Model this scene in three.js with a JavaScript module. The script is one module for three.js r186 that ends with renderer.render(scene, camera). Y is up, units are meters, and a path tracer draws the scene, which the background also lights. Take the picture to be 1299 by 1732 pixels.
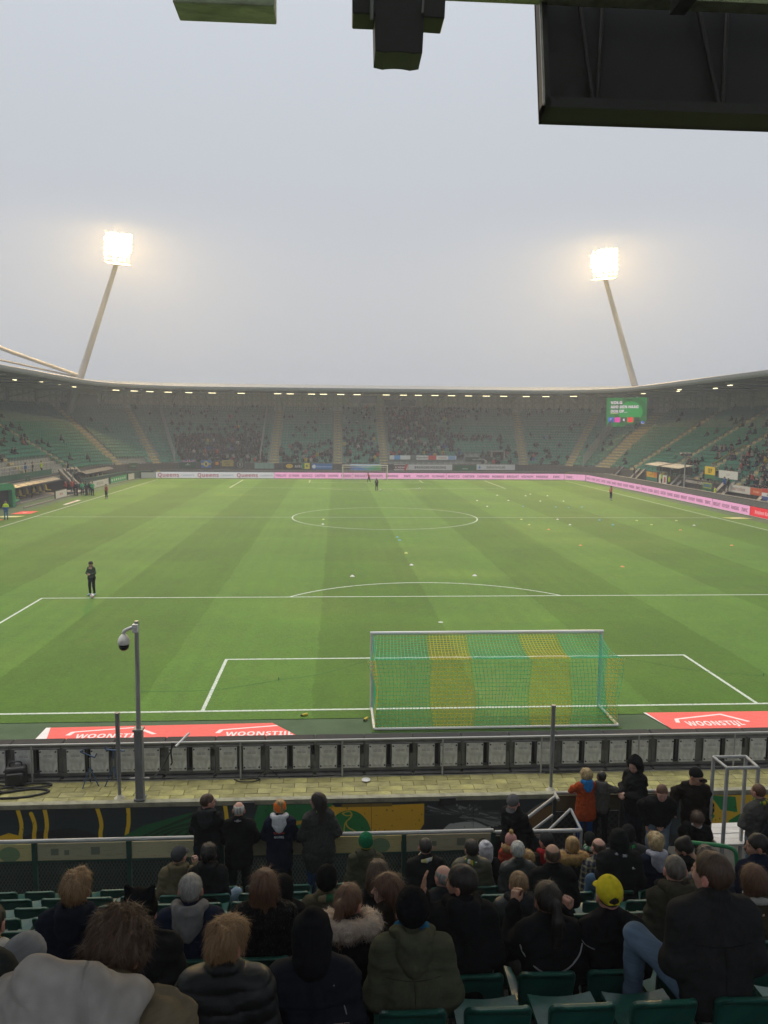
import * as THREE from 'three';
import { mergeGeometries, toCreasedNormals } from 'three/addons/utils/BufferGeometryUtils.js';
import { RoundedBoxGeometry } from 'three/addons/geometries/RoundedBoxGeometry.js';

// ---------------------------------------------------------------- camera, sky, sun, exposure
const scene = new THREE.Scene();
const camera = new THREE.PerspectiveCamera(66.8, 0.75, 0.1, 3000);
camera.position.set(-4.886, 9.069, 24.107);
camera.rotation.set(-0.1107, -0.0626, 0.0088, 'YXZ');
const renderer = new THREE.WebGLRenderer({ antialias: true });
renderer.toneMapping = THREE.LinearToneMapping;
renderer.toneMappingExposure = 1.32;
renderer.shadowMap.enabled = true;
{
  const W = 128, H = 64, d = new Float32Array(W * H * 4);
  for (let j = 0; j < H; j++) for (let i = 0; i < W; i++) {
    const el = ((j + 0.5) / H - 0.5) * Math.PI, s = Math.max(0, Math.sin(el)), L = 0.41 + 0.2 * s + 0.5 * s * s * s * s;
    const k = (j * W + i) * 4;
    d[k] = L * 0.94; d[k + 1] = L * 1.0; d[k + 2] = L * 1.09; d[k + 3] = 1;
  }
  const t = new THREE.DataTexture(d, W, H, THREE.RGBAFormat, THREE.FloatType);
  t.mapping = THREE.EquirectangularReflectionMapping; t.magFilter = THREE.LinearFilter; t.needsUpdate = true;
  scene.background = t; scene.environment = t;
}
const sun = new THREE.DirectionalLight(0xfff4e6, 1.5);
sun.position.set(-30, 150, -90); sun.target.position.set(0, 0, -50);
sun.castShadow = true; sun.shadow.radius = 80; sun.shadow.mapSize.set(2048, 2048);
Object.assign(sun.shadow.camera, { left: -110, right: 110, top: 110, bottom: -110, near: 1, far: 400 });
scene.add(sun, sun.target);
scene.fog = new THREE.FogExp2(0xe9f1fb, 0.0017);

// ---------------------------------------------------------------- helpers
let seed = 12345;
const rnd = () => { seed = (seed + 0x6d2b79f5) | 0; let t = Math.imul(seed ^ (seed >>> 15), 1 | seed); t = (t + Math.imul(t ^ (t >>> 7), 61 | t)) ^ t; return ((t ^ (t >>> 14)) >>> 0) / 4294967296; };
const rr = (a, b) => a + (b - a) * rnd();
const ORD = ['first', 'second', 'third', 'fourth', 'fifth', 'sixth', 'seventh', 'eighth', 'ninth', 'tenth', 'eleventh', 'twelfth', 'thirteenth', 'fourteenth', 'fifteenth', 'sixteenth', 'seventeenth', 'eighteenth', 'nineteenth', 'twentieth', 'twenty-first'];
const pick = (a) => a[Math.floor(rnd() * a.length)];
const V = (x, y, z) => new THREE.Vector3(x, y, z);
const names = {};
const numbered = (n) => { const k = (names[n] = (names[n] ?? -1) + 1); return k ? n + '_' + String(k).padStart(3, '0') : n; };
function tag(o, label, category, group, kind) {
  if (label) o.userData.label = label;
  if (category) o.userData.category = category;
  if (group) o.userData.group = group;
  if (kind) o.userData.kind = kind;
  return o;
}
function base(name, pos = [0, 0, 0], turn = 0) {
  const g = new THREE.Group(); g.name = numbered(name); g.position.set(...pos); g.rotation.y = turn; scene.add(g); return g;
}
const shadowed = (m) => { m.castShadow = true; m.receiveShadow = true; return m; };
function obj(name, geos, mat, parent = scene) {
  const list = [].concat(geos).map(bare), g = list.length > 1 ? mergeGeometries(list) : list[0];
  const m = shadowed(new THREE.Mesh(g, mat)); m.name = parent === scene ? numbered(name) : name; parent.add(m); return m;
}
function bare(g) {
  if (!g.index) { const n = g.attributes.position.count, ix = new Uint32Array(n); for (let i = 0; i < n; i++) ix[i] = i; g.setIndex(new THREE.BufferAttribute(ix, 1)); }
  for (const k of Object.keys(g.attributes)) if (!['position', 'normal', 'uv'].includes(k) && !(k === 'color')) g.deleteAttribute(k);
  g.morphAttributes = {}; return g;
}
const M4 = (x = 0, y = 0, z = 0, rx = 0, ry = 0, rz = 0) => new THREE.Matrix4().compose(V(x, y, z), new THREE.Quaternion().setFromEuler(new THREE.Euler(rx, ry, rz, 'YXZ')), V(1, 1, 1));
const put = (g, x, y, z, rx, ry, rz) => g.applyMatrix4(M4(x, y, z, rx, ry, rz));
// a box with uv in metres
function bx(w, h, d, x = 0, y = 0, z = 0, rx = 0, ry = 0, rz = 0) {
  const g = new THREE.BoxGeometry(w, h, d), u = g.attributes.uv, dims = [[d, h], [d, h], [w, d], [w, d], [w, h], [w, h]];
  for (let i = 0; i < 24; i++) { const q = dims[i >> 2]; u.setXY(i, u.getX(i) * q[0], u.getY(i) * q[1]); }
  return put(g, x, y, z, rx, ry, rz);
}
function rbx(w, h, d, r, x = 0, y = 0, z = 0, rx = 0, ry = 0, rz = 0, seg = 2) { return put(new RoundedBoxGeometry(w, h, d, seg, Math.min(r, w / 2.01, h / 2.01, d / 2.01)), x, y, z, rx, ry, rz); }
function rod(a, b, r, r2 = r, seg = 8) {
  const A = V(...a), B = V(...b), L = A.distanceTo(B), g = new THREE.CylinderGeometry(r2, r, L, seg, 1);
  g.applyQuaternion(new THREE.Quaternion().setFromUnitVectors(V(0, 1, 0), B.clone().sub(A).normalize()));
  const c = A.add(B).multiplyScalar(0.5); return g.translate(c.x, c.y, c.z);
}
const tube = (pts, r, n = 24, seg = 6, closed = false) => new THREE.TubeGeometry(new THREE.CatmullRomCurve3(pts.map((p) => V(...p)), closed), n, r, seg, closed);
const lathe = (pts, seg = 20) => new THREE.LatheGeometry(pts.map((p) => new THREE.Vector2(...p)), seg);
// noise
const hash3 = (x, y, z) => { let h = Math.imul(x, 374761393) + Math.imul(y, 668265263) + Math.imul(z, 2147483647 ^ 0x5bd1e995); h = Math.imul(h ^ (h >>> 13), 1274126177); return ((h ^ (h >>> 16)) >>> 0) / 4294967296; };
function noise(x, y, z = 0) {
  const X = Math.floor(x), Y = Math.floor(y), Z = Math.floor(z); x -= X; y -= Y; z -= Z;
  const u = x * x * (3 - 2 * x), v = y * y * (3 - 2 * y), w = z * z * (3 - 2 * z), l = (a, b, t) => a + (b - a) * t;
  return l(l(l(hash3(X, Y, Z), hash3(X + 1, Y, Z), u), l(hash3(X, Y + 1, Z), hash3(X + 1, Y + 1, Z), u), v), l(l(hash3(X, Y, Z + 1), hash3(X + 1, Y, Z + 1), u), l(hash3(X, Y + 1, Z + 1), hash3(X + 1, Y + 1, Z + 1), u), v), w) * 2 - 1;
}
const fbm = (x, y, z = 0, o = 4) => { let s = 0, a = 0.5; for (let i = 0; i < o; i++) { s += a * noise(x, y, z); x = x * 2.03 + 7; y = y * 2.03 + 3; z = z * 2.03; a *= 0.5; } return s; };
// tileable data texture from f(u,v) -> [r,g,b] linear 0..1 (sRGB-encoded when colour)
function tex(W, H, f, colour = true, repeat) {
  const d = new Uint8Array(W * H * 4), e = (c) => { c = Math.min(1, Math.max(0, c)); return 255 * (colour ? (c < 0.0031308 ? c * 12.92 : 1.055 * Math.pow(c, 1 / 2.4) - 0.055) : c); };
  for (let j = 0; j < H; j++) for (let i = 0; i < W; i++) { const c = f((i + 0.5) / W, (j + 0.5) / H), k = (j * W + i) * 4; d[k] = e(c[0]); d[k + 1] = e(c[1] ?? c[0]); d[k + 2] = e(c[2] ?? c[0]); d[k + 3] = 255; }
  const t = new THREE.DataTexture(d, W, H); t.wrapS = t.wrapT = THREE.RepeatWrapping; t.magFilter = THREE.LinearFilter; t.minFilter = THREE.LinearMipmapLinearFilter; t.generateMipmaps = true;
  if (colour) t.colorSpace = THREE.SRGBColorSpace; if (repeat) t.repeat.set(...repeat); t.needsUpdate = true; return t;
}
// noise that tiles over the unit square
const tfbm = (u, v, f, o = 4) => { const a = u * 2 * Math.PI, b = v * 2 * Math.PI, R = f / (2 * Math.PI); let s = 0, k = 0.5, q = R; for (let i = 0; i < o; i++) { s += k * noise(Math.cos(a) * q + 31 * i, Math.sin(a) * q + Math.cos(b) * q * 0.9 + 11, Math.sin(b) * q + 5); q *= 2; k *= 0.5; } return s; };
function canvasTex(w, h, draw, rep) {
  const c = document.createElement('canvas'); c.width = w; c.height = h; const g = c.getContext('2d'); draw(g, w, h);
  const t = new THREE.CanvasTexture(c); t.colorSpace = THREE.SRGBColorSpace; t.wrapS = t.wrapT = THREE.RepeatWrapping; if (rep) t.repeat.set(...rep); return t;
}
const std = (c, rough = 0.8, more = {}) => new THREE.MeshStandardMaterial({ color: Array.isArray(c) ? new THREE.Color().setRGB(...c) : c, roughness: rough, ...more });
const speckTex = tex(256, 256, (u, v) => { const a = 0.82 + 0.35 * tfbm(u, v, 6, 5) + 0.1 * (hash3(Math.floor(u * 256), Math.floor(v * 256), 3) - 0.5); return [a, a, a]; }, true);
const grimeTex = tex(256, 256, (u, v) => { const n = tfbm(u, v, 4, 5), m = tfbm(u + 0.3, v, 22, 3), a = 0.8 + 0.5 * n + 0.15 * m; return [a, a * 0.99, a * 0.96]; }, true);
const bumpTex = tex(256, 256, (u, v) => [0.5 + 0.5 * tfbm(u, v, 24, 4)], false);
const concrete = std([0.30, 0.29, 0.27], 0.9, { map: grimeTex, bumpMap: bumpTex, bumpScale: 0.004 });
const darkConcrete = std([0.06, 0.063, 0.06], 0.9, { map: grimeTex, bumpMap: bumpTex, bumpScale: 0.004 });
const steel = std([0.42, 0.43, 0.43], 0.42, { metalness: 0.6, map: speckTex });
const greySteel = std([0.25, 0.255, 0.25], 0.5, { metalness: 0.1, map: speckTex });
const galvanised = std([0.42, 0.43, 0.42], 0.5, { metalness: 0.15, map: grimeTex });
const blackPlastic = std([0.014, 0.014, 0.015], 0.55, { map: speckTex });
const blackMetal = std([0.018, 0.019, 0.02], 0.6, { map: speckTex });
const white = std([0.78, 0.78, 0.76], 0.5, { map: speckTex });
const rubber = std([0.02, 0.02, 0.021], 0.75, { map: speckTex });

// ---------------------------------------------------------------- ground, pitch, apron
{
  const g = new THREE.PlaneGeometry(900, 900, 1, 1).rotateX(-Math.PI / 2); const u = g.attributes.uv; for (let i = 0; i < u.count; i++) u.setXY(i, u.getX(i) * 90, u.getY(i) * 90);
  const m = obj('ground', g.translate(0, -2.2, -50), darkConcrete); tag(m, null, null, null, 'structure');
}
const grassBump = tex(512, 512, (u, v) => [0.5 + 0.5 * tfbm(u, v, 40, 3) + 0.25 * (hash3(Math.floor(u * 512), Math.floor(v * 512), 9) - 0.5)], false);
const grassGrain = (x, z) => 1 + 0.16 * fbm(x * 0.35, z * 0.35, 1, 4) + 0.10 * fbm(x * 2.7, z * 1.6, 4, 3) + 0.34 * (hash3(Math.floor(x * 18), Math.floor(z * 18), 2) - 0.5);
const pitchTop = 0.0;
const apron = (() => {
  const m = std([0.075, 0.125, 0.062], 0.95, { bumpMap: grassBump, bumpScale: 0.012 });
  m.map = tex(512, 512, (u, v) => { const a = 0.9 + 0.3 * tfbm(u, v, 8, 5) + 0.25 * (hash3(Math.floor(u * 512), Math.floor(v * 512), 8) - 0.5); return [a * (1 + 0.06 * tfbm(v, u, 5)), a, a * 0.97]; });
  m.map.repeat.set(0.16, 0.16); m.bumpMap.repeat.set(0.4, 0.4);
  const a = obj('artificial_turf', bx(82.4, 2.1, 114.5, 0, -1.062, -52.75), m); return tag(a, null, null, null, 'structure');
})();
const PW = 34, PL = 105;

const pitch = (() => {
  const x0 = -36.6, x1 = 36.6, z0 = -107.2, z1 = 0.75, W = 1340, H = 2000;
  const t = tex(W, H, (u, v) => {
    const x = x0 + (x1 - x0) * u, z = z1 + (z0 - z1) * v;
    const wx = x + 0.05 * noise(z * 0.6, 3) + 0.05 * noise(z * 3, x * 3), wz = z + 0.06 * noise(x * 0.5, 9) + 0.06 * noise(x * 4, z * 2);
    const a = Math.floor((wx + 56) / 5.6) & 1, b = Math.floor((-wz + 55) / 5.5) & 1;   // mown lengthways, then across
    let k = 0.66 * (a ? 0.925 : 1.07) * (b ? 0.972 : 1.025) * grassGrain(x, z);
    k *= 1 + 0.05 * Math.sin(x * 6.5 + 2 * noise(x, z * 0.05)) * (0.5 + 0.5 * noise(x * 0.3, z * 0.1));
    const wear = Math.max(0, fbm(x * 0.16, z * 0.22, 7, 4) - 0.05) * 1.2, y = (a ? 0 : 0.03);
    const gm = Math.min(Math.hypot(x * 0.7, z + 2), Math.hypot(x * 0.7, z + 103)), scuff = Math.max(0, 0.5 * Math.exp(-gm * gm / 14) + fbm(x * 1.1, z * 1.1, 3, 4) - 0.42) + (noise(x * 5, z * 0.9, 8) > 0.9 ? 0.25 : 0);
    return [k * (0.084 + y * 0.45 + wear * 0.045 + scuff * 0.07), k * (0.212 + y * 0.6 + wear * 0.03 + scuff * 0.01), k * (0.003 + y * 0.35 + wear * 0.01 + scuff * 0.02)];
  });
  const m = std([1, 1, 1], 0.85, { map: t, bumpMap: grassBump.clone(), bumpScale: 0.015 }); m.bumpMap.repeat.set(60, 90); m.map.wrapS = m.map.wrapT = THREE.ClampToEdgeWrapping;
  const g = new THREE.PlaneGeometry(x1 - x0, z1 - z0, 1, 1).rotateX(-Math.PI / 2).translate(0, 0.004, (z0 + z1) / 2);
  { const u = g.attributes.uv, p = g.attributes.position; for (let i = 0; i < 4; i++) u.setXY(i, (p.getX(i) - x0) / (x1 - x0), (z1 - p.getZ(i)) / (z1 - z0)); }
  return tag(obj('pitch', g, m), null, null, null, 'structure');
})();
{ // the strip of grass inside the near goal
  const m = std([0.056, 0.135, 0.005], 0.85, { bumpMap: grassBump, bumpScale: 0.012, map: tex(256, 256, (u, v) => { const a = 0.85 + 0.35 * tfbm(u, v, 10, 5) + 0.3 * (hash3(Math.floor(u * 256), Math.floor(v * 256), 6) - 0.5); return [a, a, a]; }) });
  obj('goal_mouth_grass', bx(7.6, 0.006, 1.15, 0, 0.002, 1.325), m, pitch);
}
{
  const paint = std([0.62, 0.68, 0.6], 0.85, { map: tex(256, 256, (u, v) => { const a = 0.8 + 0.5 * tfbm(u, v, 30, 3); return [a * 0.97, a, a * 0.95]; }) });
  paint.map.repeat.set(0.7, 0.7);
  const y = 0.009, w = 0.12;
  const strip = (xa, za, xb, zb) => { const L = Math.hypot(xb - xa, zb - za), g = new THREE.PlaneGeometry(L, w).rotateX(-Math.PI / 2), u = g.attributes.uv; for (let i = 0; i < 4; i++) u.setXY(i, u.getX(i) * L, u.getY(i) * w); return put(g, (xa + xb) / 2, y, (za + zb) / 2, 0, -Math.atan2(zb - za, xb - xa), 0); };
  const ring = (cx, cz, r, a0, a1, n) => { const g = new THREE.RingGeometry(r - w / 2, r + w / 2, n, 1, a0, a1 - a0).rotateX(-Math.PI / 2), p = g.attributes.position, u = g.attributes.uv; for (let i = 0; i < p.count; i++) u.setXY(i, p.getX(i), p.getZ(i)); return g.translate(cx, y, cz); };
  const h = w / 2;
  obj('goal_line', strip(-PW, 0, PW, 0), paint, pitch); obj('goal_line', strip(-PW, -PL, PW, -PL), paint, pitch);
  for (const s of [-1, 1]) obj('touch_line', strip(s * PW, -h, s * PW, -PL + h), paint, pitch);
  obj('halfway_line', strip(-PW + h, -PL / 2, PW - h, -PL / 2), paint, pitch);
  obj('centre_circle', ring(0, -PL / 2, 9.15, 0, Math.PI * 2, 96).translate(0, 0.0015, 0), paint, pitch);
  for (const e of [0, 1]) {
    const Z = (z) => (e ? -PL - z : z), q = e ? -h : h;
    obj('penalty_area_line', [strip(-20.16, Z(-16.5), 20.16, Z(-16.5)), strip(-20.16 + h, Z(-16.5) + q, -20.16 + h, Z(0) - q), strip(20.16 - h, Z(-16.5) + q, 20.16 - h, Z(0) - q)], paint, pitch);
    obj('goal_area_line', [strip(-9.16, Z(-5.5), 9.16, Z(-5.5)), strip(-9.16 + h, Z(-5.5) + q, -9.16 + h, Z(0) - q), strip(9.16 - h, Z(-5.5) + q, 9.16 - h, Z(0) - q)], paint, pitch);
    const a = Math.acos(5.5 / 9.15) - 0.007, mid = e ? -Math.PI / 2 : Math.PI / 2;
    obj('penalty_arc', ring(0, Z(-11), 9.15, mid - a, mid + a, 40).translate(0, 0.0015, 0), paint, pitch);
    obj('penalty_spot', new THREE.CircleGeometry(0.12, 16).rotateX(-Math.PI / 2).translate(0, y, Z(-11)), paint, pitch);
  }
}

// ---------------------------------------------------------------- the bowl: left, far and right stands round the pitch
const XF = 43, ZF = -114.5, RC = 16, CX = XF - RC, CZ = ZF + RC, ARC = RC * Math.PI / 2, Z0 = 6;
const LS = Z0 - CZ, LF = 2 * CX;
// (section, t) at offset d behind the front line -> [x, z, outward x, outward z]; sections 0 left, 1 left corner, 2 far, 3 right corner, 4 right
function along(sec, t, d) {
  if (sec === 0) return [-XF - d, Z0 - t, -1, 0];
  if (sec === 1) { const a = Math.PI + t, r = RC + d; return [-CX + r * Math.cos(a), CZ + r * Math.sin(a), Math.cos(a), Math.sin(a)]; }
  if (sec === 2) return [-CX + t, ZF - d, 0, -1];
  if (sec === 3) { const a = 1.5 * Math.PI + t, r = RC + d; return [CX + r * Math.cos(a), CZ + r * Math.sin(a), Math.cos(a), Math.sin(a)]; }
  return [XF + d, CZ + t, 1, 0];
}
const H2 = Math.PI / 2, SEC = [LS, H2, LF, H2, LS];
function pathOf(ranges) { // ranges [[sec,t0,t1]...]
  const out = [];
  for (const [s, a, b] of ranges) { const n = s % 2 ? Math.max(2, Math.round(12 * Math.abs(b - a) / H2)) : 1; for (let i = out.length ? 1 : 0; i <= n; i++) out.push([s, a + (b - a) * i / n]); }
  return out;
}
const LEFT = [[0, 0, LS], [1, 0, H2 / 2]], FAR = [[1, H2 / 2, H2], [2, 0, LF], [3, 0, H2 / 2]], RIGHT = [[3, H2 / 2, H2], [4, 0, LS]];
// sweep a profile of [d, y] points along a path, flat between profile points, uv in metres
function sweep(profile, ranges) {
  const path = pathOf(ranges), pos = [], uv = [], ix = [];
  let acc = 0; const us = path.map((p, i) => { if (i) { const a = along(...path[i - 1], 8), b = along(...p, 8); acc += Math.hypot(a[0] - b[0], a[1] - b[1]); } return acc; });
  let vv = 0;
  for (let k = 0; k + 1 < profile.length; k++) {
    const [d0, y0] = profile[k], [d1, y1] = profile[k + 1], L = Math.hypot(d1 - d0, y1 - y0), b0 = pos.length / 3;
    path.forEach((p, i) => { const a = along(...p, d0), b = along(...p, d1); pos.push(a[0], y0, a[1], b[0], y1, b[1]); uv.push(us[i], vv, us[i], vv + L); });
    for (let i = 0; i + 1 < path.length; i++) { const a = b0 + i * 2; ix.push(a, a + 2, a + 1, a + 1, a + 2, a + 3); }
    vv += L;
  }
  const g = new THREE.BufferGeometry(); g.setAttribute('position', new THREE.Float32BufferAttribute(pos, 3)); g.setAttribute('uv', new THREE.Float32BufferAttribute(uv, 2)); g.setIndex(ix); g.computeVertexNormals(); return g;
}
const ROWS = 21, RD = 0.8, RH = 0.49, T0 = 2.05, D0 = 0.6;
const rowD = (k) => D0 + k * RD, rowY = (k) => T0 + k * RH;
const DTOP = rowD(ROWS), YTOP = rowY(ROWS - 1);
const aisleMat = std([0.62, 0.55, 0.28], 0.85, { map: grimeTex });
const wallMat = std([0.60, 0.58, 0.53], 0.8, { map: grimeTex });
const columnMat = std([0.48, 0.47, 0.44], 0.7, { map: grimeTex });
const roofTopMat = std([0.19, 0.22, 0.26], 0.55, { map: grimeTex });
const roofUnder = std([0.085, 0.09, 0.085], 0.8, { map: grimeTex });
const fasciaMat = std([0.19, 0.22, 0.26], 0.5, { map: speckTex });
const terraceMat = std([0.34, 0.37, 0.35], 0.9, { map: grimeTex });
const frontMat = std([0.10, 0.105, 0.10], 0.85, { map: grimeTex });
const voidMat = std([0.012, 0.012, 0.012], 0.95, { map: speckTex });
const RY = 15.15;                                            // roof edge height
// aisles: [section, t at the middle, half width in metres]
const AISLES = [[0, LS - 20, 0.65], [0, LS - 36, 0.65], [0, LS - 4, 0.65], [1, 0.6, 0.7], [1, 1.02, 0.7], [2, 11.1, 0.8], [2, 22.5, 0.75], [2, 30.8, 0.75], [3, 0.13, 0.75], [3, 0.61, 0.7], [3, 1.0, 1.4], [3, 1.42, 0.7], [4, 9, 0.65], [4, 20, 0.65], [4, 31, 0.65], [4, 42, 0.65], [4, 56, 0.65]];
const inAisle = (sec, t, d) => AISLES.some(([s, c, w]) => s === sec && Math.abs(t - c) * (s % 2 ? RC + d : 1) < w + 0.25);
// the end of the stand may not be covered by seats: vomitories and camera platforms
const VOMS = [[2, 47.0, 1.7, 0, 4], [1, 0.78, 2.6, 0, 2]];
const inVom = (sec, t, d, k) => VOMS.some(([s, c, w, k0, k1]) => s === sec && k >= k0 && k < k1 && Math.abs(t - c) * (s % 2 ? RC + d : 1) < w);
const stands = {};
for (const [key, ranges, label] of [['left', LEFT, 'long green-seated covered stand on the left, with dugouts along its foot'], ['far', FAR, 'far covered stand behind the distant goal, its roof edge level across the photo'], ['right', RIGHT, 'covered stand on the right behind the pink boards, hung with banners']]) {
  const st = base('grandstand'); stands[key] = st; tag(st, label, 'grandstand');
  const steps = []; for (let k = 0; k < ROWS; k++) steps.push([rowD(k), rowY(k) - (k ? RH : 0)], [rowD(k), rowY(k)], [rowD(k + 1), rowY(k)]);
  obj('terrace', sweep([[0, 1.1], [0.02, 2.05], [D0, 2.05], ...steps.slice(1)], ranges), terraceMat, st);
  obj('front_wall', [sweep([[0.03, 1.05], [-0.12, 1.05], [-0.12, 2.3], [0.0, 2.3], [0.02, 2.06]], ranges)], frontMat, st);
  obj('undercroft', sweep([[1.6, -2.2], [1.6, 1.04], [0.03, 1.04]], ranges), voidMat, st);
  // corrugated wall above the last row
  const wall = []; { const p = pathOf(ranges); }
  obj('back_wall', sweep([[DTOP, YTOP], [DTOP, 15.4]], ranges), wallMat, st);
  const ribs = [];
  for (const [s, a, b] of ranges) { const len = (s % 2 ? RC + DTOP : 1), n = Math.floor(Math.abs(b - a) * len / 0.62); for (let i = 0; i < n; i++) { const t = a + (b - a) * (i + 0.5) / n, q = along(s, t, DTOP - 0.05); ribs.push(bx(0.22, 15.3 - YTOP - 0.1, 0.09, q[0], (15.3 + YTOP) / 2, q[1], 0, Math.atan2(-q[2], -q[3]), 0)); } }
  tag(obj('wall_rib', ribs, wallMat, st), null, null, null, 'stuff');
  for (const [s, a, b] of ranges) { const len = (s % 2 ? RC + DTOP : 1), n = Math.max(1, Math.round(Math.abs(b - a) * len / 7.3)); for (let i = 0; i < n; i++) { const q = along(s, a + (b - a) * (i + 0.5) / n, DTOP - 0.3); obj('column', bx(0.42, RY - YTOP + 0.2, 0.42, q[0], (RY + YTOP) / 2 - 0.1, q[1], 0, Math.atan2(-q[2], -q[3]), 0), columnMat, st);
      const f = along(s, a + (b - a) * (i + 0.5) / n, 1.2), e = along(s, a + (b - a) * (i + 0.5) / n, DTOP - 0.5); obj('roof_beam', [rod([e[0], RY - 0.5, e[1]], [f[0], RY - 0.35, f[1]], 0.14, 0.1, 6), rod([e[0], RY - 1.9, e[1]], [(e[0] + f[0]) / 2, RY - 0.5, (e[1] + f[1]) / 2], 0.09, 0.09, 6)], columnMat, st); } }
  obj('roof', [sweep([[0.1, RY + 0.5], [DTOP + 2.5, RY + 2.0], [DTOP + 2.5, 15.4]], ranges)], roofTopMat, st);
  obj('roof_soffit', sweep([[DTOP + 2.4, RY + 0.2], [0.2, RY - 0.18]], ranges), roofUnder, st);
  obj('roof_edge', sweep([[0.25, RY - 0.2], [0, RY - 0.15], [-0.12, RY + 0.06], [-0.14, RY + 0.42], [0.1, RY + 0.52]], ranges), fasciaMat, st);
  for (const [s, c, w] of AISLES) {
    if (!ranges.some(([q, a, b]) => q === s && c >= Math.min(a, b) && c <= Math.max(a, b))) continue;
    const g = []; for (let k = 0; k < ROWS; k++) for (const h of [0, 1]) { const q = along(s, c, rowD(k) + 0.2 + 0.4 * h - (h ? 0 : 0)), ry = Math.atan2(-q[2], -q[3]), hh = h ? 0.03 : 0.27; if (h) g.push(bx(2 * w, 0.03, 0.4, q[0], rowY(k) + 0.018, q[1], 0, ry, 0)); else { const p = along(s, c, rowD(k) - 0.2); g.push(bx(2 * w, RH / 2, 0.4, p[0], rowY(k) - RH / 2 - RH / 4 + RH / 4, p[1], 0, ry, 0)); } }
    tag(obj('aisle_stair', g, aisleMat, st), null, null, null, null);
  }
}

// ---------------------------------------------------------------- seats of the bowl
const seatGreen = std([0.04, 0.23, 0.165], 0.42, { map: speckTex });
const seatGreenB = std([0.02, 0.11, 0.075], 0.42, { map: speckTex });
const seatYellow = std([0.62, 0.46, 0.04], 0.45, { map: speckTex });
const seatWhite = std([0.62, 0.62, 0.58], 0.45, { map: speckTex });
const smallSeatGeo = bare(mergeGeometries([bx(0.4, 0.36, 0.035, 0, 0.66, 0.19, 0.14), bx(0.4, 0.05, 0.36, 0, 0.45, 0.0, -0.05), bx(0.06, 0.42, 0.08, 0, 0.21, 0.06)].map(bare)));
const SPOTS = [];   // every seat of the bowl: position, turn, row
for (let s = 0; s < 5; s++) for (let k = 0; k < ROWS; k++) {
  const d = rowD(k) + 0.52, len = s % 2 ? RC + d : 1, n = Math.floor(SEC[s] * len / 0.5);
  for (let i = 0; i < n; i++) {
    const t = SEC[s] * (i + 0.5) / n; if (inAisle(s, t, d) || inVom(s, t, d, k)) continue;
    const q = along(s, t, d); if (q[1] > -22) continue;
    if (s === 0 && k < 4 && t < LS - 6) continue;                       // the business boxes on the left
    if (s === 2 && t > 31.5 && t < 47 && k < 2) continue;             // the parapet with the second line of signs
    SPOTS.push({ s, k, t, x: q[0], y: rowY(k), z: q[1], ry: Math.atan2(-q[2], -q[3]) + Math.PI });
  }
}
const dist = (p) => Math.hypot(p.x - camera.position.x, p.y - camera.position.y, p.z - camera.position.z);
const inFrame = (p) => { const v = V(p.x, p.y + 0.6, p.z).applyMatrix4(camera.matrixWorldInverse); const h = Math.tan(33.4 * Math.PI / 180); return v.z < 0 && Math.abs(v.x) < -v.z * h * 0.76 && Math.abs(v.y) < -v.z * h * 1.02; };
camera.updateMatrixWorld(true); camera.matrixWorldInverse.copy(camera.matrixWorld).invert();
{
  // the nearest seats on the right and left are things of their own, the rest one mass per colour
  const near = SPOTS.filter((p) => inFrame(p)).sort((a, b) => dist(a) - dist(b)).slice(0, 140); const own = new Set(near);
  const isYellow = (p) => p.s === 4 && p.k < 5 && ((p.t * 2 | 0) + p.k * 2) % 7 < 2 && p.t > 34 && p.t < 48;
  const isWhite = (p) => p.s === 4 && p.k < 5 && ((p.t * 2 | 0) + p.k * 2) % 7 === 2 && p.t > 34 && p.t < 48;
  const m = new THREE.Matrix4(), q = new THREE.Quaternion(), up = V(0, 1, 0), one = V(1, 1, 1), c = new THREE.Color();
  const rest = SPOTS.filter((p) => !own.has(p)), im = new THREE.InstancedMesh(smallSeatGeo, std([1, 1, 1], 0.42), rest.length);
  rest.forEach((p, i) => { m.compose(V(p.x, p.y, p.z), q.setFromAxisAngle(up, p.ry), one); im.setMatrixAt(i, m); const v = 0.85 + 0.3 * rnd(); if (isYellow(p)) c.setRGB(0.62 * v, 0.46 * v, 0.04); else if (isWhite(p)) c.setRGB(0.6, 0.6, 0.56); else if (p.k > 13) c.setRGB(0.13 * v, 0.24 * v, 0.2 * v); else c.setRGB(0.05 * v, 0.225 * v, 0.155 * v); im.setColorAt(i, c); });
  im.name = 'seat_rows'; shadowed(im); scene.add(im); tag(im, 'long rows of green plastic seats filling the surrounding stands', 'seats', null, 'stuff');
  const proto = {};
  for (const [k, mt] of [['g', seatGreen], ['y', seatYellow], ['w', seatWhite]]) proto[k] = mt;
  near.forEach((p) => {
    const k = isYellow(p) ? 'y' : isWhite(p) ? 'w' : 'g', me = shadowed(new THREE.Mesh(smallSeatGeo, proto[k])); me.name = numbered('stadium_seat'); me.position.set(p.x, p.y, p.z); me.rotation.y = p.ry; scene.add(me);
    const side = p.x > 0 ? 'right' : 'left';
    tag(me, { g: `plain green plastic seat in the nearer rows of the ${side} stand`, y: 'yellow plastic seat among green ones in the lettered block of the right stand', w: 'white plastic seat among green ones in the lettered block of the right stand' }[k], 'seat', { g: `green seats of the ${side} stand`, y: 'yellow seats of the right stand', w: 'white seats of the right stand' }[k]);
  });
}

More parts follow.
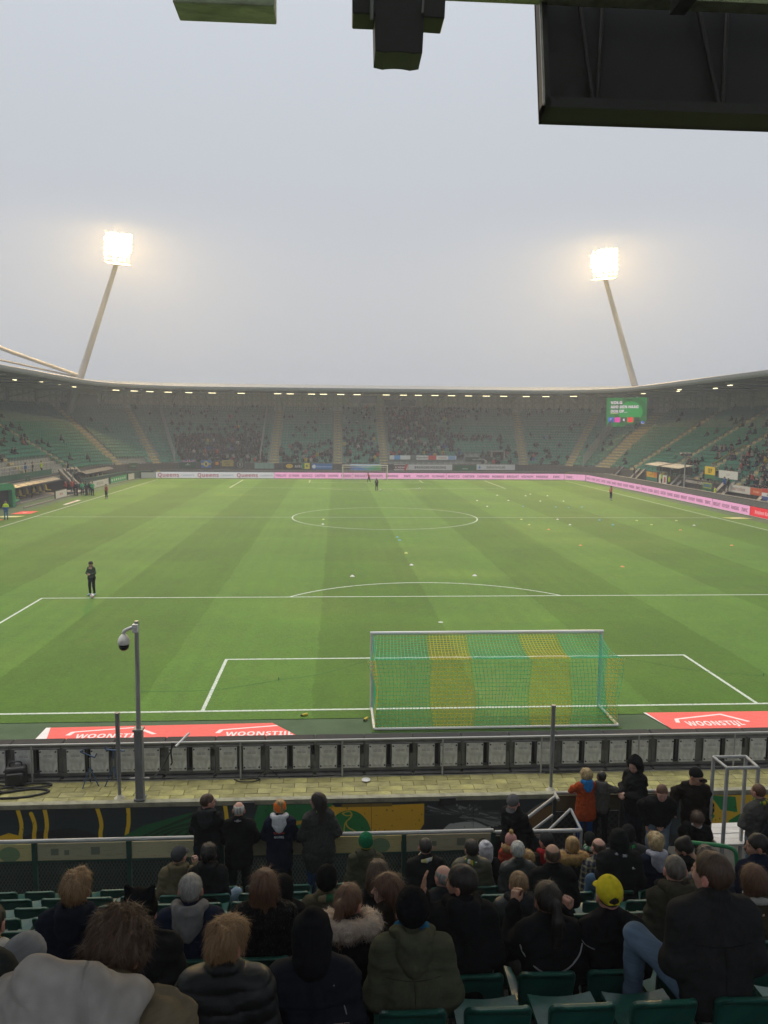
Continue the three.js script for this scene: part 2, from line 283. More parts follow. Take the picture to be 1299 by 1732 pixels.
// ---------------------------------------------------------------- lamps under the roof, fences, signs in the stands
const lampGlow = std([0.9, 0.85, 0.6], 0.4, { emissive: new THREE.Color(1, 0.86, 0.5), emissiveIntensity: 2.6 });
const lampBody = std([0.3, 0.3, 0.29], 0.5, { map: speckTex });
function lampAt(sec, t, d, y, w, lit, label, group) {
  const q = along(sec, t, d), g = base('roof_lamp', [q[0], y, q[1]], Math.atan2(-q[2], -q[3])); tag(g, label, 'lamp', group);
  obj('housing', bx(w + 0.15, 0.16, 0.4, 0, 0.12, 0), lampBody, g); obj('diffuser', bx(w, 0.075, 0.26, 0, 0.01, 0.0), lit ? lampGlow : white, g); return g;
}
{
  const xs = [-35.4, -31.8, -26.7, -21.6, -15.2, -13.0, -9.2, -7.1, -4.0, -1.1, 4.1, 7.2, 9.9, 12.9, 15.9, 19.0, 22.2, 25.4, 28.8, 32.2, 36, 39.5];
  xs.filter((x) => Math.abs(x) < 27).forEach((x, i) => lampAt(2, x + 27, 1.6, RY - 0.62, 1.25, true, `lit yellowish strip lamp under the far roof edge, ${ORD[i]} from the left`, 'strip lamps under the far roof edge'));
  for (const [s, t] of [[1, 0.62], [1, 0.82], [1, 0.98], [1, 1.16], [1, 1.36], [3, 0.14], [3, 0.34], [3, 0.62]]) lampAt(s, t, 1.6, RY - 0.62, 1.2, true, s === 1 ? 'lit strip lamp under the curved roof at the left corner' : 'lit strip lamp under the curved roof at the right corner', s === 1 ? 'strip lamps at the left corner' : 'strip lamps at the right corner');
  for (const [s, t, d] of [[4, 4, 5], [4, 9, 3], [4, 14, 6], [4, 22, 4], [3, 1.3, 4]]) lampAt(s, t, d, RY - 0.4, 0.9, true, 'lit lamp under the right stand roof', 'lamps under the right stand roof');
  for (const [s, t, d] of [[0, LS - 3, 3], [0, LS - 10, 3], [0, LS - 14, 5], [1, 0.25, 4]]) lampAt(s, t, d, RY - 0.4, 0.8, true, 'lit lamp under the left stand roof', 'lamps under the left stand roof');
}
// dividing screens that climb the rows
function divider(sec, t, wide, label) {
  const g = base('divider_fence'); tag(g, label, 'fence');
  for (let k = 0; k <= ROWS; k += 3) { const q = along(sec, t, rowD(Math.min(k, ROWS - 1))), y = rowY(Math.min(k, ROWS - 1)); obj('post', bx(0.1, 2.3, 0.1, q[0], y + 1.1, q[1], 0, Math.atan2(-q[2], -q[3])), galvanised, g); }
  const a = along(sec, t, D0), b = along(sec, t, DTOP - 0.6), bars = []; for (const h of [0.35, 1.2, 2.2]) bars.push(rod([a[0], T0 + h, a[1]], [b[0], YTOP + h, b[1]], 0.045, 0.045, 5)); obj('rail', bars, galvanised, g);
  const slats = []; for (let i = 0; i < 120; i++) { const q = along(sec, t, D0 + (DTOP - D0 - 0.7) * i / 120), y = T0 + (YTOP - T0) * i / 120; slats.push(bx(0.03, 1.8, 0.03, q[0], y + 1.25, q[1])); } tag(obj('bars', slats, galvanised, g), null, null, null, 'stuff');
  const steps = []; for (let k = 0; k < ROWS; k++) { const q = along(sec, t, rowD(k) + 0.4); steps.push(bx(wide, 0.3, 0.8, q[0], rowY(k) + 0.14, q[1], 0, Math.atan2(-q[2], -q[3]))); } obj('plinth', steps, concrete, g);
}
divider(2, 8.7, 1.6, 'grey barred fence climbing the far stand beside the away block');
divider(1, 1.2, 1.4, 'grey barred fence climbing the rows at the left corner');
divider(3, 0.78, 0.6, 'grey barred fence on the right corner under the big screen');

// text panels: a flat board of real thickness with printed face
const printed = (w, h, draw, px = 40, more = {}) => { const W = Math.min(2048, Math.max(64, Math.round(w * px))), H = Math.max(24, Math.round(h * px)); return std([1, 1, 1], 0.6, { map: canvasTex(W, H, draw), ...more }); };
const words = (g, s, x, y, size, col, font = 'sans-serif', weight = 'bold', maxW) => { g.fillStyle = col; g.font = `${weight} ${size}px ${font}`; g.textAlign = 'center'; g.textBaseline = 'middle'; g.fillText(s, x, y, maxW); };
// a board with its face towards the pitch: sec/t/d as in along(), centre height y
function panelAt(name, label, cat, sec, t, d, y, w, h, mat, o = {}) {
  const q = along(sec, t, d), g = base(name, [q[0], y, q[1]], Math.atan2(-q[2], -q[3])); tag(g, label, cat, o.group);
  obj('frame', bx(w + 0.06, h + 0.06, 0.08, 0, 0, -0.05), o.frame ?? greySteel, g);
  const f = new THREE.PlaneGeometry(w, h); obj(o.face ?? 'printed_face', f.translate(0, 0, 0.002), mat, g); return g;
}
const fill = (g, w, h, c) => { g.fillStyle = c; g.fillRect(0, 0, w, h); };
const signTxt = (bg, s, col, k = 0.62, weight = 'bold', extra) => (g, w, h) => { fill(g, w, h, bg); words(g, s, w / 2, h * 0.53, h * k, col, 'sans-serif', weight, w * 0.92); if (extra) extra(g, w, h); };
// far stand, lower line of signs (x positions in metres; the face stands just in front of the stand's front wall)
const farSign = (name, label, x0, x1, y, h, draw, d = -0.2, px = 40) => panelAt(name, label, 'sign', 2, (x0 + x1) / 2 + CX, d, y, x1 - x0, h, printed(x1 - x0, h, draw, px));
farSign('advertising_sign', 'black sign lettered AVEC with a yellow oval in the far stand', -14.3, -10.2, 1.75, 1.15, (g, w, h) => { fill(g, w, h, '#1b1d1a'); g.fillStyle = '#e3c23a'; g.beginPath(); g.ellipse(w * 0.3, h * 0.45, w * 0.15, h * 0.32, 0, 0, 7); g.fill(); g.strokeStyle = '#6b5a10'; g.lineWidth = h * 0.06; g.beginPath(); g.ellipse(w * 0.3, h * 0.45, w * 0.08, h * 0.16, 0, 0, 7); g.stroke(); words(g, 'AVEC', w * 0.7, h * 0.5, h * 0.5, '#d8dbd6'); });
farSign('flag_banner', 'yellow and green cloth over the end of the black sign', -10.9, -9.5, 1.85, 1.05, (g, w, h) => { fill(g, w, h, '#d9d038'); g.fillStyle = '#3d7f4a'; g.fillRect(0, 0, w * 0.35, h); g.fillStyle = '#3d7f4a'; g.fillRect(w * 0.55, h * 0.3, w * 0.2, h * 0.35); }, -0.3);
farSign('advertising_sign', 'blue sign with a round white badge in the far stand', -9.1, -5.5, 1.76, 1.05, (g, w, h) => { fill(g, w, h, '#2d6fae'); g.fillStyle = '#dfe6ee'; g.beginPath(); g.arc(w * 0.1, h * 0.5, h * 0.32, 0, 7); g.fill(); words(g, 'Uitzendbureau', w * 0.58, h * 0.5, h * 0.4, '#a9c6e4'); });
farSign('advertising_sign', 'sign with a blue to green gradient of waves behind the far goal', -2.4, 3.2, 1.68, 1.1, (g, w, h) => { const gr = g.createLinearGradient(0, 0, w, 0); gr.addColorStop(0, '#3c66a8'); gr.addColorStop(0.3, '#2a8fd8'); gr.addColorStop(0.65, '#27b7a0'); gr.addColorStop(1, '#4fae3e'); g.fillStyle = gr; g.fillRect(0, 0, w, h); g.fillStyle = '#8fc4e8'; g.beginPath(); g.moveTo(0, 0); g.quadraticCurveTo(w * 0.4, h * 0.9, w, 0); g.fill(); g.fillStyle = '#1f7fd0'; g.beginPath(); g.moveTo(w * 0.1, h); g.quadraticCurveTo(w * 0.3, h * 0.1, w * 0.55, h); g.fill(); });
farSign('advertising_sign', 'red and white SCHERP sign beside the far goal', 5.5, 7.95, 1.7, 1.0, (g, w, h) => { fill(g, w, h, '#d8d6d0'); g.fillStyle = '#4b2226'; g.fillRect(0, h * 0.1, w * 0.85, h * 0.75); g.fillStyle = '#c2302c'; g.beginPath(); g.moveTo(w * 0.85, 0); g.lineTo(w, 0); g.lineTo(w * 0.9, h); g.lineTo(w * 0.75, h); g.fill(); words(g, 'SCHERP', w * 0.42, h * 0.5, h * 0.5, '#e8dedc'); });
farSign('advertising_sign', 'white sign lettered BRANDBEHEERSING in the far stand', 8.05, 16.0, 1.72, 1.0, signTxt('#c9ccca', 'BRANDBEHEERSING', '#2c302f', 0.6));
farSign('camera_box', 'dark green box front with small white lettering among the far signs', 16.2, 20.2, 1.6, 1.15, signTxt('#1f5a3a', 'weba', '#a9c9b3', 0.35), -0.9);
farSign('advertising_sign', 'white SolutionLab sign with a blue drop in the far stand', 20.4, 27.4, 1.8, 0.98, (g, w, h) => { fill(g, w, h, '#ccd1d0'); g.fillStyle = '#3aa0d8'; g.beginPath(); g.arc(w * 0.08, h * 0.6, h * 0.2, 0, 7); g.fill(); g.beginPath(); g.moveTo(w * 0.08, h * 0.15); g.lineTo(w * 0.105, h * 0.5); g.lineTo(w * 0.055, h * 0.5); g.fill(); words(g, 'SolutionLab', w * 0.5, h * 0.52, h * 0.62, '#4d5a60'); });
farSign('advertising_sign', 'upper white sign band in sections of grey, red and blue over the far signs', 4.8, 16.9, 3.4, 0.74, (g, w, h) => { fill(g, w, h, '#cdd1d0'); const c = ['#4e8fc8', 7, 16, '#5c6664', 31, 40, '#c04a44', 58, 70, '#7fa0c4', 88, 99]; for (let i = 0; i < c.length; i += 3) { g.fillStyle = c[i]; g.fillRect(w * c[i + 1] / 100, 0, w * (c[i + 2] - c[i + 1]) / 100, h); } words(g, 'Pijnacker', w * 0.49, h * 0.5, h * 0.62, '#5b4a40'); words(g, 'Fritesrij', w * 0.79, h * 0.5, h * 0.5, '#b05a50'); }, 1.25);
farSign('advertising_sign', 'dark sign lettered van uffelen beside the upper white band', 18.6, 23.6, 3.15, 0.75, signTxt('#2f3a38', 'van uffelen', '#b9c2be', 0.6), 1.25);
farSign('dark_hoarding', 'plain dark board left of the black sign in the far stand', -15.7, -14.4, 1.74, 1.1, (g, w, h) => fill(g, w, h, '#2a2e2c'));
farSign('glass_screen', 'pale green glass screen in front of the stairs left of the far signs', -19.2, -15.8, 1.85, 1.0, (g, w, h) => { fill(g, w, h, '#6f8f86'); g.fillStyle = '#7fa096'; for (let i = 0; i < 4; i++) g.fillRect(w * (0.02 + i * 0.25), h * 0.05, w * 0.21, h * 0.9); });
farSign('flag_banner', 'union flag hung under the away block', -31.9, -29.5, 2.25, 1.05, (g, w, h) => { fill(g, w, h, '#3a4f96'); g.strokeStyle = '#d8d4d4'; g.lineWidth = h * 0.22; for (const [a, b, c, d] of [[0, 0, w, h], [w, 0, 0, h]]) { g.beginPath(); g.moveTo(a, b); g.lineTo(c, d); g.stroke(); } g.strokeStyle = '#c23a50'; g.lineWidth = h * 0.09; for (const [a, b, c, d] of [[0, 0, w, h], [w, 0, 0, h]]) { g.beginPath(); g.moveTo(a, b); g.lineTo(c, d); g.stroke(); } g.fillStyle = '#ddd'; g.fillRect(w * 0.4, 0, w * 0.2, h); g.fillRect(0, h * 0.33, w, h * 0.34); g.fillStyle = '#c23a50'; g.fillRect(w * 0.44, 0, w * 0.12, h); g.fillRect(0, h * 0.4, w, h * 0.2); }, -0.25);
farSign('flag_banner', 'blue and yellow cloth banner under the away block', -28.5, -26.8, 2.1, 1.3, (g, w, h) => { fill(g, w, h, '#3f72b8'); g.fillStyle = '#d9c53c'; g.fillRect(0, h * 0.42, w, h * 0.16); g.beginPath(); g.arc(w * 0.5, h * 0.5, h * 0.36, 0, 7); g.fill(); g.fillStyle = '#2f5ea6'; g.fillRect(w * 0.4, h * 0.3, w * 0.2, h * 0.4); }, -0.25);
farSign('flag_banner', 'small dark banner with an orange patch under the away block', -26.3, -25.2, 2.2, 0.95, (g, w, h) => { fill(g, w, h, '#3a3c36'); g.fillStyle = '#d08a2a'; g.fillRect(w * 0.25, h * 0.2, w * 0.5, h * 0.55); }, -0.25);
farSign('flag_banner', 'faded yellow banner with dark lettering under the away block', -24.9, -22.9, 2.25, 1.05, (g, w, h) => { fill(g, w, h, '#9a8c3c'); words(g, 'NORTH', w * 0.5, h * 0.32, h * 0.34, '#3b3820'); words(g, 'SIDE', w * 0.5, h * 0.7, h * 0.34, '#3b3820'); }, -0.25);
farSign('flag_banner', 'dark banner with a pale ring emblem under the away block', -22.6, -20.9, 2.05, 1.3, (g, w, h) => { fill(g, w, h, '#2e3230'); g.strokeStyle = '#9aa19c'; g.lineWidth = h * 0.08; g.beginPath(); g.arc(w / 2, h / 2, h * 0.38, 0, 7); g.stroke(); g.fillStyle = '#9aa19c'; g.fillRect(w * 0.42, h * 0.3, w * 0.16, h * 0.4); }, -0.25);
panelAt('flag_banner', 'yellow lettering banner held up in the middle of the away block', 'banner', 2, 0.7, 6.2, 5.6, 2.9, 1.0, printed(2.9, 1.0, (g, w, h) => { fill(g, w, h, '#3c3d33'); words(g, 'CAMBUUR', w * 0.5, h * 0.28, h * 0.42, '#c9b23c', 'sans-serif', 'bold', w * 0.95); words(g, 'CULTURE', w * 0.5, h * 0.73, h * 0.42, '#c9b23c', 'sans-serif', 'bold', w * 0.95); }));
panelAt('green_hoarding', 'dark green board with a white crest at the left corner', 'sign', 1, 1.33, -0.3, 1.9, 3.0, 1.05, printed(3, 1.05, (g, w, h) => { fill(g, w, h, '#1c4632'); g.fillStyle = '#a5b8ac'; g.fillRect(w * 0.35, h * 0.4, w * 0.3, h * 0.1); g.beginPath(); g.arc(w * 0.5, h * 0.3, h * 0.12, 0, 7); g.fill(); }));
panelAt('green_hoarding', 'small green board with white lettering at the left corner stairs', 'sign', 1, 0.72, -0.3, 2.0, 1.6, 0.9, printed(1.6, 0.9, signTxt('#1c4a35', 'tribune', '#9fb5a6', 0.3)));
panelAt('name_board', 'grey board with lettering of an anniversary on the wall above the top rows', 'sign', 2, 34.8, DTOP - 0.75, 13.6, 6.2, 1.1, printed(6.2, 1.1, (g, w, h) => { fill(g, w, h, '#4a4d47'); words(g, 'LEX SCHOENMAKER', w * 0.5, h * 0.3, h * 0.36, '#85857a', 'sans-serif', 'bold', w * 0.9); words(g, 'TRIBUNE', w * 0.5, h * 0.72, h * 0.36, '#85857a', 'sans-serif', 'bold', w * 0.6); }));
panelAt('dark_scoreboard', 'unlit dark board hanging under the far roof', 'scoreboard', 2, 27.1, 2.2, 13.75, 4.7, 1.3, printed(4.7, 1.3, (g, w, h) => { fill(g, w, h, '#2b2d2b'); g.fillStyle = '#8a8a86'; for (let i = 0; i < 4; i++) g.fillRect(3, h * (0.12 + i * 0.25), 4, 4); }));
panelAt('name_board', 'pale blank board on the back wall at the left corner', 'sign', 1, 0.78, DTOP - 0.75, 13.2, 4.4, 1.9, printed(4.4, 1.9, (g, w, h) => fill(g, w, h, '#8d8778')));
panelAt('name_board', 'pale blank board on the back wall of the right stand', 'sign', 4, 16, DTOP - 0.75, 12.9, 5.0, 2.0, printed(5, 2, (g, w, h) => fill(g, w, h, '#77766d')));
{ // vomitory (entrance) in the far stand
  const g = base('stand_entrance', [24.6, 2.3, ZF - 2.2]); tag(g, 'dark square doorway into the far stand beside the dark sign', 'doorway');
  obj('frame', [bx(2.6, 0.2, 2.4, 0, 2.25, -0.4), bx(0.3, 2.2, 2.4, -1.15, 1.1, -0.4), bx(0.3, 2.2, 2.4, 1.15, 1.1, -0.4)], concrete, g); obj('opening', bx(2.0, 2.15, 0.1, 0, 1.1, -1.2), voidMat, g);
  obj('wing_wall', [rod([1.5, 1.9, 0.4], [2.8, 0.1, 1.2], 0.12, 0.12, 6)], concrete, g);
}

// ---------------------------------------------------------------- the crowd on the far side
const PC = { coat: [[0.012, 0.013, 0.015], [0.02, 0.022, 0.026], [0.03, 0.032, 0.034], [0.016, 0.02, 0.03], [0.045, 0.045, 0.04], [0.03, 0.035, 0.024]], bright: [[0.35, 0.06, 0.04], [0.4, 0.38, 0.34], [0.05, 0.1, 0.25], [0.4, 0.3, 0.04], [0.3, 0.12, 0.1], [0.05, 0.2, 0.1]] };
const bodyGeo = bare(mergeGeometries([lathe([[0.001, 0.42], [0.2, 0.42], [0.23, 0.6], [0.21, 0.85], [0.15, 1.0], [0.06, 1.05], [0.001, 1.06]], 9), put(new THREE.CapsuleGeometry(0.075, 0.35, 2, 6), -0.11, 0.5, -0.22, 1.45), put(new THREE.CapsuleGeometry(0.075, 0.35, 2, 6), 0.11, 0.5, -0.22, 1.45), put(new THREE.CapsuleGeometry(0.055, 0.38, 2, 6), -0.25, 0.75, -0.06, 0.35, 0, -0.2), put(new THREE.CapsuleGeometry(0.055, 0.38, 2, 6), 0.25, 0.75, -0.06, 0.35, 0, 0.2), put(new THREE.CapsuleGeometry(0.06, 0.32, 2, 6), -0.11, 0.25, -0.42), put(new THREE.CapsuleGeometry(0.06, 0.32, 2, 6), 0.11, 0.25, -0.42)].map(bare)));
const headGeo = bare(mergeGeometries([put(new THREE.SphereGeometry(0.105, 8, 7).scale(0.82, 1.12, 0.95), 0, 1.18, -0.01)].map(bare)));
const density = (p) => {
  if (p.s === 1) return p.t > 1.25 ? (p.k < 9 ? 0.85 : 0.12) : p.t > 1.0 && p.k < 3 ? 0.03 : 0.01;
  if (p.s === 2) {
    const x = p.t - CX;
    if (x < -18.6) return p.k < 9 ? 0.93 - 0.02 * p.k : p.k < 13 ? 0.3 : 0.07;
    if (x < -5) return p.k < 8 ? 0.55 - 0.05 * p.k + (p.k < 3 ? 0.15 : 0) : 0.04;
    if (x < 3.3) return (p.k < 10 ? 0.62 : 0.3) * (0.6 + 0.4 * Math.sin(p.k * 2.1 + x));
    if (x < 14) return p.k < 6 ? 0.65 : 0.82 - Math.abs(p.k - 14) * 0.012;
    if (x < 18) return p.k > 16 ? 0.5 : 0.45 + 0.2 * Math.sin(p.k + x);
    return p.k < 4 ? 0.5 : p.k === 8 || p.k === 9 ? 0.55 : 0.05 + (p.k > 16 && x < 23 ? 0.4 : 0);
  }
  if (p.s === 3) return p.t < 0.5 ? (p.k < 4 ? 0.3 : p.k < 7 ? 0.14 : p.k > 17 ? 0.15 : 0.03) : p.t < 0.9 ? 0.06 : 0.015;
  if (p.s === 4) return p.t < 12 ? 0.02 : p.t < 24 ? (p.k < 8 ? 0.2 : 0.12) : 0.3;
  if (p.s === 0) return p.t > LS - 30 && p.k > 3 ? 0.1 : 0.03;
  return 0;
};
const OCC = SPOTS.filter((p) => rnd() < density(p)).map((p) => ({ ...p, dx: rr(-0.08, 0.08), turn: rr(-0.3, 0.3), sc: rr(0.92, 1.1), stand: p.s <= 2 && (p.s === 1 || p.t < 8.4) && p.k < 9 }));
const SIDE = OCC.filter((p) => (p.s === 4 || p.s === 0) && inFrame(p)).sort((a, b) => dist(a) - dist(b)).slice(0, 90), sideSet = new Set(SIDE);
const FARP = OCC.filter((p) => p.s === 2 && p.k < 4 && !sideSet.has(p)).sort((a, b) => dist(a) - dist(b)).slice(0, 90); FARP.forEach((p) => sideSet.add(p));
{
  const list = OCC.filter((p) => !sideSet.has(p)), g = new THREE.Group(); g.name = 'crowd'; scene.add(g); tag(g, 'dense crowd of distant spectators in dark coats filling blocks of the far stand', 'crowd', null, 'stuff');
  const mk = (geo, name, colour) => { const im = new THREE.InstancedMesh(geo, std([1, 1, 1], 0.85), list.length), m = new THREE.Matrix4(), q = new THREE.Quaternion(), c = new THREE.Color(); list.forEach((p, i) => { const e = new THREE.Euler(0, p.ry + p.turn, 0); m.compose(V(p.x + p.dx, p.y + (p.stand ? 0.32 : 0), p.z), q.setFromEuler(e), V(p.sc, p.sc * (p.stand ? 1.1 : 1), p.sc)); im.setMatrixAt(i, m); im.setColorAt(i, c.setRGB(...colour(p, i))); }); im.name = name; shadowed(im); g.add(im); };
  mk(bodyGeo, 'coats', (p, i) => { const b = hash3(i, 4, 1) > (p.s === 2 && p.t > 9 && p.k < 6 ? 0.74 : 0.93), a = b ? PC.bright : PC.coat; return a[Math.floor(hash3(i, 2, 2) * a.length)]; });
  mk(headGeo, 'heads', (p, i) => { const h = hash3(i, 7, 3); return h < 0.45 ? [0.3, 0.19, 0.14] : h < 0.85 ? [0.035, 0.025, 0.018] : [0.02, 0.02, 0.022]; });
}

// ---------------------------------------------------------------- boards round the pitch
const PINK = (names, wM) => { const W = Math.round(wM * 26), t = canvasTex(Math.min(2048, W), 30, (g, w, h) => { fill(g, w, h, '#ffb3d8'); const list = names.split('|'); list.forEach((s, i) => words(g, s, w * (i + 0.5) / list.length, h * 0.54, h * 0.56, '#5a3650', 'sans-serif', 'bold', w / list.length * 0.82)); }); return new THREE.MeshStandardMaterial({ color: 0x111111, roughness: 0.6, emissive: 0xffffff, emissiveMap: t, emissiveIntensity: 0.62 }); };
const BRANDS = 'POMELLATO|OLE LYNGGAARD|GUCCI|CARTIER|CHOPARD|NOMOS|BREGUET|PATEK PHILIPPE|PANERAI|IWC';
const boardBack = std([0.03, 0.03, 0.032], 0.6, { map: speckTex });
function ledBoard(label, a, b, mat, h = 1.08, face = 'screen') {
  const dx = b[0] - a[0], dz = b[1] - a[1], L = Math.hypot(dx, dz), g = base('led_board', [(a[0] + b[0]) / 2, 0, (a[1] + b[1]) / 2], -Math.atan2(dz, dx)); tag(g, label, 'advertising board');
  obj('casing', bx(L - 0.01, h, 0.16, 0, h / 2 + 0.02, -0.09), boardBack, g);
  const f = new THREE.PlaneGeometry(L - 0.02, h - 0.1); obj(face, f.translate(0, h / 2 + 0.02, 0.002), mat, g);
  obj('foot_rail', bx(L - 0.02, 0.05, 0.03, 0, 0.06, 0.02), white, g); return g;
}
const pinkLong = PINK(BRANDS, 18.3);
const queens = (() => { const t = canvasTex(1024, 56, (g, w, h) => { fill(g, w, h, '#d3d4d2'); for (let i = 0; i < 3; i++) { const x = w * (i + 0.5) / 3; words(g, 'Queens', x - w * 0.06, h * 0.52, h * 0.92, '#8a1522', 'sans-serif', 'bold'); words(g, "CASINO'S", x + w * 0.1, h * 0.56, h * 0.42, '#6d7372', 'serif', 'bold'); } }); return new THREE.MeshStandardMaterial({ color: 0x111111, roughness: 0.6, emissive: 0xffffff, emissiveMap: t, emissiveIntensity: 0.6 }); })();
ledBoard("white board lettered Queens CASINO'S along the far goal line", [-35.0, -108.1], [-15.3, -108.1], queens);
ledBoard('pink board of watch names left of the far goal', [-15.25, -108.1], [-2.0, -108.1], PINK('POMELLATO|OLE LYNGGAARD|GUCCI|CARTIER|CHOPARD|NOMOS', 13));
ledBoard('pink board of watch names right behind the far goal', [-1.95, -108.1], [14.0, -108.1], PINK('BREGUET|PATEK PHILIPPE|PANERAI|IWC|POMELLATO|OLE LYNGGAARD', 16));
ledBoard('pink board of watch names in the right part of the far end', [14.05, -108.1], [34.6, -108.1], PINK('GUCCI|CARTIER|CHOPARD|NOMOS|BREGUET|PATEK PHILIPPE|PANERAI|IWC', 20));
ledBoard('short pale pink board turning the far right corner', [34.64, -108.06], [37.6, -105.6], PINK('IWC| ', 4));
ledBoard('pink board nearest the far right corner along the right touchline', [37.66, -105.5], [38.4, -83.3], pinkLong);
ledBoard('long pink board along the middle of the right touchline', [38.4, -83.25], [38.4, -62.4], pinkLong);
{ const t = canvasTex(512, 64, (g, w, h) => { fill(g, w, h, '#ee2233'); words(g, 'Keuken Kampioen', w * 0.44, h * 0.52, h * 0.56, '#f7b8b8', 'sans-serif', 'bold', w * 0.8); g.fillStyle = '#f0e0e0'; g.beginPath(); g.arc(w * 0.93, h * 0.5, h * 0.36, 0, 7); g.fill(); words(g, '6', w * 0.93, h * 0.55, h * 0.5, '#c22'); }); const m = new THREE.MeshStandardMaterial({ color: 0x111111, roughness: 0.6, emissive: 0xffffff, emissiveMap: t, emissiveIntensity: 0.7 });
  ledBoard('pink board of watch names beside the red one on the right', [38.4, -62.35], [38.4, -54.2], PINK('BREGUET|PATEK PHILIPPE|PANERAI|IWC', 8));
  ledBoard('red board lettered Keuken Kampioen on the right touchline', [38.4, -54.15], [38.4, -47.2], m);
  ledBoard('pink board cut by the right edge of the photo', [38.4, -47.15], [38.4, -32], pinkLong); }
const flatBoard = (label, a, b, draw, h = 1.0) => { const L = Math.hypot(b[0] - a[0], b[1] - a[1]); const g = ledBoard(label, a, b, printed(L, h, draw), h, 'printed_face'); return g; };
flatBoard('plain white board at the far left corner beside the lettered one', [-37.3, -107.6], [-35.05, -108.0], (g, w, h) => fill(g, w, h, '#c9cac6'));
flatBoard('white and green board of squares near the left corner flag', [-38.6, -94.5], [-38.3, -102.6], (g, w, h) => { fill(g, w, h, '#3f9a62'); g.fillStyle = '#cfe3d5'; for (let i = 0; i < 7; i++) { g.fillRect(w * (0.06 + i * 0.13), h * 0.3, w * 0.06, h * 0.4); } });
flatBoard('white lettered board in the row along the left touchline', [-38.8, -84.8], [-38.6, -93.4], (g, w, h) => { fill(g, w, h, '#c5c8c3'); g.fillStyle = '#8fae4a'; g.fillRect(w * 0.03, h * 0.2, w * 0.1, h * 0.6); words(g, 'HEINEKEN', w * 0.55, h * 0.52, h * 0.6, '#8d938e', 'sans-serif', 'bold', w * 0.7); });
flatBoard('short dark board beside the white one on the left touchline', [-38.9, -81.4], [-38.8, -84.6], (g, w, h) => fill(g, w, h, '#232624'));
flatBoard('small white board with red lettering by the group on the left', [-38.0, -69.8], [-38.0, -73.6], (g, w, h) => { fill(g, w, h, '#d0d0cc'); words(g, 'Quick', w * 0.5, h * 0.45, h * 0.4, '#b4474a'); });
flatBoard('second plain white board at the left corner beside the green stairs', [-38.2, -103.0], [-37.9, -105.6], (g, w, h) => fill(g, w, h, '#c3c5c0'));
// low concrete wall behind the boards, with a rail on top
function lowWall(label, pts, h, y0 = 0) {
  const g = base('barrier_wall'); tag(g, label, 'wall');
  for (let i = 0; i + 1 < pts.length; i++) { const [ax, az] = pts[i], [bX, bz] = pts[i + 1], L = Math.hypot(bX - ax, bz - az), ry = -Math.atan2(bz - az, bX - ax), n = Math.max(1, Math.round(L / 4)); for (let j = 0; j < n; j++) { const f = (j + 0.5) / n; obj('wall_panel', bx(L / n - 0.02, h, 0.22, ax + (bX - ax) * f, y0 + h / 2, az + (bz - az) * f, 0, ry), greySteel, g); } const cap = bx(L + 0.1, 0.09, 0.3, (ax + bX) / 2, y0 + h + 0.045, (az + bz) / 2, 0, ry); obj('coping', cap, concrete, g); }
  return g;
}
lowWall('long grey barrier wall behind the far boards', [[-36, -110.4], [36, -110.4], [39.8, -107], [40.3, -104]], 1.22);
lowWall('grey barrier wall behind the pink boards on the right', [[40.3, -104], [40.6, -28]], 1.35);
lowWall('green barrier wall along the far left corner', [[-40.6, -88], [-39.6, -104.5], [-36.2, -110]], 1.15).children.forEach((c) => { c.material = c.name === 'coping' ? std([0.09, 0.2, 0.15], 0.6, { map: speckTex }) : std([0.035, 0.10, 0.08], 0.7, { map: grimeTex }); });

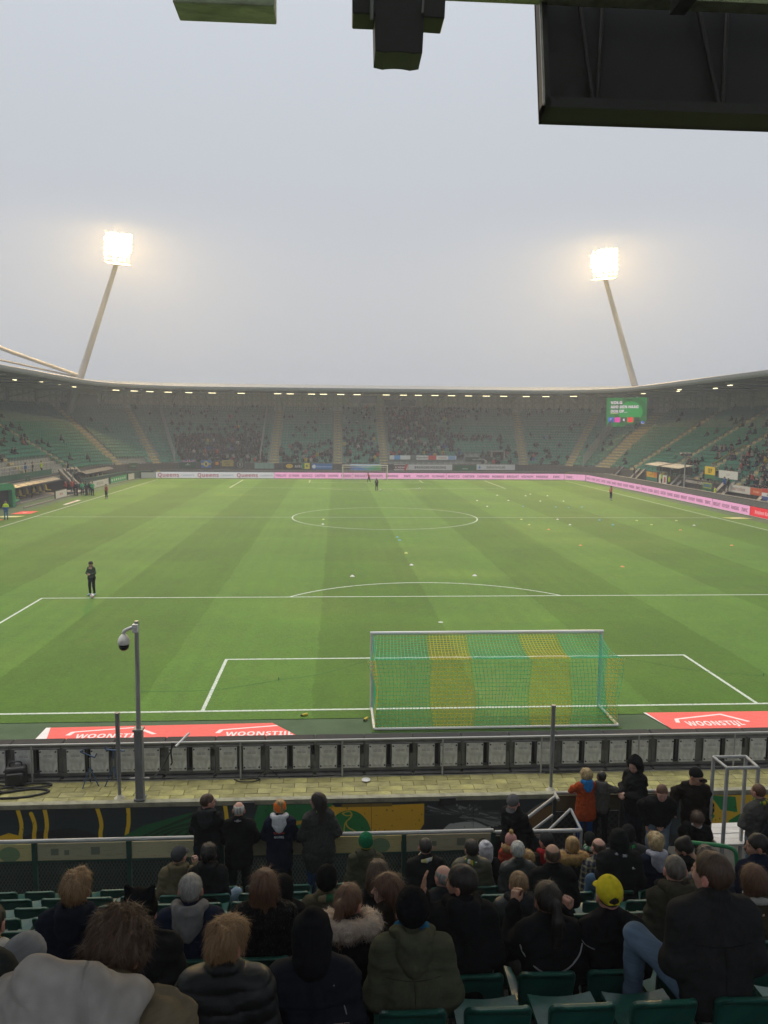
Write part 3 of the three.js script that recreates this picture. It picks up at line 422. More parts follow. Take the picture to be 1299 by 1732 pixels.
// ---------------------------------------------------------------- leaning floodlight masts
const poleMat = std([0.42, 0.43, 0.44], 0.55, { map: grimeTex });
const floodGlow = std([1, 0.95, 0.8], 0.3, { emissive: new THREE.Color(1, 0.80, 0.45), emissiveIntensity: 60 });
const floodEdge = std([0.9, 0.7, 0.3], 0.3, { emissive: new THREE.Color(1, 0.6, 0.13), emissiveIntensity: 2.4 });
const floodDim = std([0.9, 0.8, 0.6], 0.3, { emissive: new THREE.Color(1, 0.82, 0.5), emissiveIntensity: 14 });
function mast(label, foot, head, side) {
  const g = base('floodlight_mast', foot); tag(g, label, 'floodlight'); const h = V(...head).sub(V(...foot));
  obj('pole', rod([0, 0, 0], [h.x, h.y, h.z], 0.82, 0.38, 16), poleMat, g);
  const n = h.clone().normalize();
  obj('brace', [rod([n.x * 15, n.y * 15, n.z * 15], [-side * 3.2, 13.6, 2.2], 0.12, 0.12, 6), tube([[side * 0.9, 14, 0.5], [side * 3.5, 13.9, 0.8]], 0.2, 4, 6)], poleMat, g);
  obj('ladder', [0.28, -0.28].map((s) => rod([n.x * 11 + s, n.y * 11, n.z * 11 + 0.98], [n.x * 16 + s, n.y * 16, n.z * 16 + 0.9], 0.04, 0.04, 5)).concat([...Array(12)].map((_, i) => { const k = 11.2 + i * 0.4; return rod([n.x * k - 0.28, n.y * k, n.z * k + 0.96], [n.x * k + 0.28, n.y * k, n.z * k + 0.96], 0.025, 0.025, 5); })), galvanised, g);
  // lamp carrier: turned to the pitch and tipped down
  const c = new THREE.Group(); c.name = 'lamp_carrier'; c.position.copy(h); c.rotation.order = 'YXZ'; const aim = V(0, 0, -40).sub(V(...head)); c.rotation.y = Math.atan2(aim.x, aim.z); c.rotation.x = 0.28; c.scale.setScalar(0.8); g.add(c);
  const bars = []; for (let r = 0; r < 6; r++) bars.push(bx(5.2, 0.12, 0.12, 0, 0.5 + r * 0.98, -0.25)); for (const x of [-2.4, -0.8, 0.8, 2.4]) bars.push(bx(0.14, 6.4, 0.16, x, 2.7, -0.4)); obj('frame', bars, greySteel, c); obj('service_deck', bx(4.8, 0.12, 2.7, 0, -0.35, 0.75), greySteel, c);
  for (let r = 0; r < 6; r++) for (let k = 0; k < 6; k++) {
    const x = -2.4 + k * 0.96, y = 0.5 + r * 0.98, dim = r < 1 ? true : (r === 5 && (side < 0 ? k < 1 : k < 2)) ? true : r === 1 ? (k + (side > 0 ? 0 : 1)) % 2 === 0 : false;
    if (dim && hash3(k, r, side + 5) < 0.2) continue;
    obj('lamp', put(new THREE.CylinderGeometry(0.34, 0.26, 0.3, 12), x, y, 0.05, Math.PI / 2), greySteel, c);
    const disc = put(new THREE.CylinderGeometry(dim ? 0.2 : 0.47, dim ? 0.2 : 0.47, 0.04, 14), x, y, 0.225, Math.PI / 2); const rim = !dim && (r === 5 || k === 0 || k === 5) && hash3(k, r, side + 9) < 0.62; obj('lamp_glass', disc, dim ? floodDim : rim ? floodEdge : floodGlow, c);
  }
  const l = new THREE.PointLight(new THREE.Color(1, 0.62, 0.2), FLOOD, 0, 2); l.position.copy(h).add(V(0, 3.0, 0)).add(aim.clone().normalize().multiplyScalar(1.1)); l.castShadow = true; l.shadow.radius = 110; l.name = 'floodlight_lamp'; g.add(l);
}
const FLOOD = 9000;
mast('white floodlight mast leaning in behind the left corner, its lamps glaring in the mist', [-57, -2.2, -119], [-42.1, 36.4, -114.5], -1);
mast('white floodlight mast leaning in behind the right corner, its lamps glaring in the mist', [57, -2.2, -119], [42.6, 35.6, -114.5], 1);
{ // pipe truss on the left roof
  const g = base('roof_truss'); tag(g, 'white pipe truss rising from the left stand roof at the photo edge', 'truss');
  obj('upper_pipe', tube([-48.62,17.16,-112, -50.91,18.52,-100, -51.99,19.49,-90, -52.17,20.59,-80].reduce((a, v, i) => { if (i % 3 === 0) a.push([]); a[a.length - 1].push(v); return a; }, []), 0.3, 24, 8), poleMat, g);
  obj('lower_pipe', tube([-48.83,16.86,-112, -50.95,17.45,-100, -52.06,17.77,-90, -52.31,17.62,-80].reduce((a, v, i) => { if (i % 3 === 0) a.push([]); a[a.length - 1].push(v); return a; }, []), 0.14, 24, 6), greySteel, g);
}
{ // big screen at the right corner
  const q = [48.6, 11.95, -117.2], g = base('big_screen', q, -0.42); tag(g, 'lit green video screen with social media icons hanging in the right corner', 'video screen'); g.rotation.z = 0.012;
  const t = canvasTex(512, 420, (c, w, h) => {
    fill(c, w, h, '#0a6e2d'); c.fillStyle = '#065a24'; c.beginPath(); c.arc(w * 0.62, h * 0.5, w * 0.42, 0, 7); c.fill(); c.fillStyle = '#128a3a'; c.beginPath(); c.arc(w * 0.6, h * 0.5, w * 0.3, 0, 7); c.fill();
    c.textAlign = 'left'; c.textBaseline = 'middle'; c.fillStyle = '#f5cfe6'; c.font = 'bold 58px sans-serif'; c.fillText('VOLG', w * 0.1, h * 0.17); c.fillText('ADO DEN HAAG', w * 0.1, h * 0.32, w * 0.7); c.fillText('OOK OP...', w * 0.1, h * 0.47, w * 0.42); c.fillStyle = '#e8e0a0'; c.fillRect(w * 0.1, h * 0.54, w * 0.2, 5);
    const ic = [['#2f5fc0', 'f'], ['#e02aa0', '◎'], ['#17301f', 'X'], ['#e8202a', '▶'], ['#17301f', '♪']]; ic.forEach(([b, s], i) => { c.fillStyle = b; c.fillRect(w * (0.05 + i * 0.16), h * 0.68, w * 0.14, h * 0.17); words(c, s, w * (0.12 + i * 0.16), h * 0.77, 50, '#f0e6ee'); }); c.fillStyle = '#2c56c0'; c.fillRect(w * 0.84, h * 0.82, w * 0.15, h * 0.17); words(c, 'in', w * 0.915, h * 0.9, 50, '#e8ecf4');
  });
  obj('cabinet', bx(7.3, 5.5, 0.7, 0, 0, -0.37), blackMetal, g);
  obj('display', new THREE.PlaneGeometry(7.1, 5.3).translate(0, 0, 0.003), new THREE.MeshStandardMaterial({ color: 0x050505, roughness: 0.5, emissive: 0xffffff, emissiveMap: t, emissiveIntensity: 0.8 }), g);
  obj('hanger', [rod([-2.5, 2.7, -0.4], [-2.5, 4.2, -0.4], 0.08), rod([2.5, 2.7, -0.4], [2.5, 4.2, -0.4], 0.08)], greySteel, g);
}

// ---------------------------------------------------------------- goals
const postWhite = std([0.74, 0.74, 0.72], 0.38, { map: speckTex });
const netRope = (r, g, b) => new THREE.MeshPhysicalMaterial({ color: new THREE.Color().setRGB(r, g, b), roughness: 1, transmission: 0.5, thickness: 0 }), netGreen = netRope(0.1, 0.78, 0.48), netYellow = netRope(0.95, 0.8, 0.02), netWhite = std([0.6, 0.6, 0.58], 0.7, { map: speckTex });
function ropes(P, us, vs, r, ru = 10) { // ropes along both directions of the surface P(u, v)
  const out = [], line = (f) => { const pts = []; for (let i = 0; i <= ru; i++) pts.push(f(i / ru)); const pos = [], ix = []; pts.forEach((p, i) => { const q = pts[Math.min(ru, i + 1)], o = pts[Math.max(0, i - 1)], d = V(q[0] - o[0], q[1] - o[1], q[2] - o[2]).normalize(), a = (Math.abs(d.y) > 0.9 ? V(1, 0, 0) : V(0, 1, 0)).cross(d).normalize(), b = d.clone().cross(a); for (let k = 0; k < 3; k++) { const c = Math.cos(k * 2.094) * r, s = Math.sin(k * 2.094) * r; pos.push(p[0] + a.x * c + b.x * s, p[1] + a.y * c + b.y * s, p[2] + a.z * c + b.z * s); } }); for (let i = 0; i < ru; i++) for (let k = 0; k < 3; k++) { const a = i * 3 + k, b = i * 3 + (k + 1) % 3; ix.push(a, b, a + 3, b, b + 3, a + 3); } const g = new THREE.BufferGeometry(); g.setAttribute('position', new THREE.Float32BufferAttribute(pos, 3)); g.setAttribute('uv', new THREE.Float32BufferAttribute(new Float32Array(pos.length / 3 * 2), 2)); g.setIndex(ix); g.computeVertexNormals(); return g; };
  for (const u of us) out.push(line((t) => P(u, t))); for (const v of vs) out.push(line((t) => P(us[0] + (us[us.length - 1] - us[0]) * t, v)));
  return out;
}
const lin = (a, b, n) => [...Array(n + 1)].map((_, i) => a + (b - a) * i / n);
function goal(label, z, dir, fine) {
  const g = base('football_goal', [0, 0, z]); tag(g, label, 'goal');
  const W = 3.72, H = 2.44, r = 0.06;
  for (const s of [-1, 1]) obj('post', [rod([s * W, 0, 0], [s * W, H + 0.06, 0], r, r, 14), bx(0.035, H, 0.012, s * W - s * 0.0, H / 2, dir * (r + 0.002))], postWhite, g);
  obj('crossbar', rod([-W - r, H + 0.06, 0], [W + r, H + 0.06, 0], r, r, 14), postWhite, g);
  const D = 1.78 * dir, TB = 1.55 * dir, TY = 2.08;
  obj('ground_frame', [rod([-W, 0.05, 0], [-W, 0.05, D], 0.045), rod([W, 0.05, 0], [W, 0.05, D], 0.045), rod([-W, 0.05, D], [W, 0.05, D], 0.045)], postWhite, g);
  // the top corners are pulled outwards and back by cords
  const bulge = (x) => x * (1 + 0.0 * 0), edge = [-3.66, -2.0, -0.72, 0.95, 2.2, 3.66];
  const top = (u, v) => { const x = u * (1 + 0.07 * v * Math.pow(Math.abs(u) / 3.66, 4)) + 0.06 * Math.sin(u * 1.2) * v; return [x, H + 0.02 - (H - TY) * v - 0.2 * Math.sin(Math.PI * v) * (0.8 + 0.2 * Math.cos(u * 2)), TB * v]; };
  const back = (u, v) => { const t = top(u, 1); return [t[0] * (1 - v) + u * v + 0.05 * Math.sin(u * 2 + v * 5), TY * (1 - v) + 0.05 * v, TB + (D - TB) * v + dir * 0.08 * Math.sin(v * 3)]; };
  const side = (s) => (u, v) => { const z1 = D * u, topY = u < 0.87 ? H - (H - TY) * u / 0.87 : TY, outX = s * (3.66 + 0.28 * Math.pow(u, 3) * (1 - v) + 0.16 * u * Math.sin(Math.PI * Math.min(1, v * 1.2)) * -1); return [outX, topY * (1 - v) + 0.05 * v - 0.1 * Math.sin(Math.PI * u) * (1 - v), z1 * (1 - 0.13 * (1 - v))]; };
  const k = fine ? 0.105 : 0.3, rp = fine ? 0.0068 : 0.012;
  for (let i = 0; i < 5; i++) {
    const m = fine ? (i % 2 ? netYellow : netGreen) : netWhite, n = Math.round((edge[i + 1] - edge[i]) / k), us = lin(edge[i], edge[i + 1], n);
    tag(obj('net_top', ropes(top, us, lin(0.08, 1, fine ? 14 : 5), rp), m, g), null, null, null, null); obj('net_back', ropes(back, us, lin(0.05, 1, fine ? 17 : 7), rp), m, g);
  }
  for (const s of [-1, 1]) { obj('net_side', ropes(side(s), lin(0.02, 0.5, fine ? 8 : 3), lin(0, 1, fine ? 20 : 7), rp), fine ? netGreen : netWhite, g); obj('net_side', ropes(side(s), lin(0.52, 1, fine ? 8 : 3), lin(0.03, 1, fine ? 20 : 7), rp), fine ? netYellow : netWhite, g); }
  if (fine) { const gy = []; for (const [s, ax, az] of [[-1, -6.9, -2.95], [1, 10.9, -2.8]]) { const t = top(s * 3.66, 1); gy.push(tube([t, [(t[0] + ax) / 2, 0.95, (t[2] + az) / 2], [ax, 0.02, az]], 0.004, 12, 4), rod([ax, 0, az], [ax, 0.12, az], 0.015)); } gy.push(tube([[-6.9, 0.02, -2.95], [-9, 0.02, -2.0], [-11.5, 0.02, -1.9]], 0.004, 8, 4)); obj('guy_cord', gy, std([0.06, 0.26, 0.12], 0.7, { map: speckTex }), g); }
  return g;
}
goal('white goal with a green and yellow striped net, nearest in the photo', 0, 1, true);
goal('small distant white goal before the pink board at the far end', -105, -1, false);
// corner flags at the far end
for (const [s, l] of [[-1, 'corner flag at the far left corner of the pitch'], [1, 'corner flag at the far right corner of the pitch']]) { const g = base('corner_flag', [s * 34, 0, -105]); tag(g, l, 'corner flag'); obj('pole', rod([0, 0, 0], [0, 1.5, 0], 0.02), std([0.6, 0.5, 0.1], 0.6, { map: speckTex }), g); obj('flag', bx(0.42, 0.3, 0.012, 0.22, 1.34, 0, 0, 0.4), std([0.5, 0.4, 0.05], 0.7, { map: speckTex }), g); }
// ball, bottles, cones
{
  const t = canvasTex(128, 64, (g, w, h) => { fill(g, w, h, '#e9e6e2'); g.fillStyle = '#c8333a'; for (const [x, y] of [[15, 16], [50, 40], [85, 14], [112, 44], [30, 56], [70, 60]]) { g.beginPath(); g.arc(x, y, 9, 0, 7); g.fill(); } g.fillStyle = '#222a55'; for (const [x, y] of [[34, 18], [98, 30], [66, 24]]) { g.beginPath(); g.arc(x, y, 5, 0, 7); g.fill(); } });
  const b = obj('football', new THREE.SphereGeometry(0.11, 20, 14), std([1, 1, 1], 0.4, { map: t })); b.position.set(-17.55, 0.12, -16.5); tag(b, 'white and red football on the penalty area line at the feet of the keeper', 'football');
  [[1.4, -84.4, 'white football beside the dark figure before the far goal'], [7.2, -87.0, 'white football on the grass right of the far goal']].forEach(([x, z, l]) => { const c = obj('football', new THREE.SphereGeometry(0.12, 12, 8), white); c.position.set(x, 0.12, z); tag(c, l, 'football'); });
  for (const [x, z, ry, l] of [[-5.85, 0.52, 0.5, 'yellow drinks bottle lying on the turf left of the near goal'], [-3.95, 0.95, 1.0, 'yellow drinks bottle lying beside the left foot of the near goal']]) { const g = base('drinks_bottle', [x, 0.045, z], ry); tag(g, l, 'bottle'); obj('body', put(lathe([[0.001, -0.1], [0.042, -0.1], [0.042, 0.05], [0.03, 0.075], [0.02, 0.08]], 14), 0, 0, 0, 0, 0, Math.PI / 2), std([0.66, 0.5, 0.02], 0.4, { map: speckTex }), g); obj('cap', put(lathe([[0.001, 0.15], [0.012, 0.14], [0.034, 0.1], [0.034, 0.078], [0.001, 0.078]], 12), 0, 0, 0, 0, 0, Math.PI / 2), blackPlastic, g); }
  const discGeo = lathe([[0.035, 0.075], [0.045, 0.075], [0.1, 0.012], [0.125, 0.008], [0.125, 0.0]], 14);
  const dm = { w: std([0.8, 0.8, 0.76], 0.5, { map: speckTex }), y: std([0.66, 0.7, 0.2], 0.5, { map: speckTex }), o: std([0.85, 0.35, 0.1], 0.5, { map: speckTex }), b: std([0.1, 0.42, 0.55], 0.5, { map: speckTex }) };
  const cone = (k, x, z, label) => { const c = shadowed(new THREE.Mesh(discGeo, dm[k])); c.name = numbered('training_cone'); c.position.set(x, 0.005, z); c.scale.setScalar(1.15); scene.add(c); tag(c, label, 'cone', 'training cones on the pitch'); };
  const C = [['w', -3.87,0,-22.12, 'white disc cone left of the penalty arc'], ['w', 3.6,0,-22.18, 'white disc cone just above the penalty arc on its right'], ['w', 0.08,0,-25.86, 'white disc cone nearest the penalty arc in the slanting row'], ['y', 0.16,0,-30.6, 'yellowish disc cone in the slanting row below the centre circle'], ['b', 0.21,0,-36.93, 'blue disc cone lower of the pair just below the centre circle'], ['b', 0.15,0,-38.57, 'blue disc cone upper of the pair just below the centre circle'], ['w', -6.06,0,-46.92, 'white disc cone on the lower edge of the centre circle'], ['y', -6.06,0,-50.53, 'disc cone just inside the left of the centre circle'], ['o', 13.89,0,-25.03, 'orange disc cone nearest on the right half'], ['o', 13.98,0,-34.1, 'orange disc cone midway on the right half'], ['o', 14.03,0,-43.32, 'orange disc cone left of the row beyond the centre circle'], ['o', 25.98,0,-34.03, 'orange disc cone far right by the touchline'], ['o', 25.9,0,-42.97, 'orange disc cone in the right group']];
  for (const [k, x, y, z, l] of C) cone(k, x, z, l);
  for (const [k, x, y, z] of [['y', 13.35,0,-50.73], ['y', 13.09,0,-46.62], ['w', 16.97,0,-50.77], ['w', 16.96,0,-46.64], ['y', 24.61,0,-49.88], ['y', 24.78,0,-46.7], ['y', 28.62,0,-49.92], ['w', 28.71,0,-46.29]]) cone(k, x, z, 'pale disc cone in the two rows right of the centre circle');
  for (const [k, x, y, z] of [['b', 21.04,0,-50.33], ['b', 21.08,0,-46.67], ['b', 16.53,0,-63.09], ['b', 20.15,0,-62.53], ['b', 21.47,0,-61.92], ['b', 23.19,0,-62.59]]) cone(k, x, z, 'small blue disc cone in the rows on the right half');
  for (const [k, x, y, z] of [['w', 12.46,0,-69.99], ['w', 16.38,0,-70.1], ['w', 20.21,0,-69.46], ['w', 23.11,0,-69.54], ['w', 12.35,0,-63], ['w', 16.51,0,-77.42], ['w', 20.14,0,-76.68], ['w', 21.46,0,-79.39], ['w', 23.1,0,-76.79]]) cone(k, x, z, 'tiny white disc cone in the far rows of the right half');
}
// printed carpets behind the goal and along the touchline
function carpet(label, corners, draw, y = 0.009) { const sh = new THREE.Shape(corners.map(([x, z]) => new THREE.Vector2(x, -z))), g = new THREE.ExtrudeGeometry(sh, { depth: 0.012, bevelEnabled: false }).rotateX(-Math.PI / 2).translate(0, y - 0.004, 0), p = g.attributes.position, u = g.attributes.uv, xs = corners.map((c) => c[0]), zs = corners.map((c) => c[1]), x0 = Math.min(...xs), x1 = Math.max(...xs), z0 = Math.min(...zs), z1 = Math.max(...zs); for (let i = 0; i < p.count; i++) u.setXY(i, (p.getX(i) - x0) / (x1 - x0), 1 - (p.getZ(i) - z0) / (z1 - z0)); const m = obj('advertising_carpet', g, std([1, 1, 1], 0.9, { map: canvasTex(1024, 256, draw), bumpMap: bumpTex, bumpScale: 0.02 })); return tag(m, label, 'carpet'); }
const redArt = (mir) => (g, w, h) => { fill(g, w, h, '#e8675f'); g.fillStyle = '#e3dedb'; g.save(); if (mir) { g.translate(w, 0); g.scale(-1, 1); } g.beginPath(); g.moveTo(0, 0); g.lineTo(w * 0.012, 0); g.lineTo(w * 0.07, h); g.lineTo(0, h); g.fill(); g.restore(); g.strokeStyle = '#e9dcd9'; g.lineJoin = 'round'; const house = (x) => { g.lineWidth = h * 0.07; g.beginPath(); g.moveTo(w * x, h * 0.75); g.lineTo(w * (x + 0.01), h * 0.5); g.lineTo(w * (x + 0.22), h * 0.2); g.lineTo(w * (x + 0.30), h * 0.75); g.stroke(); g.fillStyle = '#efdfdc'; g.font = `bold ${h * 0.42}px sans-serif`; g.textAlign = 'left'; g.fillText('WOONSTIJL', w * (x + 0.03), h * 0.98, w * 0.24); }; g.save(); g.scale(1, 0.46); house(0.1); house(0.62); g.restore(); for (let i = 0; i < 900; i++) { g.fillStyle = i % 2 ? 'rgba(255,225,215,0.10)' : 'rgba(120,40,40,0.08)'; g.fillRect(rnd() * w, rnd() * h, 2 + rnd() * 26, 1 + rnd() * 3); } };
carpet('long red and white printed carpet on the turf left of the near goal', [[-13.5, 3.2], [-13.5, 1.2], [-6.8, 1.08], [-5.2, 3.1]], redArt(false));
carpet('long red and white printed carpet on the turf right of the near goal', [[5.6, 3.2], [4.95, 0.68], [12.5, 0.72], [12.5, 3.2]], redArt(false));
carpet('red carpet on the turf by the left touchline', [[-37.1, -54.6], [-37.0, -57.3], [-35.4, -57.3], [-35.4, -55.0]], (g, w, h) => { fill(g, w, h, '#e3564e'); words(g, 'WOON', w * 0.5, h * 0.5, h * 0.3, '#f0e4e0'); });
carpet('pale yellow carpet beside the red one at the left touchline', [[-37.6, -52.0], [-37.2, -53.0], [-35.1, -53.2], [-35.6, -52.1]], (g, w, h) => { fill(g, w, h, '#c9c98a'); words(g, 'keuken', w * 0.5, h * 0.5, h * 0.4, '#ecebd8'); });
carpet('red carpet cut by the left edge of the photo', [[-37.2, -48.5], [-37.0, -50.2], [-35.9, -50.2], [-36.2, -48.5]], (g, w, h) => fill(g, w, h, '#df5a50'));
carpet('white and pink lettered mat across the left touchline', [[-35.25, -64.0], [-35.35, -69.4], [-34.95, -69.4], [-34.85, -64.0]], (g, w, h) => { fill(g, w, h, '#d9cfcb'); words(g, 'BETCITY', w * 0.5, h * 0.5, h * 0.6, '#c2606a'); });
carpet('pale yellow carpet by the right touchline', [[34.6, -52.6], [35.2, -51.6], [37.4, -51.8], [36.6, -52.9]], (g, w, h) => { fill(g, w, h, '#bdb878'); words(g, 'keuken', w * 0.5, h * 0.5, h * 0.4, '#e4e2cc'); });

// ---------------------------------------------------------------- LED boards behind the near goal, seen from behind
{
  const casing = std([0.15, 0.153, 0.15], 0.6, { map: grimeTex }), panelMat = std([0.72, 0.725, 0.7], 0.5, { map: speckTex, bumpMap: bumpTex, bumpScale: 0.002 }), pad = std([0.018, 0.018, 0.018], 0.8, { map: speckTex, bumpMap: bumpTex, bumpScale: 0.004 }), slot = std([0.4, 0.4, 0.39], 0.5, { map: speckTex });
  const proto = base('led_board', [0, 0, 4.55]);
  obj('casing', [bx(1.27, 0.98, 0.2, 0, 0.6, -0.05), bx(1.27, 0.11, 0.34, 0, 1.02, 0), bx(1.27, 0.1, 0.36, 0, 0.2, 0.0), bx(0.16, 0.3, 0.1, 0.62, 0.8, 0.08), bx(0.1, 0.86, 0.12, -0.585, 0.6, 0.07), bx(0.1, 0.86, 0.12, 0.585, 0.6, 0.07), bx(1.2, 0.03, 0.06, 0, 0.98, 0.17), bx(1.2, 0.1, 0.5, 0, 0.05, 0.05)], casing, proto);
  obj('cushion', rbx(1.275, 0.08, 0.34, 0.045, 0, 1.09, -0.02), pad, proto);
  obj('socket', [bx(0.17, 0.22, 0.06, 0.62, 0.52, 0.045), bx(0.08, 0.66, 0.05, 0, 0.6, 0.04)], voidMat, proto);
  for (const s of [-1, 1]) {
    const p = obj('back_panel', rbx(0.445, 0.72, 0.05, 0.012, s * 0.3, 0.6, 0.175), panelMat, proto);
    const v = []; for (const [vx, vy] of [[-0.06, 0.79], [0.06, 0.79], [-0.06, 0.75], [0.06, 0.75], [-0.06, 0.32], [0.06, 0.32]]) v.push(bx(0.1, 0.014, 0.012, s * 0.3 + vx, vy, 0.203)); obj('vent', v, slot, p);
    const k = []; for (const [vx, vy] of [[-0.19, 0.9], [0.19, 0.9], [-0.19, 0.32], [0.19, 0.32]]) k.push(put(new THREE.CylinderGeometry(0.022, 0.022, 0.03, 10), s * 0.3 + vx, vy, 0.205, Math.PI / 2)); obj('latch', k, rubber, p);
  }
  const L = 'black advertising board with two grey back panels, in the row behind the near goal';
  for (let n = -6; n <= 13; n++) { const o = n === -6 ? proto : proto.clone(); if (n !== -6) { o.name = numbered('led_board'); scene.add(o); } o.position.set(-6.05 + 1.28 * n, 0, 4.55); o.scale.y = 0.87; o.rotation.set(0, rr(-0.012, 0.012), rr(-0.005, 0.005)); tag(o, `black advertising board with grey back panels, ${ORD[n + 6]} from the left behind the near goal`, 'advertising board', 'advertising boards behind the near goal'); }
  // hand rail in front of them
  const g = base('hand_rail', [0, 0, 0]); tag(g, 'long grey tubular hand rail along the backs of the advertising boards', 'railing'); obj('top_rail', rod([-15, 1.04, 4.93], [12, 1.04, 4.86], 0.028, 0.028, 10), galvanised, g);
  for (let x = -15.2; x < 12; x += 2.6) obj('post', [rod([x + 0.1, 0.03, 4.9], [x + 0.1, 1.03, 4.9], 0.024), bx(0.1, 0.02, 0.1, x + 0.1, 0.035, 4.9)], galvanised, g);
  const arm = base('rail_arm'); tag(arm, 'short white tube with black straps tied to the hand rail right of the camera pole', 'bracket'); obj('tube', rod([-8.9, 0.98, 5.0], [-8.62, 1.2, 4.7], 0.03), white, arm); obj('strap', [tube([[-8.95, 1.05, 4.97], [-9.08, 0.75, 5.05], [-9.25, 0.45, 5.2], [-9.4, 0.35, 5.4]], 0.016, 10, 5), tube([[-9.0, 1.06, 4.97], [-9.02, 0.8, 5.02], [-9.0, 0.55, 5.02], [-9.03, 0.5, 5.02]], 0.02, 8, 5)], blackPlastic, arm);
}
// ---------------------------------------------------------------- paved walkway and its tiles
{
  const w = base('walkway'); tag(w, null, null, null, 'structure');
  obj('bedding', bx(30, 0.03, 1.5, -0.5, 0.005, 5.35), std([0.05, 0.048, 0.03], 0.95, { map: grimeTex }), w);
  obj('edge_beam', bx(30, 0.11, 0.17, -0.5, 0.035, 6.085), std([0.34, 0.33, 0.24], 0.85, { map: grimeTex, bumpMap: bumpTex, bumpScale: 0.004 }), w);
  obj('gutter', bx(30, 0.05, 0.22, -0.5, 0.02, 4.82), std([0.2, 0.2, 0.17], 0.8, { map: grimeTex }), w);
  const tg = rbx(0.592, 0.06, 0.262, 0.008, 0, 0, 0, 0, 0, 0, 1); const mats = []; for (let i = 0; i < 7; i++) { const k = 0.85 + 0.05 * i, m = std([0.33 * k, 0.31 * k, 0.13 * k * (0.9 + 0.06 * (i % 3))], 0.8, { map: grimeTex.clone(), bumpMap: bumpTex, bumpScale: 0.004 }); m.map.offset.set(i * 0.37, i * 0.21); m.map.repeat.set(0.7, 0.5); mats.push(m); }
  for (let r = 0; r < 4; r++) for (let i = 0; i < 48; i++) { const m = shadowed(new THREE.Mesh(tg, mats[Math.floor(rnd() * 7)])); m.name = 'paving_slab'; m.position.set(-14.3 + i * 0.6 + (r % 2) * 0.3, 0.018 + rr(-0.004, 0.004), 5.06 + r * 0.268); m.rotation.set(rr(-0.006, 0.006), rr(-0.004, 0.004), rr(-0.006, 0.006)); w.add(m); }
}
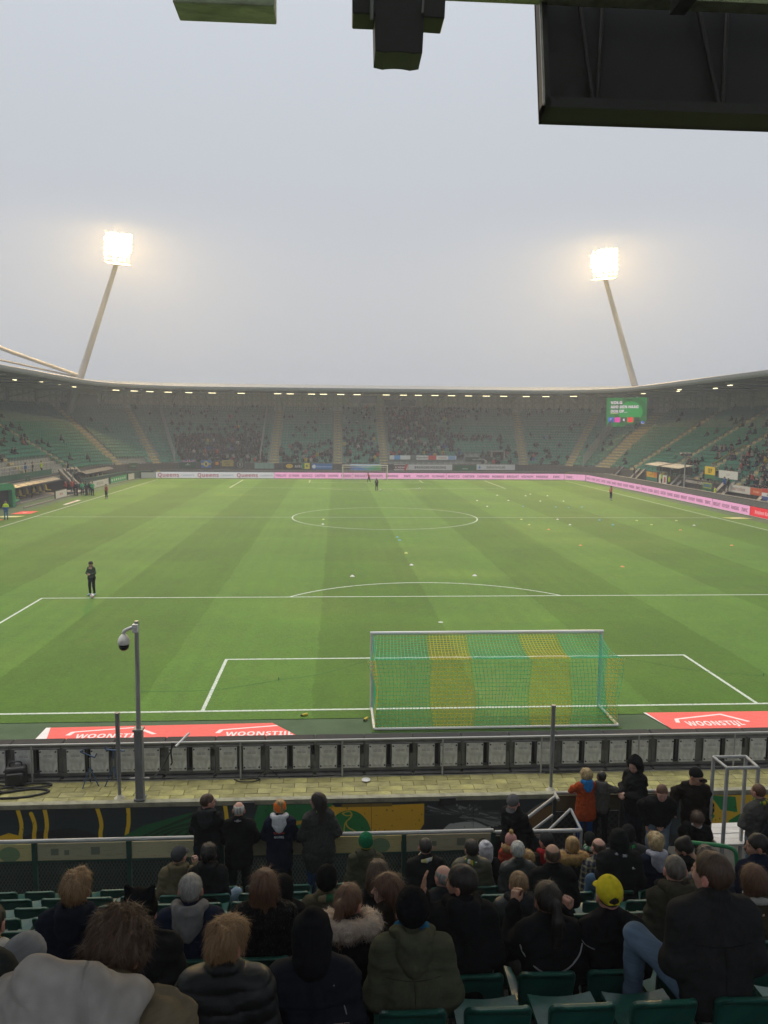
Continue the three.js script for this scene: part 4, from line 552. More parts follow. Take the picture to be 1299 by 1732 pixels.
{ // painted moat wall
  const g = base('moat_wall'); tag(g, 'low painted wall under the paved walkway with a green, yellow and grey mural', 'wall');
  const t = canvasTex(2048, 160, (c, w, h) => {
    const X = (px) => ((px * 0.01435 - 12.76 + 14) / 20) * w, Y = (f) => f * h * 0.56;   // px across the photo; f = 0 top of the wall, 1 lowest part that shows
    fill(c, w, h, '#1c2a2e'); const gr = c.createLinearGradient(0, 0, 0, h * 0.5); gr.addColorStop(0, '#1a2426'); gr.addColorStop(1, '#27383d'); c.fillStyle = gr; c.fillRect(0, 0, w, h);
    for (let i = 0; i < 300; i++) { c.fillStyle = `rgba(${30 + rnd() * 40},${45 + rnd() * 40},${50 + rnd() * 40},0.25)`; c.fillRect(rnd() * w, rnd() * h, 30 + rnd() * 60, 1 + rnd() * 3); }
    const poly = (col, pts) => { c.fillStyle = col; c.beginPath(); pts.forEach(([x, y], i) => (i ? c.lineTo(X(x), Y(y)) : c.moveTo(X(x), Y(y)))); c.closePath(); c.fill(); };
    const curve = (col, lw, pts) => { c.strokeStyle = col; c.lineWidth = lw; c.lineCap = 'round'; c.beginPath(); c.moveTo(X(pts[0][0]), Y(pts[0][1])); for (let i = 1; i < pts.length - 1; i++) c.quadraticCurveTo(X(pts[i][0]), Y(pts[i][1]), X((pts[i][0] + pts[i + 1][0]) / 2), Y((pts[i][1] + pts[i + 1][1]) / 2)); c.lineTo(X(pts[pts.length - 1][0]), Y(pts[pts.length - 1][1])); c.stroke(); };
    poly('#16191a', [[30, 0.75], [60, 0.6], [110, 0.52], [140, 0.62], [175, 0.95], [190, 1.8], [20, 1.8]]);
    poly('#e6b818', [[-20, 0.8], [12, 0.62], [28, 0.7], [40, 1.0], [60, 1.2], [60, 1.8], [-20, 1.8]]); poly('#0f5a2c', [[-20, 0.9], [8, 0.95], [30, 1.2], [20, 1.8], [-20, 1.8]]);
    for (const [a, b] of [[[28, 0], [36, 1.2]], [[49, 0.1], [58, 1.25]], [[71, 0], [74, 1.1]], [[156, 0], [166, 1.15]], [[206, 0], [203, 1.1]], [[365, 0], [368, 0.9]]]) curve('#e3ba22', 10, [a, [(a[0] + b[0]) / 2 + 3, 0.4], [(a[0] + b[0]) / 2 - 3, 0.75], b]);
    poly('#106030', [[170, 1.2], [190, 0.85], [230, 0.5], [300, 0.2], [330, 0.1], [330, 1.8], [160, 1.8]]); for (let i = 0; i < 9; i++) curve(i % 2 ? '#135c30' : '#0a371c', 7, [[190 + i * 12, 1.1], [230 + i * 10, 0.8 - i * 0.04], [320, 0.2 + i * 0.11]]); curve('#e3ba22', 12, [[262, 1.05], [290, 0.95], [325, 0.98]]);
    poly('#0f7036', [[420, 0], [545, 0], [545, 1.8], [400, 1.8], [405, 0.8]]); curve('#bb9416', 10, [[440, 1.0], [443, 0.45], [470, 0.55], [500, 0.5], [530, 0.25], [545, 0.1]]);
    poly('#e0ac18', [[515, 0.6], [545, 0.1], [700, 0.05], [700, 1.8], [500, 1.8]]); c.fillStyle = '#0f7836'; c.beginPath(); c.ellipse(X(572), Y(0.95), X(610) - X(572), h * 0.42, 0, 0, 7); c.fill();
    curve('#c9a834', 3.5, [[561, 0.28], [572, 0.2], [578, 0.3], [575, 0.42], [566, 0.52], [570, 0.7], [585, 0.8], [588, 1.05], [580, 1.2]]); curve('#c9a834', 3, [[561, 0.28], [566, 0.36], [575, 0.34]]); curve('#c9a834', 3, [[566, 0.55], [562, 0.8], [570, 1.0], [574, 1.3]]);
    c.fillStyle = '#7c6212'; c.fillRect(X(560), Y(0.02), X(645) - X(560), 8);
    poly('#212423', [[680, 1.3], [690, 0.9], [705, 0.5], [720, 0.15], [740, 0.02], [880, 0.02], [880, 1.8], [675, 1.8]]); poly('#b5b8b5', [[706, 1.3], [716, 0.78], [732, 0.66], [770, 0.6], [812, 0.62], [820, 1.0], [822, 1.8], [704, 1.8]]);
    for (let i = 0; i < 60; i++) curve(i % 3 ? '#3a403f' : '#7a807e', 2 + rnd() * 3, [[700 + rnd() * 100, 0.1 + rnd() * 0.3], [740 + rnd() * 60, 0.3 + rnd() * 0.25], [800 + rnd() * 70, 0.3 + rnd() * 0.5]]); for (let i = 0; i < 14; i++) curve('#26292a', 4, [[686 + i * 2, 1.3], [694 + i * 2.5, 0.8], [712 + i * 4, 0.4]]);
    poly('#19262a', [[860, 0.02], [945, 0.02], [945, 1.8], [860, 1.8]]); c.strokeStyle = '#6a4a18'; c.lineWidth = 26; c.beginPath(); c.arc(X(945), Y(1.6), h * 0.75, 3.3, 4.4); c.stroke(); c.strokeStyle = '#70706a'; c.lineWidth = 8; c.beginPath(); c.arc(X(945), Y(1.6), h * 0.9, 3.3, 4.5); c.stroke();
    poly('#e0b420', [[1150, 0], [1330, 0], [1330, 1.8], [1150, 1.8]]); poly('#12803e', [[1200, 0], [1245, 0.05], [1250, 0.5], [1220, 0.42], [1215, 0.3]]); poly('#12803e', [[1150, 0.2], [1195, 0.35], [1210, 0.6], [1190, 1.0], [1205, 1.3], [1150, 1.4]]); poly('#12803e', [[1235, 0.75], [1265, 0.45], [1330, 0.3], [1330, 1.2], [1240, 1.2]]);
    c.fillStyle = '#15191a'; c.fillRect(0, Y(1.12), w, h);
    c.fillStyle = 'rgba(10,12,12,0.35)'; for (let i = 0; i < 500; i++) c.fillRect(rnd() * w, rnd() * h, 1 + rnd() * 3, 1 + rnd() * 6);
  });
  t.wrapS = THREE.ClampToEdgeWrapping; const m = std([1, 1, 1], 0.75, { map: t, bumpMap: bumpTex, bumpScale: 0.003 });
  const n = 8, wd = 20 / n; for (let i = 0; i < n; i++) { const p = bx(wd - 0.012, 1.6, 0.09, -14 + wd * (i + 0.5), -0.83, 6.135), q = p.attributes.position, u = p.attributes.uv; for (let k = 0; k < 24; k++) u.setXY(k, (q.getX(k) + 14) / 20, (q.getY(k) + 1.63) / 1.6); obj('mural_panel', p, m, g); }
  for (let i = 0; i < 3; i++) obj('mural_panel', bx(2.78, 1.6, 0.09, 7.4 + i * 2.8, -0.83, 6.135), std([0.02, 0.09, 0.045], 0.75, { map: grimeTex }), g);
  obj('bracket', [bx(0.38, 0.13, 0.05, -7.0, 0.0, 6.2), bx(0.4, 0.16, 0.05, -2.15, -0.01, 6.2)], blackPlastic, g);
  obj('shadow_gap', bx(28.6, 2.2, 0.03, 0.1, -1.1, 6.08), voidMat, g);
}
{ // CCTV pole
  const g = base('camera_pole', [-9.55, 0.02, 6.02]); tag(g, 'tall grey pole with a white and black dome camera at its top, on the walkway', 'camera pole');
  obj('lower_pole', [rbx(0.19, 1.78, 0.19, 0.02, 0, 0.93, 0), bx(0.23, 0.05, 0.23, 0, 1.83, 0), bx(0.25, 0.04, 0.25, 0, 0.12, 0), bx(0.46, 0.035, 0.06, 0, 0.62, 0.03)], greySteel, g);
  obj('upper_pole', rod([0, 1.82, 0], [0.02, 4.46, 0], 0.055, 0.05, 14), galvanised, g);
  const c = new THREE.Group(); c.name = 'dome_camera'; g.add(c);
  obj('arm', [rbx(0.13, 0.2, 0.12, 0.02, 0.0, 4.3, 0.05), tube([[0, 4.33, 0.04], [-0.12, 4.3, 0.05], [-0.26, 4.22, 0.05], [-0.27, 4.14, 0.05]], 0.042, 12, 8)], white, c); obj('housing', put(lathe([[0.03, 0.17], [0.05, 0.16], [0.1, 0.1], [0.135, 0.02], [0.14, -0.06], [0.125, -0.08]], 24), -0.27, 4.0, 0.05), std([0.8, 0.79, 0.75], 0.5, { map: grimeTex }), c); obj('dome', put(lathe([[0.118, -0.07], [0.118, -0.14], [0.1, -0.19], [0.06, -0.225], [0.001, -0.235]], 24), -0.27, 4.0, 0.05), std([0.01, 0.01, 0.012], 0.12), c);
}
for (const [x, z, h, l] of [[-10.1, 5.8, 2.14, 'slim grey post with a pale foot standing on the walkway left of the camera pole'], [0.5, 5.86, 2.2, 'slim dark post standing on the walkway below the near goal']]) {
  const g = base('slim_post', [x, 0.02, z]); tag(g, l, 'post'); obj('shaft', [rod([0, 0.08, 0], [0, 0.62, 0], 0.04, 0.04, 10), rod([0, 0.6, 0], [0, h, 0], 0.052, 0.052, 10)], greySteel, g); obj('cap', put(new THREE.CylinderGeometry(0.06, 0.06, 0.05, 10), 0, h, 0), greySteel, g); obj('foot', lathe([[0.001, 0.12], [0.05, 0.11], [0.08, 0.04], [0.15, 0.02], [0.15, 0]], 14), std([0.5, 0.48, 0.38], 0.8, { map: grimeTex }), g);
}
// clutter on the walkway
const bluePaint = std([0.035, 0.09, 0.2], 0.5, { map: speckTex });
for (const [x, z, a, l] of [[-11.0, 5.12, 0.3, 'blue metal tripod stand with a tilted fork on the walkway, left one'], [-10.42, 5.12, -0.2, 'blue metal tripod stand with a level bar on the walkway, right one']]) { const g = base('tripod_stand', [x, 0.04, z], a); tag(g, l, 'tripod stand'); for (let i = 0; i < 3; i++) { const q = i * 2.094 + 0.5; obj('leg', rod([0, 0.5, 0], [0.22 * Math.cos(q), 0, 0.22 * Math.sin(q)], 0.014), bluePaint, g); } obj('column', rod([0, 0.2, 0], [0, 0.72, 0], 0.016), greySteel, g); if (a > 0) obj('fork', [rod([-0.22, 0.92, 0], [0.12, 0.72, 0], 0.018), rod([0.12, 0.72, 0], [0.17, 0.82, 0], 0.014), rod([-0.22, 0.92, 0], [-0.1, 0.98, 0], 0.014)], bluePaint, g); else obj('bar', [rod([-0.2, 0.92, 0], [0.3, 0.92, 0], 0.02), rod([0, 0.7, 0], [0, 0.92, 0], 0.018), rod([-0.2, 0.92, 0], [-0.22, 1.0, 0], 0.016)], bluePaint, g); }
{ const g = base('equipment_bag', [-12.85, 0.03, 5.0], 0.2); tag(g, 'black upright bag with a handle standing by the advertising boards at the left edge', 'bag'); obj('body', [rbx(0.5, 0.5, 0.32, 0.08, 0, 0.26, 0, -0.08), rbx(0.4, 0.3, 0.1, 0.04, 0, 0.24, 0.18)], blackPlastic, g); obj('handle', [tube([[-0.14, 0.48, 0], [-0.12, 0.6, 0], [0.12, 0.6, 0], [0.14, 0.48, 0]], 0.02, 14, 6)], blackPlastic, g); }
{ const c = obj('coiled_cable', [tube([[-14, 0.075, 5.6], [-13.2, 0.075, 5.75], [-12.3, 0.075, 5.7], [-11.9, 0.075, 5.45], [-12.2, 0.075, 5.3], [-12.9, 0.08, 5.45], [-13.6, 0.085, 5.75]], 0.028, 60, 7), tube([[-14, 0.095, 5.15], [-13.3, 0.095, 5.1], [-12.6, 0.1, 5.3], [-12.2, 0.1, 5.25], [-11.95, 0.085, 5.12], [-12.2, 0.085, 5.0], [-12.8, 0.12, 5.2], [-13.6, 0.12, 5.7]], 0.026, 60, 7), tube([[-14, 0.1, 5.35], [-13.3, 0.1, 5.35], [-13.0, 0.1, 5.5], [-13.3, 0.1, 5.65], [-14, 0.1, 5.8]], 0.024, 40, 7)], rubber); tag(c, 'thick black cable lying in loops on the walkway at the left edge', 'cable'); }
{ const pts = []; for (let x = -14; x < 7; x += 0.5) pts.push([x, 0.06, 4.84 + 0.05 * noise(x * 1.3, 2)]); const c = obj('loose_cable', [tube(pts, 0.016, 160, 5), tube([[-7.45, 0.07, 4.98], [-7.3, 0.08, 5.12], [-7.0, 0.08, 5.15], [-6.8, 0.07, 5.0], [-7.0, 0.075, 4.95], [-7.3, 0.09, 5.05]], 0.014, 40, 5), tube([[-6.9, 0.07, 5.0], [-6.6, 0.3, 4.92], [-6.3, 0.07, 4.95]], 0.012, 16, 5), tube([[0.6, 0.07, 4.95], [1.2, 0.09, 5.02], [1.6, 0.07, 4.9]], 0.013, 20, 5)], rubber); tag(c, 'thin black cables running along the foot of the advertising boards', 'cable'); }
{ const p = obj('paper_plate', put(lathe([[0.001, 0.02], [0.08, 0.02], [0.11, 0.035], [0.11, 0.02]], 14), -4.1, 0.06, 5.18), white); tag(p, 'small white plate left on the paving below the advertising boards', 'plate'); const q = obj('plastic_cup', put(lathe([[0.03, 0], [0.045, 0.1], [0.043, 0.1], [0.028, 0.004], [0.001, 0.004]], 12), 1.6, 0.1, 5.4, Math.PI / 2, 0.6), std([0.6, 0.7, 0.62], 0.3, { map: speckTex })); tag(q, 'pale plastic cup lying on the paving behind the hooded man', 'cup'); }

// ---------------------------------------------------------------- the near stand: terrace, seats, rails, roof
const zr = (r) => 13.02 + 0.829 * r, tr = (r) => 1.37 + 0.4085 * r;
{
  const g = base('near_terrace'); tag(g, null, null, null, 'structure');
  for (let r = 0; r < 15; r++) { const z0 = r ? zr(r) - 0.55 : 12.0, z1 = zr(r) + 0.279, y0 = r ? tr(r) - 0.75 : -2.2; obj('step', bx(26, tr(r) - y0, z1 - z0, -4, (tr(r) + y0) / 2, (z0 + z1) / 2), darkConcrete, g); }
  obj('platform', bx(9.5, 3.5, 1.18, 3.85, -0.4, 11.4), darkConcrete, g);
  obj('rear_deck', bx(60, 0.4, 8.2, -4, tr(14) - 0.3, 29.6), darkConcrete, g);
}
{ // roof over the near stand, its front gutter and what hangs from it
  const g = base('near_roof'); tag(g, 'pale green gutter beam and dark roof of the near stand along the top edge', 'roof');
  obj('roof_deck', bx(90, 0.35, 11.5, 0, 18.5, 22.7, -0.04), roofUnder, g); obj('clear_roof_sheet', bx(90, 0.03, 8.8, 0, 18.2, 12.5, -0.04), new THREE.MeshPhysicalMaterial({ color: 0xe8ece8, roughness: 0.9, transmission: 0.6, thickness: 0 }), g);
  obj('gutter', [bx(90, 0.9, 0.3, 0, 17.93, 8.0), bx(90, 0.05, 0.4, 0, 17.47, 8.0)], std([0.5, 0.58, 0.34], 0.7, { map: grimeTex }), g);
  for (let x = -42; x < 45; x += 7.3) obj('roof_beam', [bx(0.3, 0.5, 20, x, 17.8, 18.2, -0.04)], roofUnder, g);
  const b = base('gutter_box', [-7.02, 17.28, 7.95]); tag(b, 'pale green box hanging at the top edge left of the loudspeakers', 'box'); obj('casing', [rbx(1.9, 0.68, 0.7, 0.03, 0, 0.02, 0)], std([0.52, 0.6, 0.42], 0.7, { map: grimeTex }), b); obj('hanger', [bx(0.1, 0.6, 0.3, -0.7, 0.6, 0.0), bx(0.1, 0.6, 0.3, 0.7, 0.6, 0.0)], greySteel, b);
}
{ // loudspeaker cluster
  const z = 8.4, g = base('loudspeaker_cluster', [-3.72, 0.08, z]); tag(g, 'black loudspeaker cluster hanging from the roof edge at the top centre', 'loudspeaker');
  const sh = new THREE.Shape(); sh.moveTo(-0.46, 0); sh.lineTo(-0.43, -1.0); sh.lineTo(-0.27, -1.03); sh.quadraticCurveTo(0, -0.98, 0.27, -1.03); sh.lineTo(0.43, -1.0); sh.lineTo(0.47, 0); sh.lineTo(0.5, 1.4); sh.lineTo(-0.5, 1.4); sh.closePath();
  obj('main_speaker', new THREE.ExtrudeGeometry(sh, { depth: 0.7, bevelEnabled: true, bevelSize: 0.012, bevelThickness: 0.012, bevelSegments: 1 }).translate(0, 16.96, -0.35), blackPlastic, g);
  obj('side_speaker', rbx(0.42, 1.5, 0.6, 0.03, -0.66, 17.32, 0.1), blackPlastic, g); obj('side_speaker', rbx(0.42, 1.5, 0.6, 0.03, 0.66, 17.30, 0.1, 0, 0, -0.03), blackPlastic, g);
  obj('hanging_pole', [rod([-0.52, 16.45, 0.45], [-0.5, 18.4, 0.45], 0.035), rod([0.42, 16.6, 0.45], [0.56, 18.4, 0.45], 0.02)], greySteel, g);
}
{ // the back of the big video screen
  const g = base('video_screen_back', [-0.82,15.25,8.4]); tag(g, 'huge dark back of a tilted video screen with bracing bars, at the upper right corner', 'video screen'); g.rotation.x = -0.245;
  const dk = std([0.006, 0.0065, 0.008], 0.7, { map: grimeTex }), W = 8;
  obj('back_sheet', bx(W, 4.6, 0.1, W / 2, 2.3, -0.45), dk, g);
  obj('rim', [bx(W, 0.22, 0.5, W / 2, 0.11, -0.2), bx(0.1, 4.6, 0.5, 0.05, 2.3, -0.2), bx(W, 0.1, 0.5, W / 2, 4.6, -0.2)], std([0.010, 0.011, 0.012], 0.6, { map: grimeTex }), g);
  obj('edge_strip', bx(0.035, 4.4, 0.05, -0.03, 2.25, 0.03), std([0.4, 0.4, 0.38], 0.5, { map: speckTex }), g);
  const bar = std([0.02, 0.02, 0.021], 0.6, { map: grimeTex }); for (const [x0, x1] of [[1.55, 1.12], [0.72, 1.05], [4.2, 3.7], [3.1, 3.65]]) obj('brace', rod([x0, 4.6, -0.3], [x1, 0.25, -0.25], 0.05, 0.05, 6), bar, g);
  obj('hanger', [rod([1, 4.5, -0.2], [1, 6, 0.8], 0.08), rod([6, 4.5, -0.2], [6, 6, 0.8], 0.08)], dk, g);
}
{ // front railing of the near stand
  const g = base('front_railing'); tag(g, 'green mesh railing with pale plywood panels and a worn taped top rail', 'railing');
  const paint = std([0.02, 0.075, 0.06], 0.6, { map: grimeTex }), tape = std([0.7, 0.7, 0.68], 0.5, { map: tex(256, 64, (u, v) => { const n = tfbm(u, v, 20, 4), k = n > 0.12 ? 0.06 : 0.5 + n; const a = k + 0.3; return [a, a, a]; }) });
  const ply = ['#c4b895', '#b3a98a', '#c6b780', '#aea588'].map((c, i) => std([1, 1, 1], 0.85, { map: canvasTex(256, 64, (q, w, h) => { fill(q, w, h, c); for (let k = 0; k < 70; k++) { q.fillStyle = `rgba(60,55,40,${0.05 + rnd() * 0.1})`; q.fillRect(rnd() * w, rnd() * h, 40 * rnd(), 1 + rnd() * 2); } q.fillStyle = 'rgba(60,110,90,0.55)'; if (i === 1) { q.fillRect(w * 0.5, 0, 8, h); q.beginPath(); q.ellipse(w * 0.75, 0, 40, 14, 0, 0, 7); q.fill(); } if (i === 2) { q.beginPath(); q.arc(w * 0.75, h * 0.6, 30, 0, 7); q.fill(); q.fillStyle = '#5f8f78'; q.fillRect(w * 0.05, 0, 9, h); } if (i === 3) { q.fillStyle = 'rgba(80,90,85,0.6)'; q.fillRect(w * 0.15, h * 0.3, 22, 26); q.fillRect(w * 0.3, h * 0.4, 14, 20); q.fillRect(w * 0.6, h * 0.25, 26, 30); } }), bumpMap: bumpTex, bumpScale: 0.002 }));
  const x0 = -14.2, x1 = -2.25, n = 8, w = (x1 - x0) / n, z = 11.95;
  obj('top_rail', rod([x0, 2.37, z], [x1, 2.37, z], 0.033, 0.033, 10), tape, g);
  for (let i = 0; i <= n; i++) obj('post', bx(0.07, 0.98, 0.07, x0 + w * i, 1.86, z + 0.0), paint, g);
  for (let i = 0; i < n; i++) { const xc = x0 + w * (i + 0.5), pl = bx(w - 0.09, 0.28, 0.018, xc, 2.18, z - 0.01), u = pl.attributes.uv; for (let k = 0; k < 24; k++) u.setXY(k, u.getX(k) / (w - 0.09), u.getY(k) / 0.28); obj('plywood_panel', pl, ply[i % 4], g);
    const wires = []; const W = w - 0.09, H = 0.62, s = 0.055; for (let k = -Math.ceil(H / s * 0.5); k < W / s; k++) for (const d of [1, -1]) { const a = k * s, b = a + H * 0.55; let xa = a, xb = b, ya = 0, yb = H; if (xa < 0) { ya = -xa / (b - a) * H; xa = 0; } if (xb > W) { yb = (W - a) / (b - a) * H; xb = W; } if (xb - xa < 0.01) continue; const fx = (x) => (d > 0 ? xc - W / 2 + x : xc + W / 2 - x); wires.push(rod([fx(xa), 1.40 + ya, z], [fx(xb), 1.40 + yb, z], 0.0045, 0.0045, 3)); } tag(obj('wire_mesh', wires, paint, g), null, null, null, 'stuff'); obj('mesh_frame', [bx(W + 0.02, 0.03, 0.03, xc, 2.02, z), bx(W + 0.02, 0.03, 0.03, xc, 1.40, z)], paint, g); }
}
{ // platform railing and the stair down to the pitch
  const g = base('platform_railing'); tag(g, 'dark mesh railing with wooden panels round the corner platform where two children lean', 'railing');
  const paint = std([0.03, 0.04, 0.038], 0.6, { map: grimeTex }), ply = std([0.14, 0.12, 0.06], 0.85, { map: grimeTex });
  obj('top_rail', [rod([-0.9, 2.45, 10.85], [1.15, 2.45, 10.85], 0.03, 0.03, 10), rod([-0.9, 2.45, 10.85], [-0.9, 2.45, 11.1], 0.03)], galvanised, g);
  for (const x of [-0.9, -0.35, 0.35, 1.1]) obj('post', bx(0.06, 1.05, 0.06, x, 1.9, 10.85), paint, g);
  for (const [a, b] of [[-0.86, -0.39], [-0.31, 0.31], [0.39, 1.06]]) { obj('wooden_panel', bx(b - a, 0.28, 0.02, (a + b) / 2, 2.26, 10.84), ply, g); obj('mesh_panel', bx(b - a, 0.66, 0.012, (a + b) / 2, 1.76, 10.84), std([0.05, 0.055, 0.052], 0.8, { map: tex(64, 64, (u, v) => { const q = Math.abs(((u * 8 + v * 8) % 1) - 0.5) < 0.16 || Math.abs(((u * 8 - v * 8 + 8) % 1) - 0.5) < 0.16 ? 1.6 : 0.5; return [q * 0.6, q * 0.6, q * 0.6]; }) }), g); }
  const s = base('stair_railing'); tag(s, 'bare aluminium stair railings sloping down from the platform towards the pitch', 'railing'); const alu = std([0.55, 0.56, 0.56], 0.35, { metalness: 0.15, map: speckTex });
  obj('sloping_rail', [rod([-0.9, 2.45, 10.95], [-2.1, 1.5, 10.95], 0.028, 0.028, 10), rod([-0.95, 2.1, 10.97], [-2.1, 1.2, 10.97], 0.024)], alu, s);
  obj('level_rail', [rod([-2.2, 2.28, 11.85], [-0.72, 2.28, 11.85], 0.034, 0.034, 10), rod([-0.72, 2.28, 11.85], [-0.8, 2.48, 11.5], 0.024), rod([-0.8, 2.48, 11.5], [-1.6, 1.75, 11.6], 0.024), rod([-0.72, 2.28, 11.85], [-0.72, 1.3, 11.85], 0.026), rod([-0.82, 2.25, 11.8], [-0.82, 1.3, 11.8], 0.02)], alu, s);
  obj('lower_sheet', bx(0.95, 0.55, 0.02, -1.75, 1.95, 11.86), std([0.02, 0.035, 0.04], 0.6, { map: grimeTex }), s);
  const st = base('pitch_stair'); tag(st, 'short concrete stair going down to the pitch between railing and platform', 'stair'); for (let i = 0; i < 7; i++) obj('step', bx(0.3, 0.2, 0.85, -1.05 - i * 0.28, 1.2 - i * 0.2, 11.4), darkConcrete, st);
  const p = obj('banana_skin', [tube([[-1.95, 2.0, 11.9], [-1.9, 1.97, 11.95], [-1.82, 1.99, 12.0]], 0.02, 8, 6), tube([[-1.9, 1.97, 11.95], [-1.92, 2.03, 11.92], [-1.93, 2.06, 11.9]], 0.016, 6, 5)], seatYellow); p.position.y = -0.1; tag(p, 'bit of bright yellow cloth on the ledge by the stair', 'cloth');
  const w = base('white_sign', [-2.62, 2.14, 11.93]); tag(w, 'white board with a round black emblem at the right end of the front railing', 'sign'); obj('board', rbx(0.62, 0.3, 0.02, 0.006), white, w); obj('emblem', new THREE.TorusGeometry(0.07, 0.012, 6, 20).translate(0.2, 0.02, 0.014), blackPlastic, w);
}
{ // aluminium cage, table, green handrail
  const alu = std([0.5, 0.51, 0.51], 0.35, { metalness: 0.15, map: speckTex });
  const g = base('aluminium_frame'); tag(g, 'tall open aluminium box frame standing at the right of the platform', 'frame'); const c = [[1.44, 12.0], [2.0, 12.0], [1.98, 12.42], [1.46, 12.42]];
  c.forEach((a, i) => { const b = c[(i + 1) % 4]; obj('leg', bx(0.045, 2.24, 0.045, a[0], 2.49, a[1]), alu, g); obj('top_bar', rod([a[0], 3.6, a[1]], [b[0], 3.6, b[1]], 0.026, 0.026, 6), alu, g); });
  const t = base('folding_table', [2.15, 1.37, 11.75], 0.02); tag(t, 'white folding table top beside the aluminium frame', 'table'); obj('table_top', [rbx(1.2, 0.04, 0.34, 0.01, 0, 0.72, -0.18), rbx(1.2, 0.04, 0.34, 0.01, 0, 0.72, 0.18)], white, t); for (const x of [-0.5, 0.5]) for (const z of [-0.25, 0.25]) obj('leg', rod([x, 0, z], [x, 0.71, z], 0.016), greySteel, t);
  const r = base('marker_pole'); tag(r, 'grey pole with an orange red end lying level behind the aluminium frame', 'pole'); obj('shaft', rod([1.77,1.82,11.3], [2.32,1.83,11.3], 0.035), galvanised, r); obj('orange_end', rod([2.32,1.83,11.3], [2.49,1.85,11.3], 0.037), std([0.75, 0.12, 0.04], 0.5, { map: speckTex }), r);
  const v = base('green_handrail'); tag(v, 'bright green bent handrail among the spectators on the right', 'railing'); const gp = std([0.02, 0.26, 0.09], 0.45, { map: speckTex });
  obj('rail', tube([[0.22,2.98,13.5], [0.51,2.97,13.55], [0.91,2.93,13.6], [1,2.88,13.62], [1.03,2.74,13.63], [1.06,2.06,13.65]], 0.03, 40, 10), gp, v); obj('post', rod([0.58,2.96,13.55], [0.62,2.29,13.55], 0.026), gp, v);
}
// seats of the near stand
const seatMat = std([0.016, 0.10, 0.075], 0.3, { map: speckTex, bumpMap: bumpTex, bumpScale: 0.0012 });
const nearSeat = (() => {
  const g = base('stadium_seat'); const sh = new THREE.Shape(), w = 0.205, h = 0.4, c = 0.075;
  sh.moveTo(-w * 0.9, 0); sh.lineTo(-w, h - c); sh.quadraticCurveTo(-w, h, -w + c, h); sh.lineTo(w - c, h); sh.quadraticCurveTo(w, h, w, h - c); sh.lineTo(w * 0.9, 0); sh.closePath();
  const b = new THREE.ExtrudeGeometry(sh, { depth: 0.022, bevelEnabled: true, bevelSize: 0.012, bevelThickness: 0.012, bevelSegments: 2, curveSegments: 6 });
  { const p = b.attributes.position; for (let i = 0; i < p.count; i++) { const x = p.getX(i), y = p.getY(i); p.setZ(i, p.getZ(i) + 0.05 * (1 - (x / w) ** 2) - 0.05 + 0.10 * Math.max(0, y / h) ** 1.4); } b.computeVertexNormals(); }
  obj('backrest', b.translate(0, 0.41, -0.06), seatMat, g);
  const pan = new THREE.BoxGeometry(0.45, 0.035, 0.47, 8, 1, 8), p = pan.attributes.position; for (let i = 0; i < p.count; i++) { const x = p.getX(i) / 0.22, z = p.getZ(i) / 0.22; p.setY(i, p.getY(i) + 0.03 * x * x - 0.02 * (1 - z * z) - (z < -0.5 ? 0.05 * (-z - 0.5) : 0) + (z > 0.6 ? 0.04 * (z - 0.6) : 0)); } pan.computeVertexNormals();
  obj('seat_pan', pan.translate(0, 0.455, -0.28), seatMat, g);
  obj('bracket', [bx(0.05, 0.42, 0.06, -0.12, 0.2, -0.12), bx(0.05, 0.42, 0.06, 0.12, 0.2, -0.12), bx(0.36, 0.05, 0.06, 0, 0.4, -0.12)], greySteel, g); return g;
})();
{
  let first = true; const rows = [[0, -13.5, -2.4], [1, -12.5, 0.6], [2, -11.5, 0.6], [3, -10.6, 0.5], [4, -9.7, 0.3], [5, -9, 0.2], [6, -8.2, 0], [7, -7.4, -0.4], [8, -6.2, -1.6]];
  const word = ['front', 'second', 'third', 'fourth', 'fifth', 'sixth', 'seventh', 'eighth', 'nearest'];
  for (const [r, a, b] of rows) for (let x = -3.85 + 0.54 * Math.ceil((a + 3.85) / 0.54); x < b; x += 0.54) {
    const o = first ? nearSeat : nearSeat.clone(); if (!first) { o.name = numbered('stadium_seat'); scene.add(o); } first = false;
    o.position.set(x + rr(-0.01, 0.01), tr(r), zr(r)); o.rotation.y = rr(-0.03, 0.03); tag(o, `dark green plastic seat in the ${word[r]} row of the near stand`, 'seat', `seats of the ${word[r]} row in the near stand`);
  }
}

// ---------------------------------------------------------------- people: fields joined smoothly and meshed
const sub3 = (a, b) => [a[0] - b[0], a[1] - b[1], a[2] - b[2]], add3 = (a, b) => [a[0] + b[0], a[1] + b[1], a[2] + b[2]], mul3 = (a, k) => [a[0] * k, a[1] * k, a[2] * k], mix3 = (a, b, t) => [a[0] + (b[0] - a[0]) * t, a[1] + (b[1] - a[1]) * t, a[2] + (b[2] - a[2]) * t];
const cap = (a, b, ra, rb = ra, k = 0.03) => { const d = sub3(b, a), l2 = d[0] * d[0] + d[1] * d[1] + d[2] * d[2] + 1e-9; const R = Math.max(ra, rb); return { k, lo: [0, 1, 2].map((i) => Math.min(a[i], b[i]) - R), hi: [0, 1, 2].map((i) => Math.max(a[i], b[i]) + R), f: (x, y, z) => { const px = x - a[0], py = y - a[1], pz = z - a[2]; let t = (px * d[0] + py * d[1] + pz * d[2]) / l2; t = t < 0 ? 0 : t > 1 ? 1 : t; const qx = px - d[0] * t, qy = py - d[1] * t, qz = pz - d[2] * t; return Math.sqrt(qx * qx + qy * qy + qz * qz) - (ra + (rb - ra) * t); } }; };
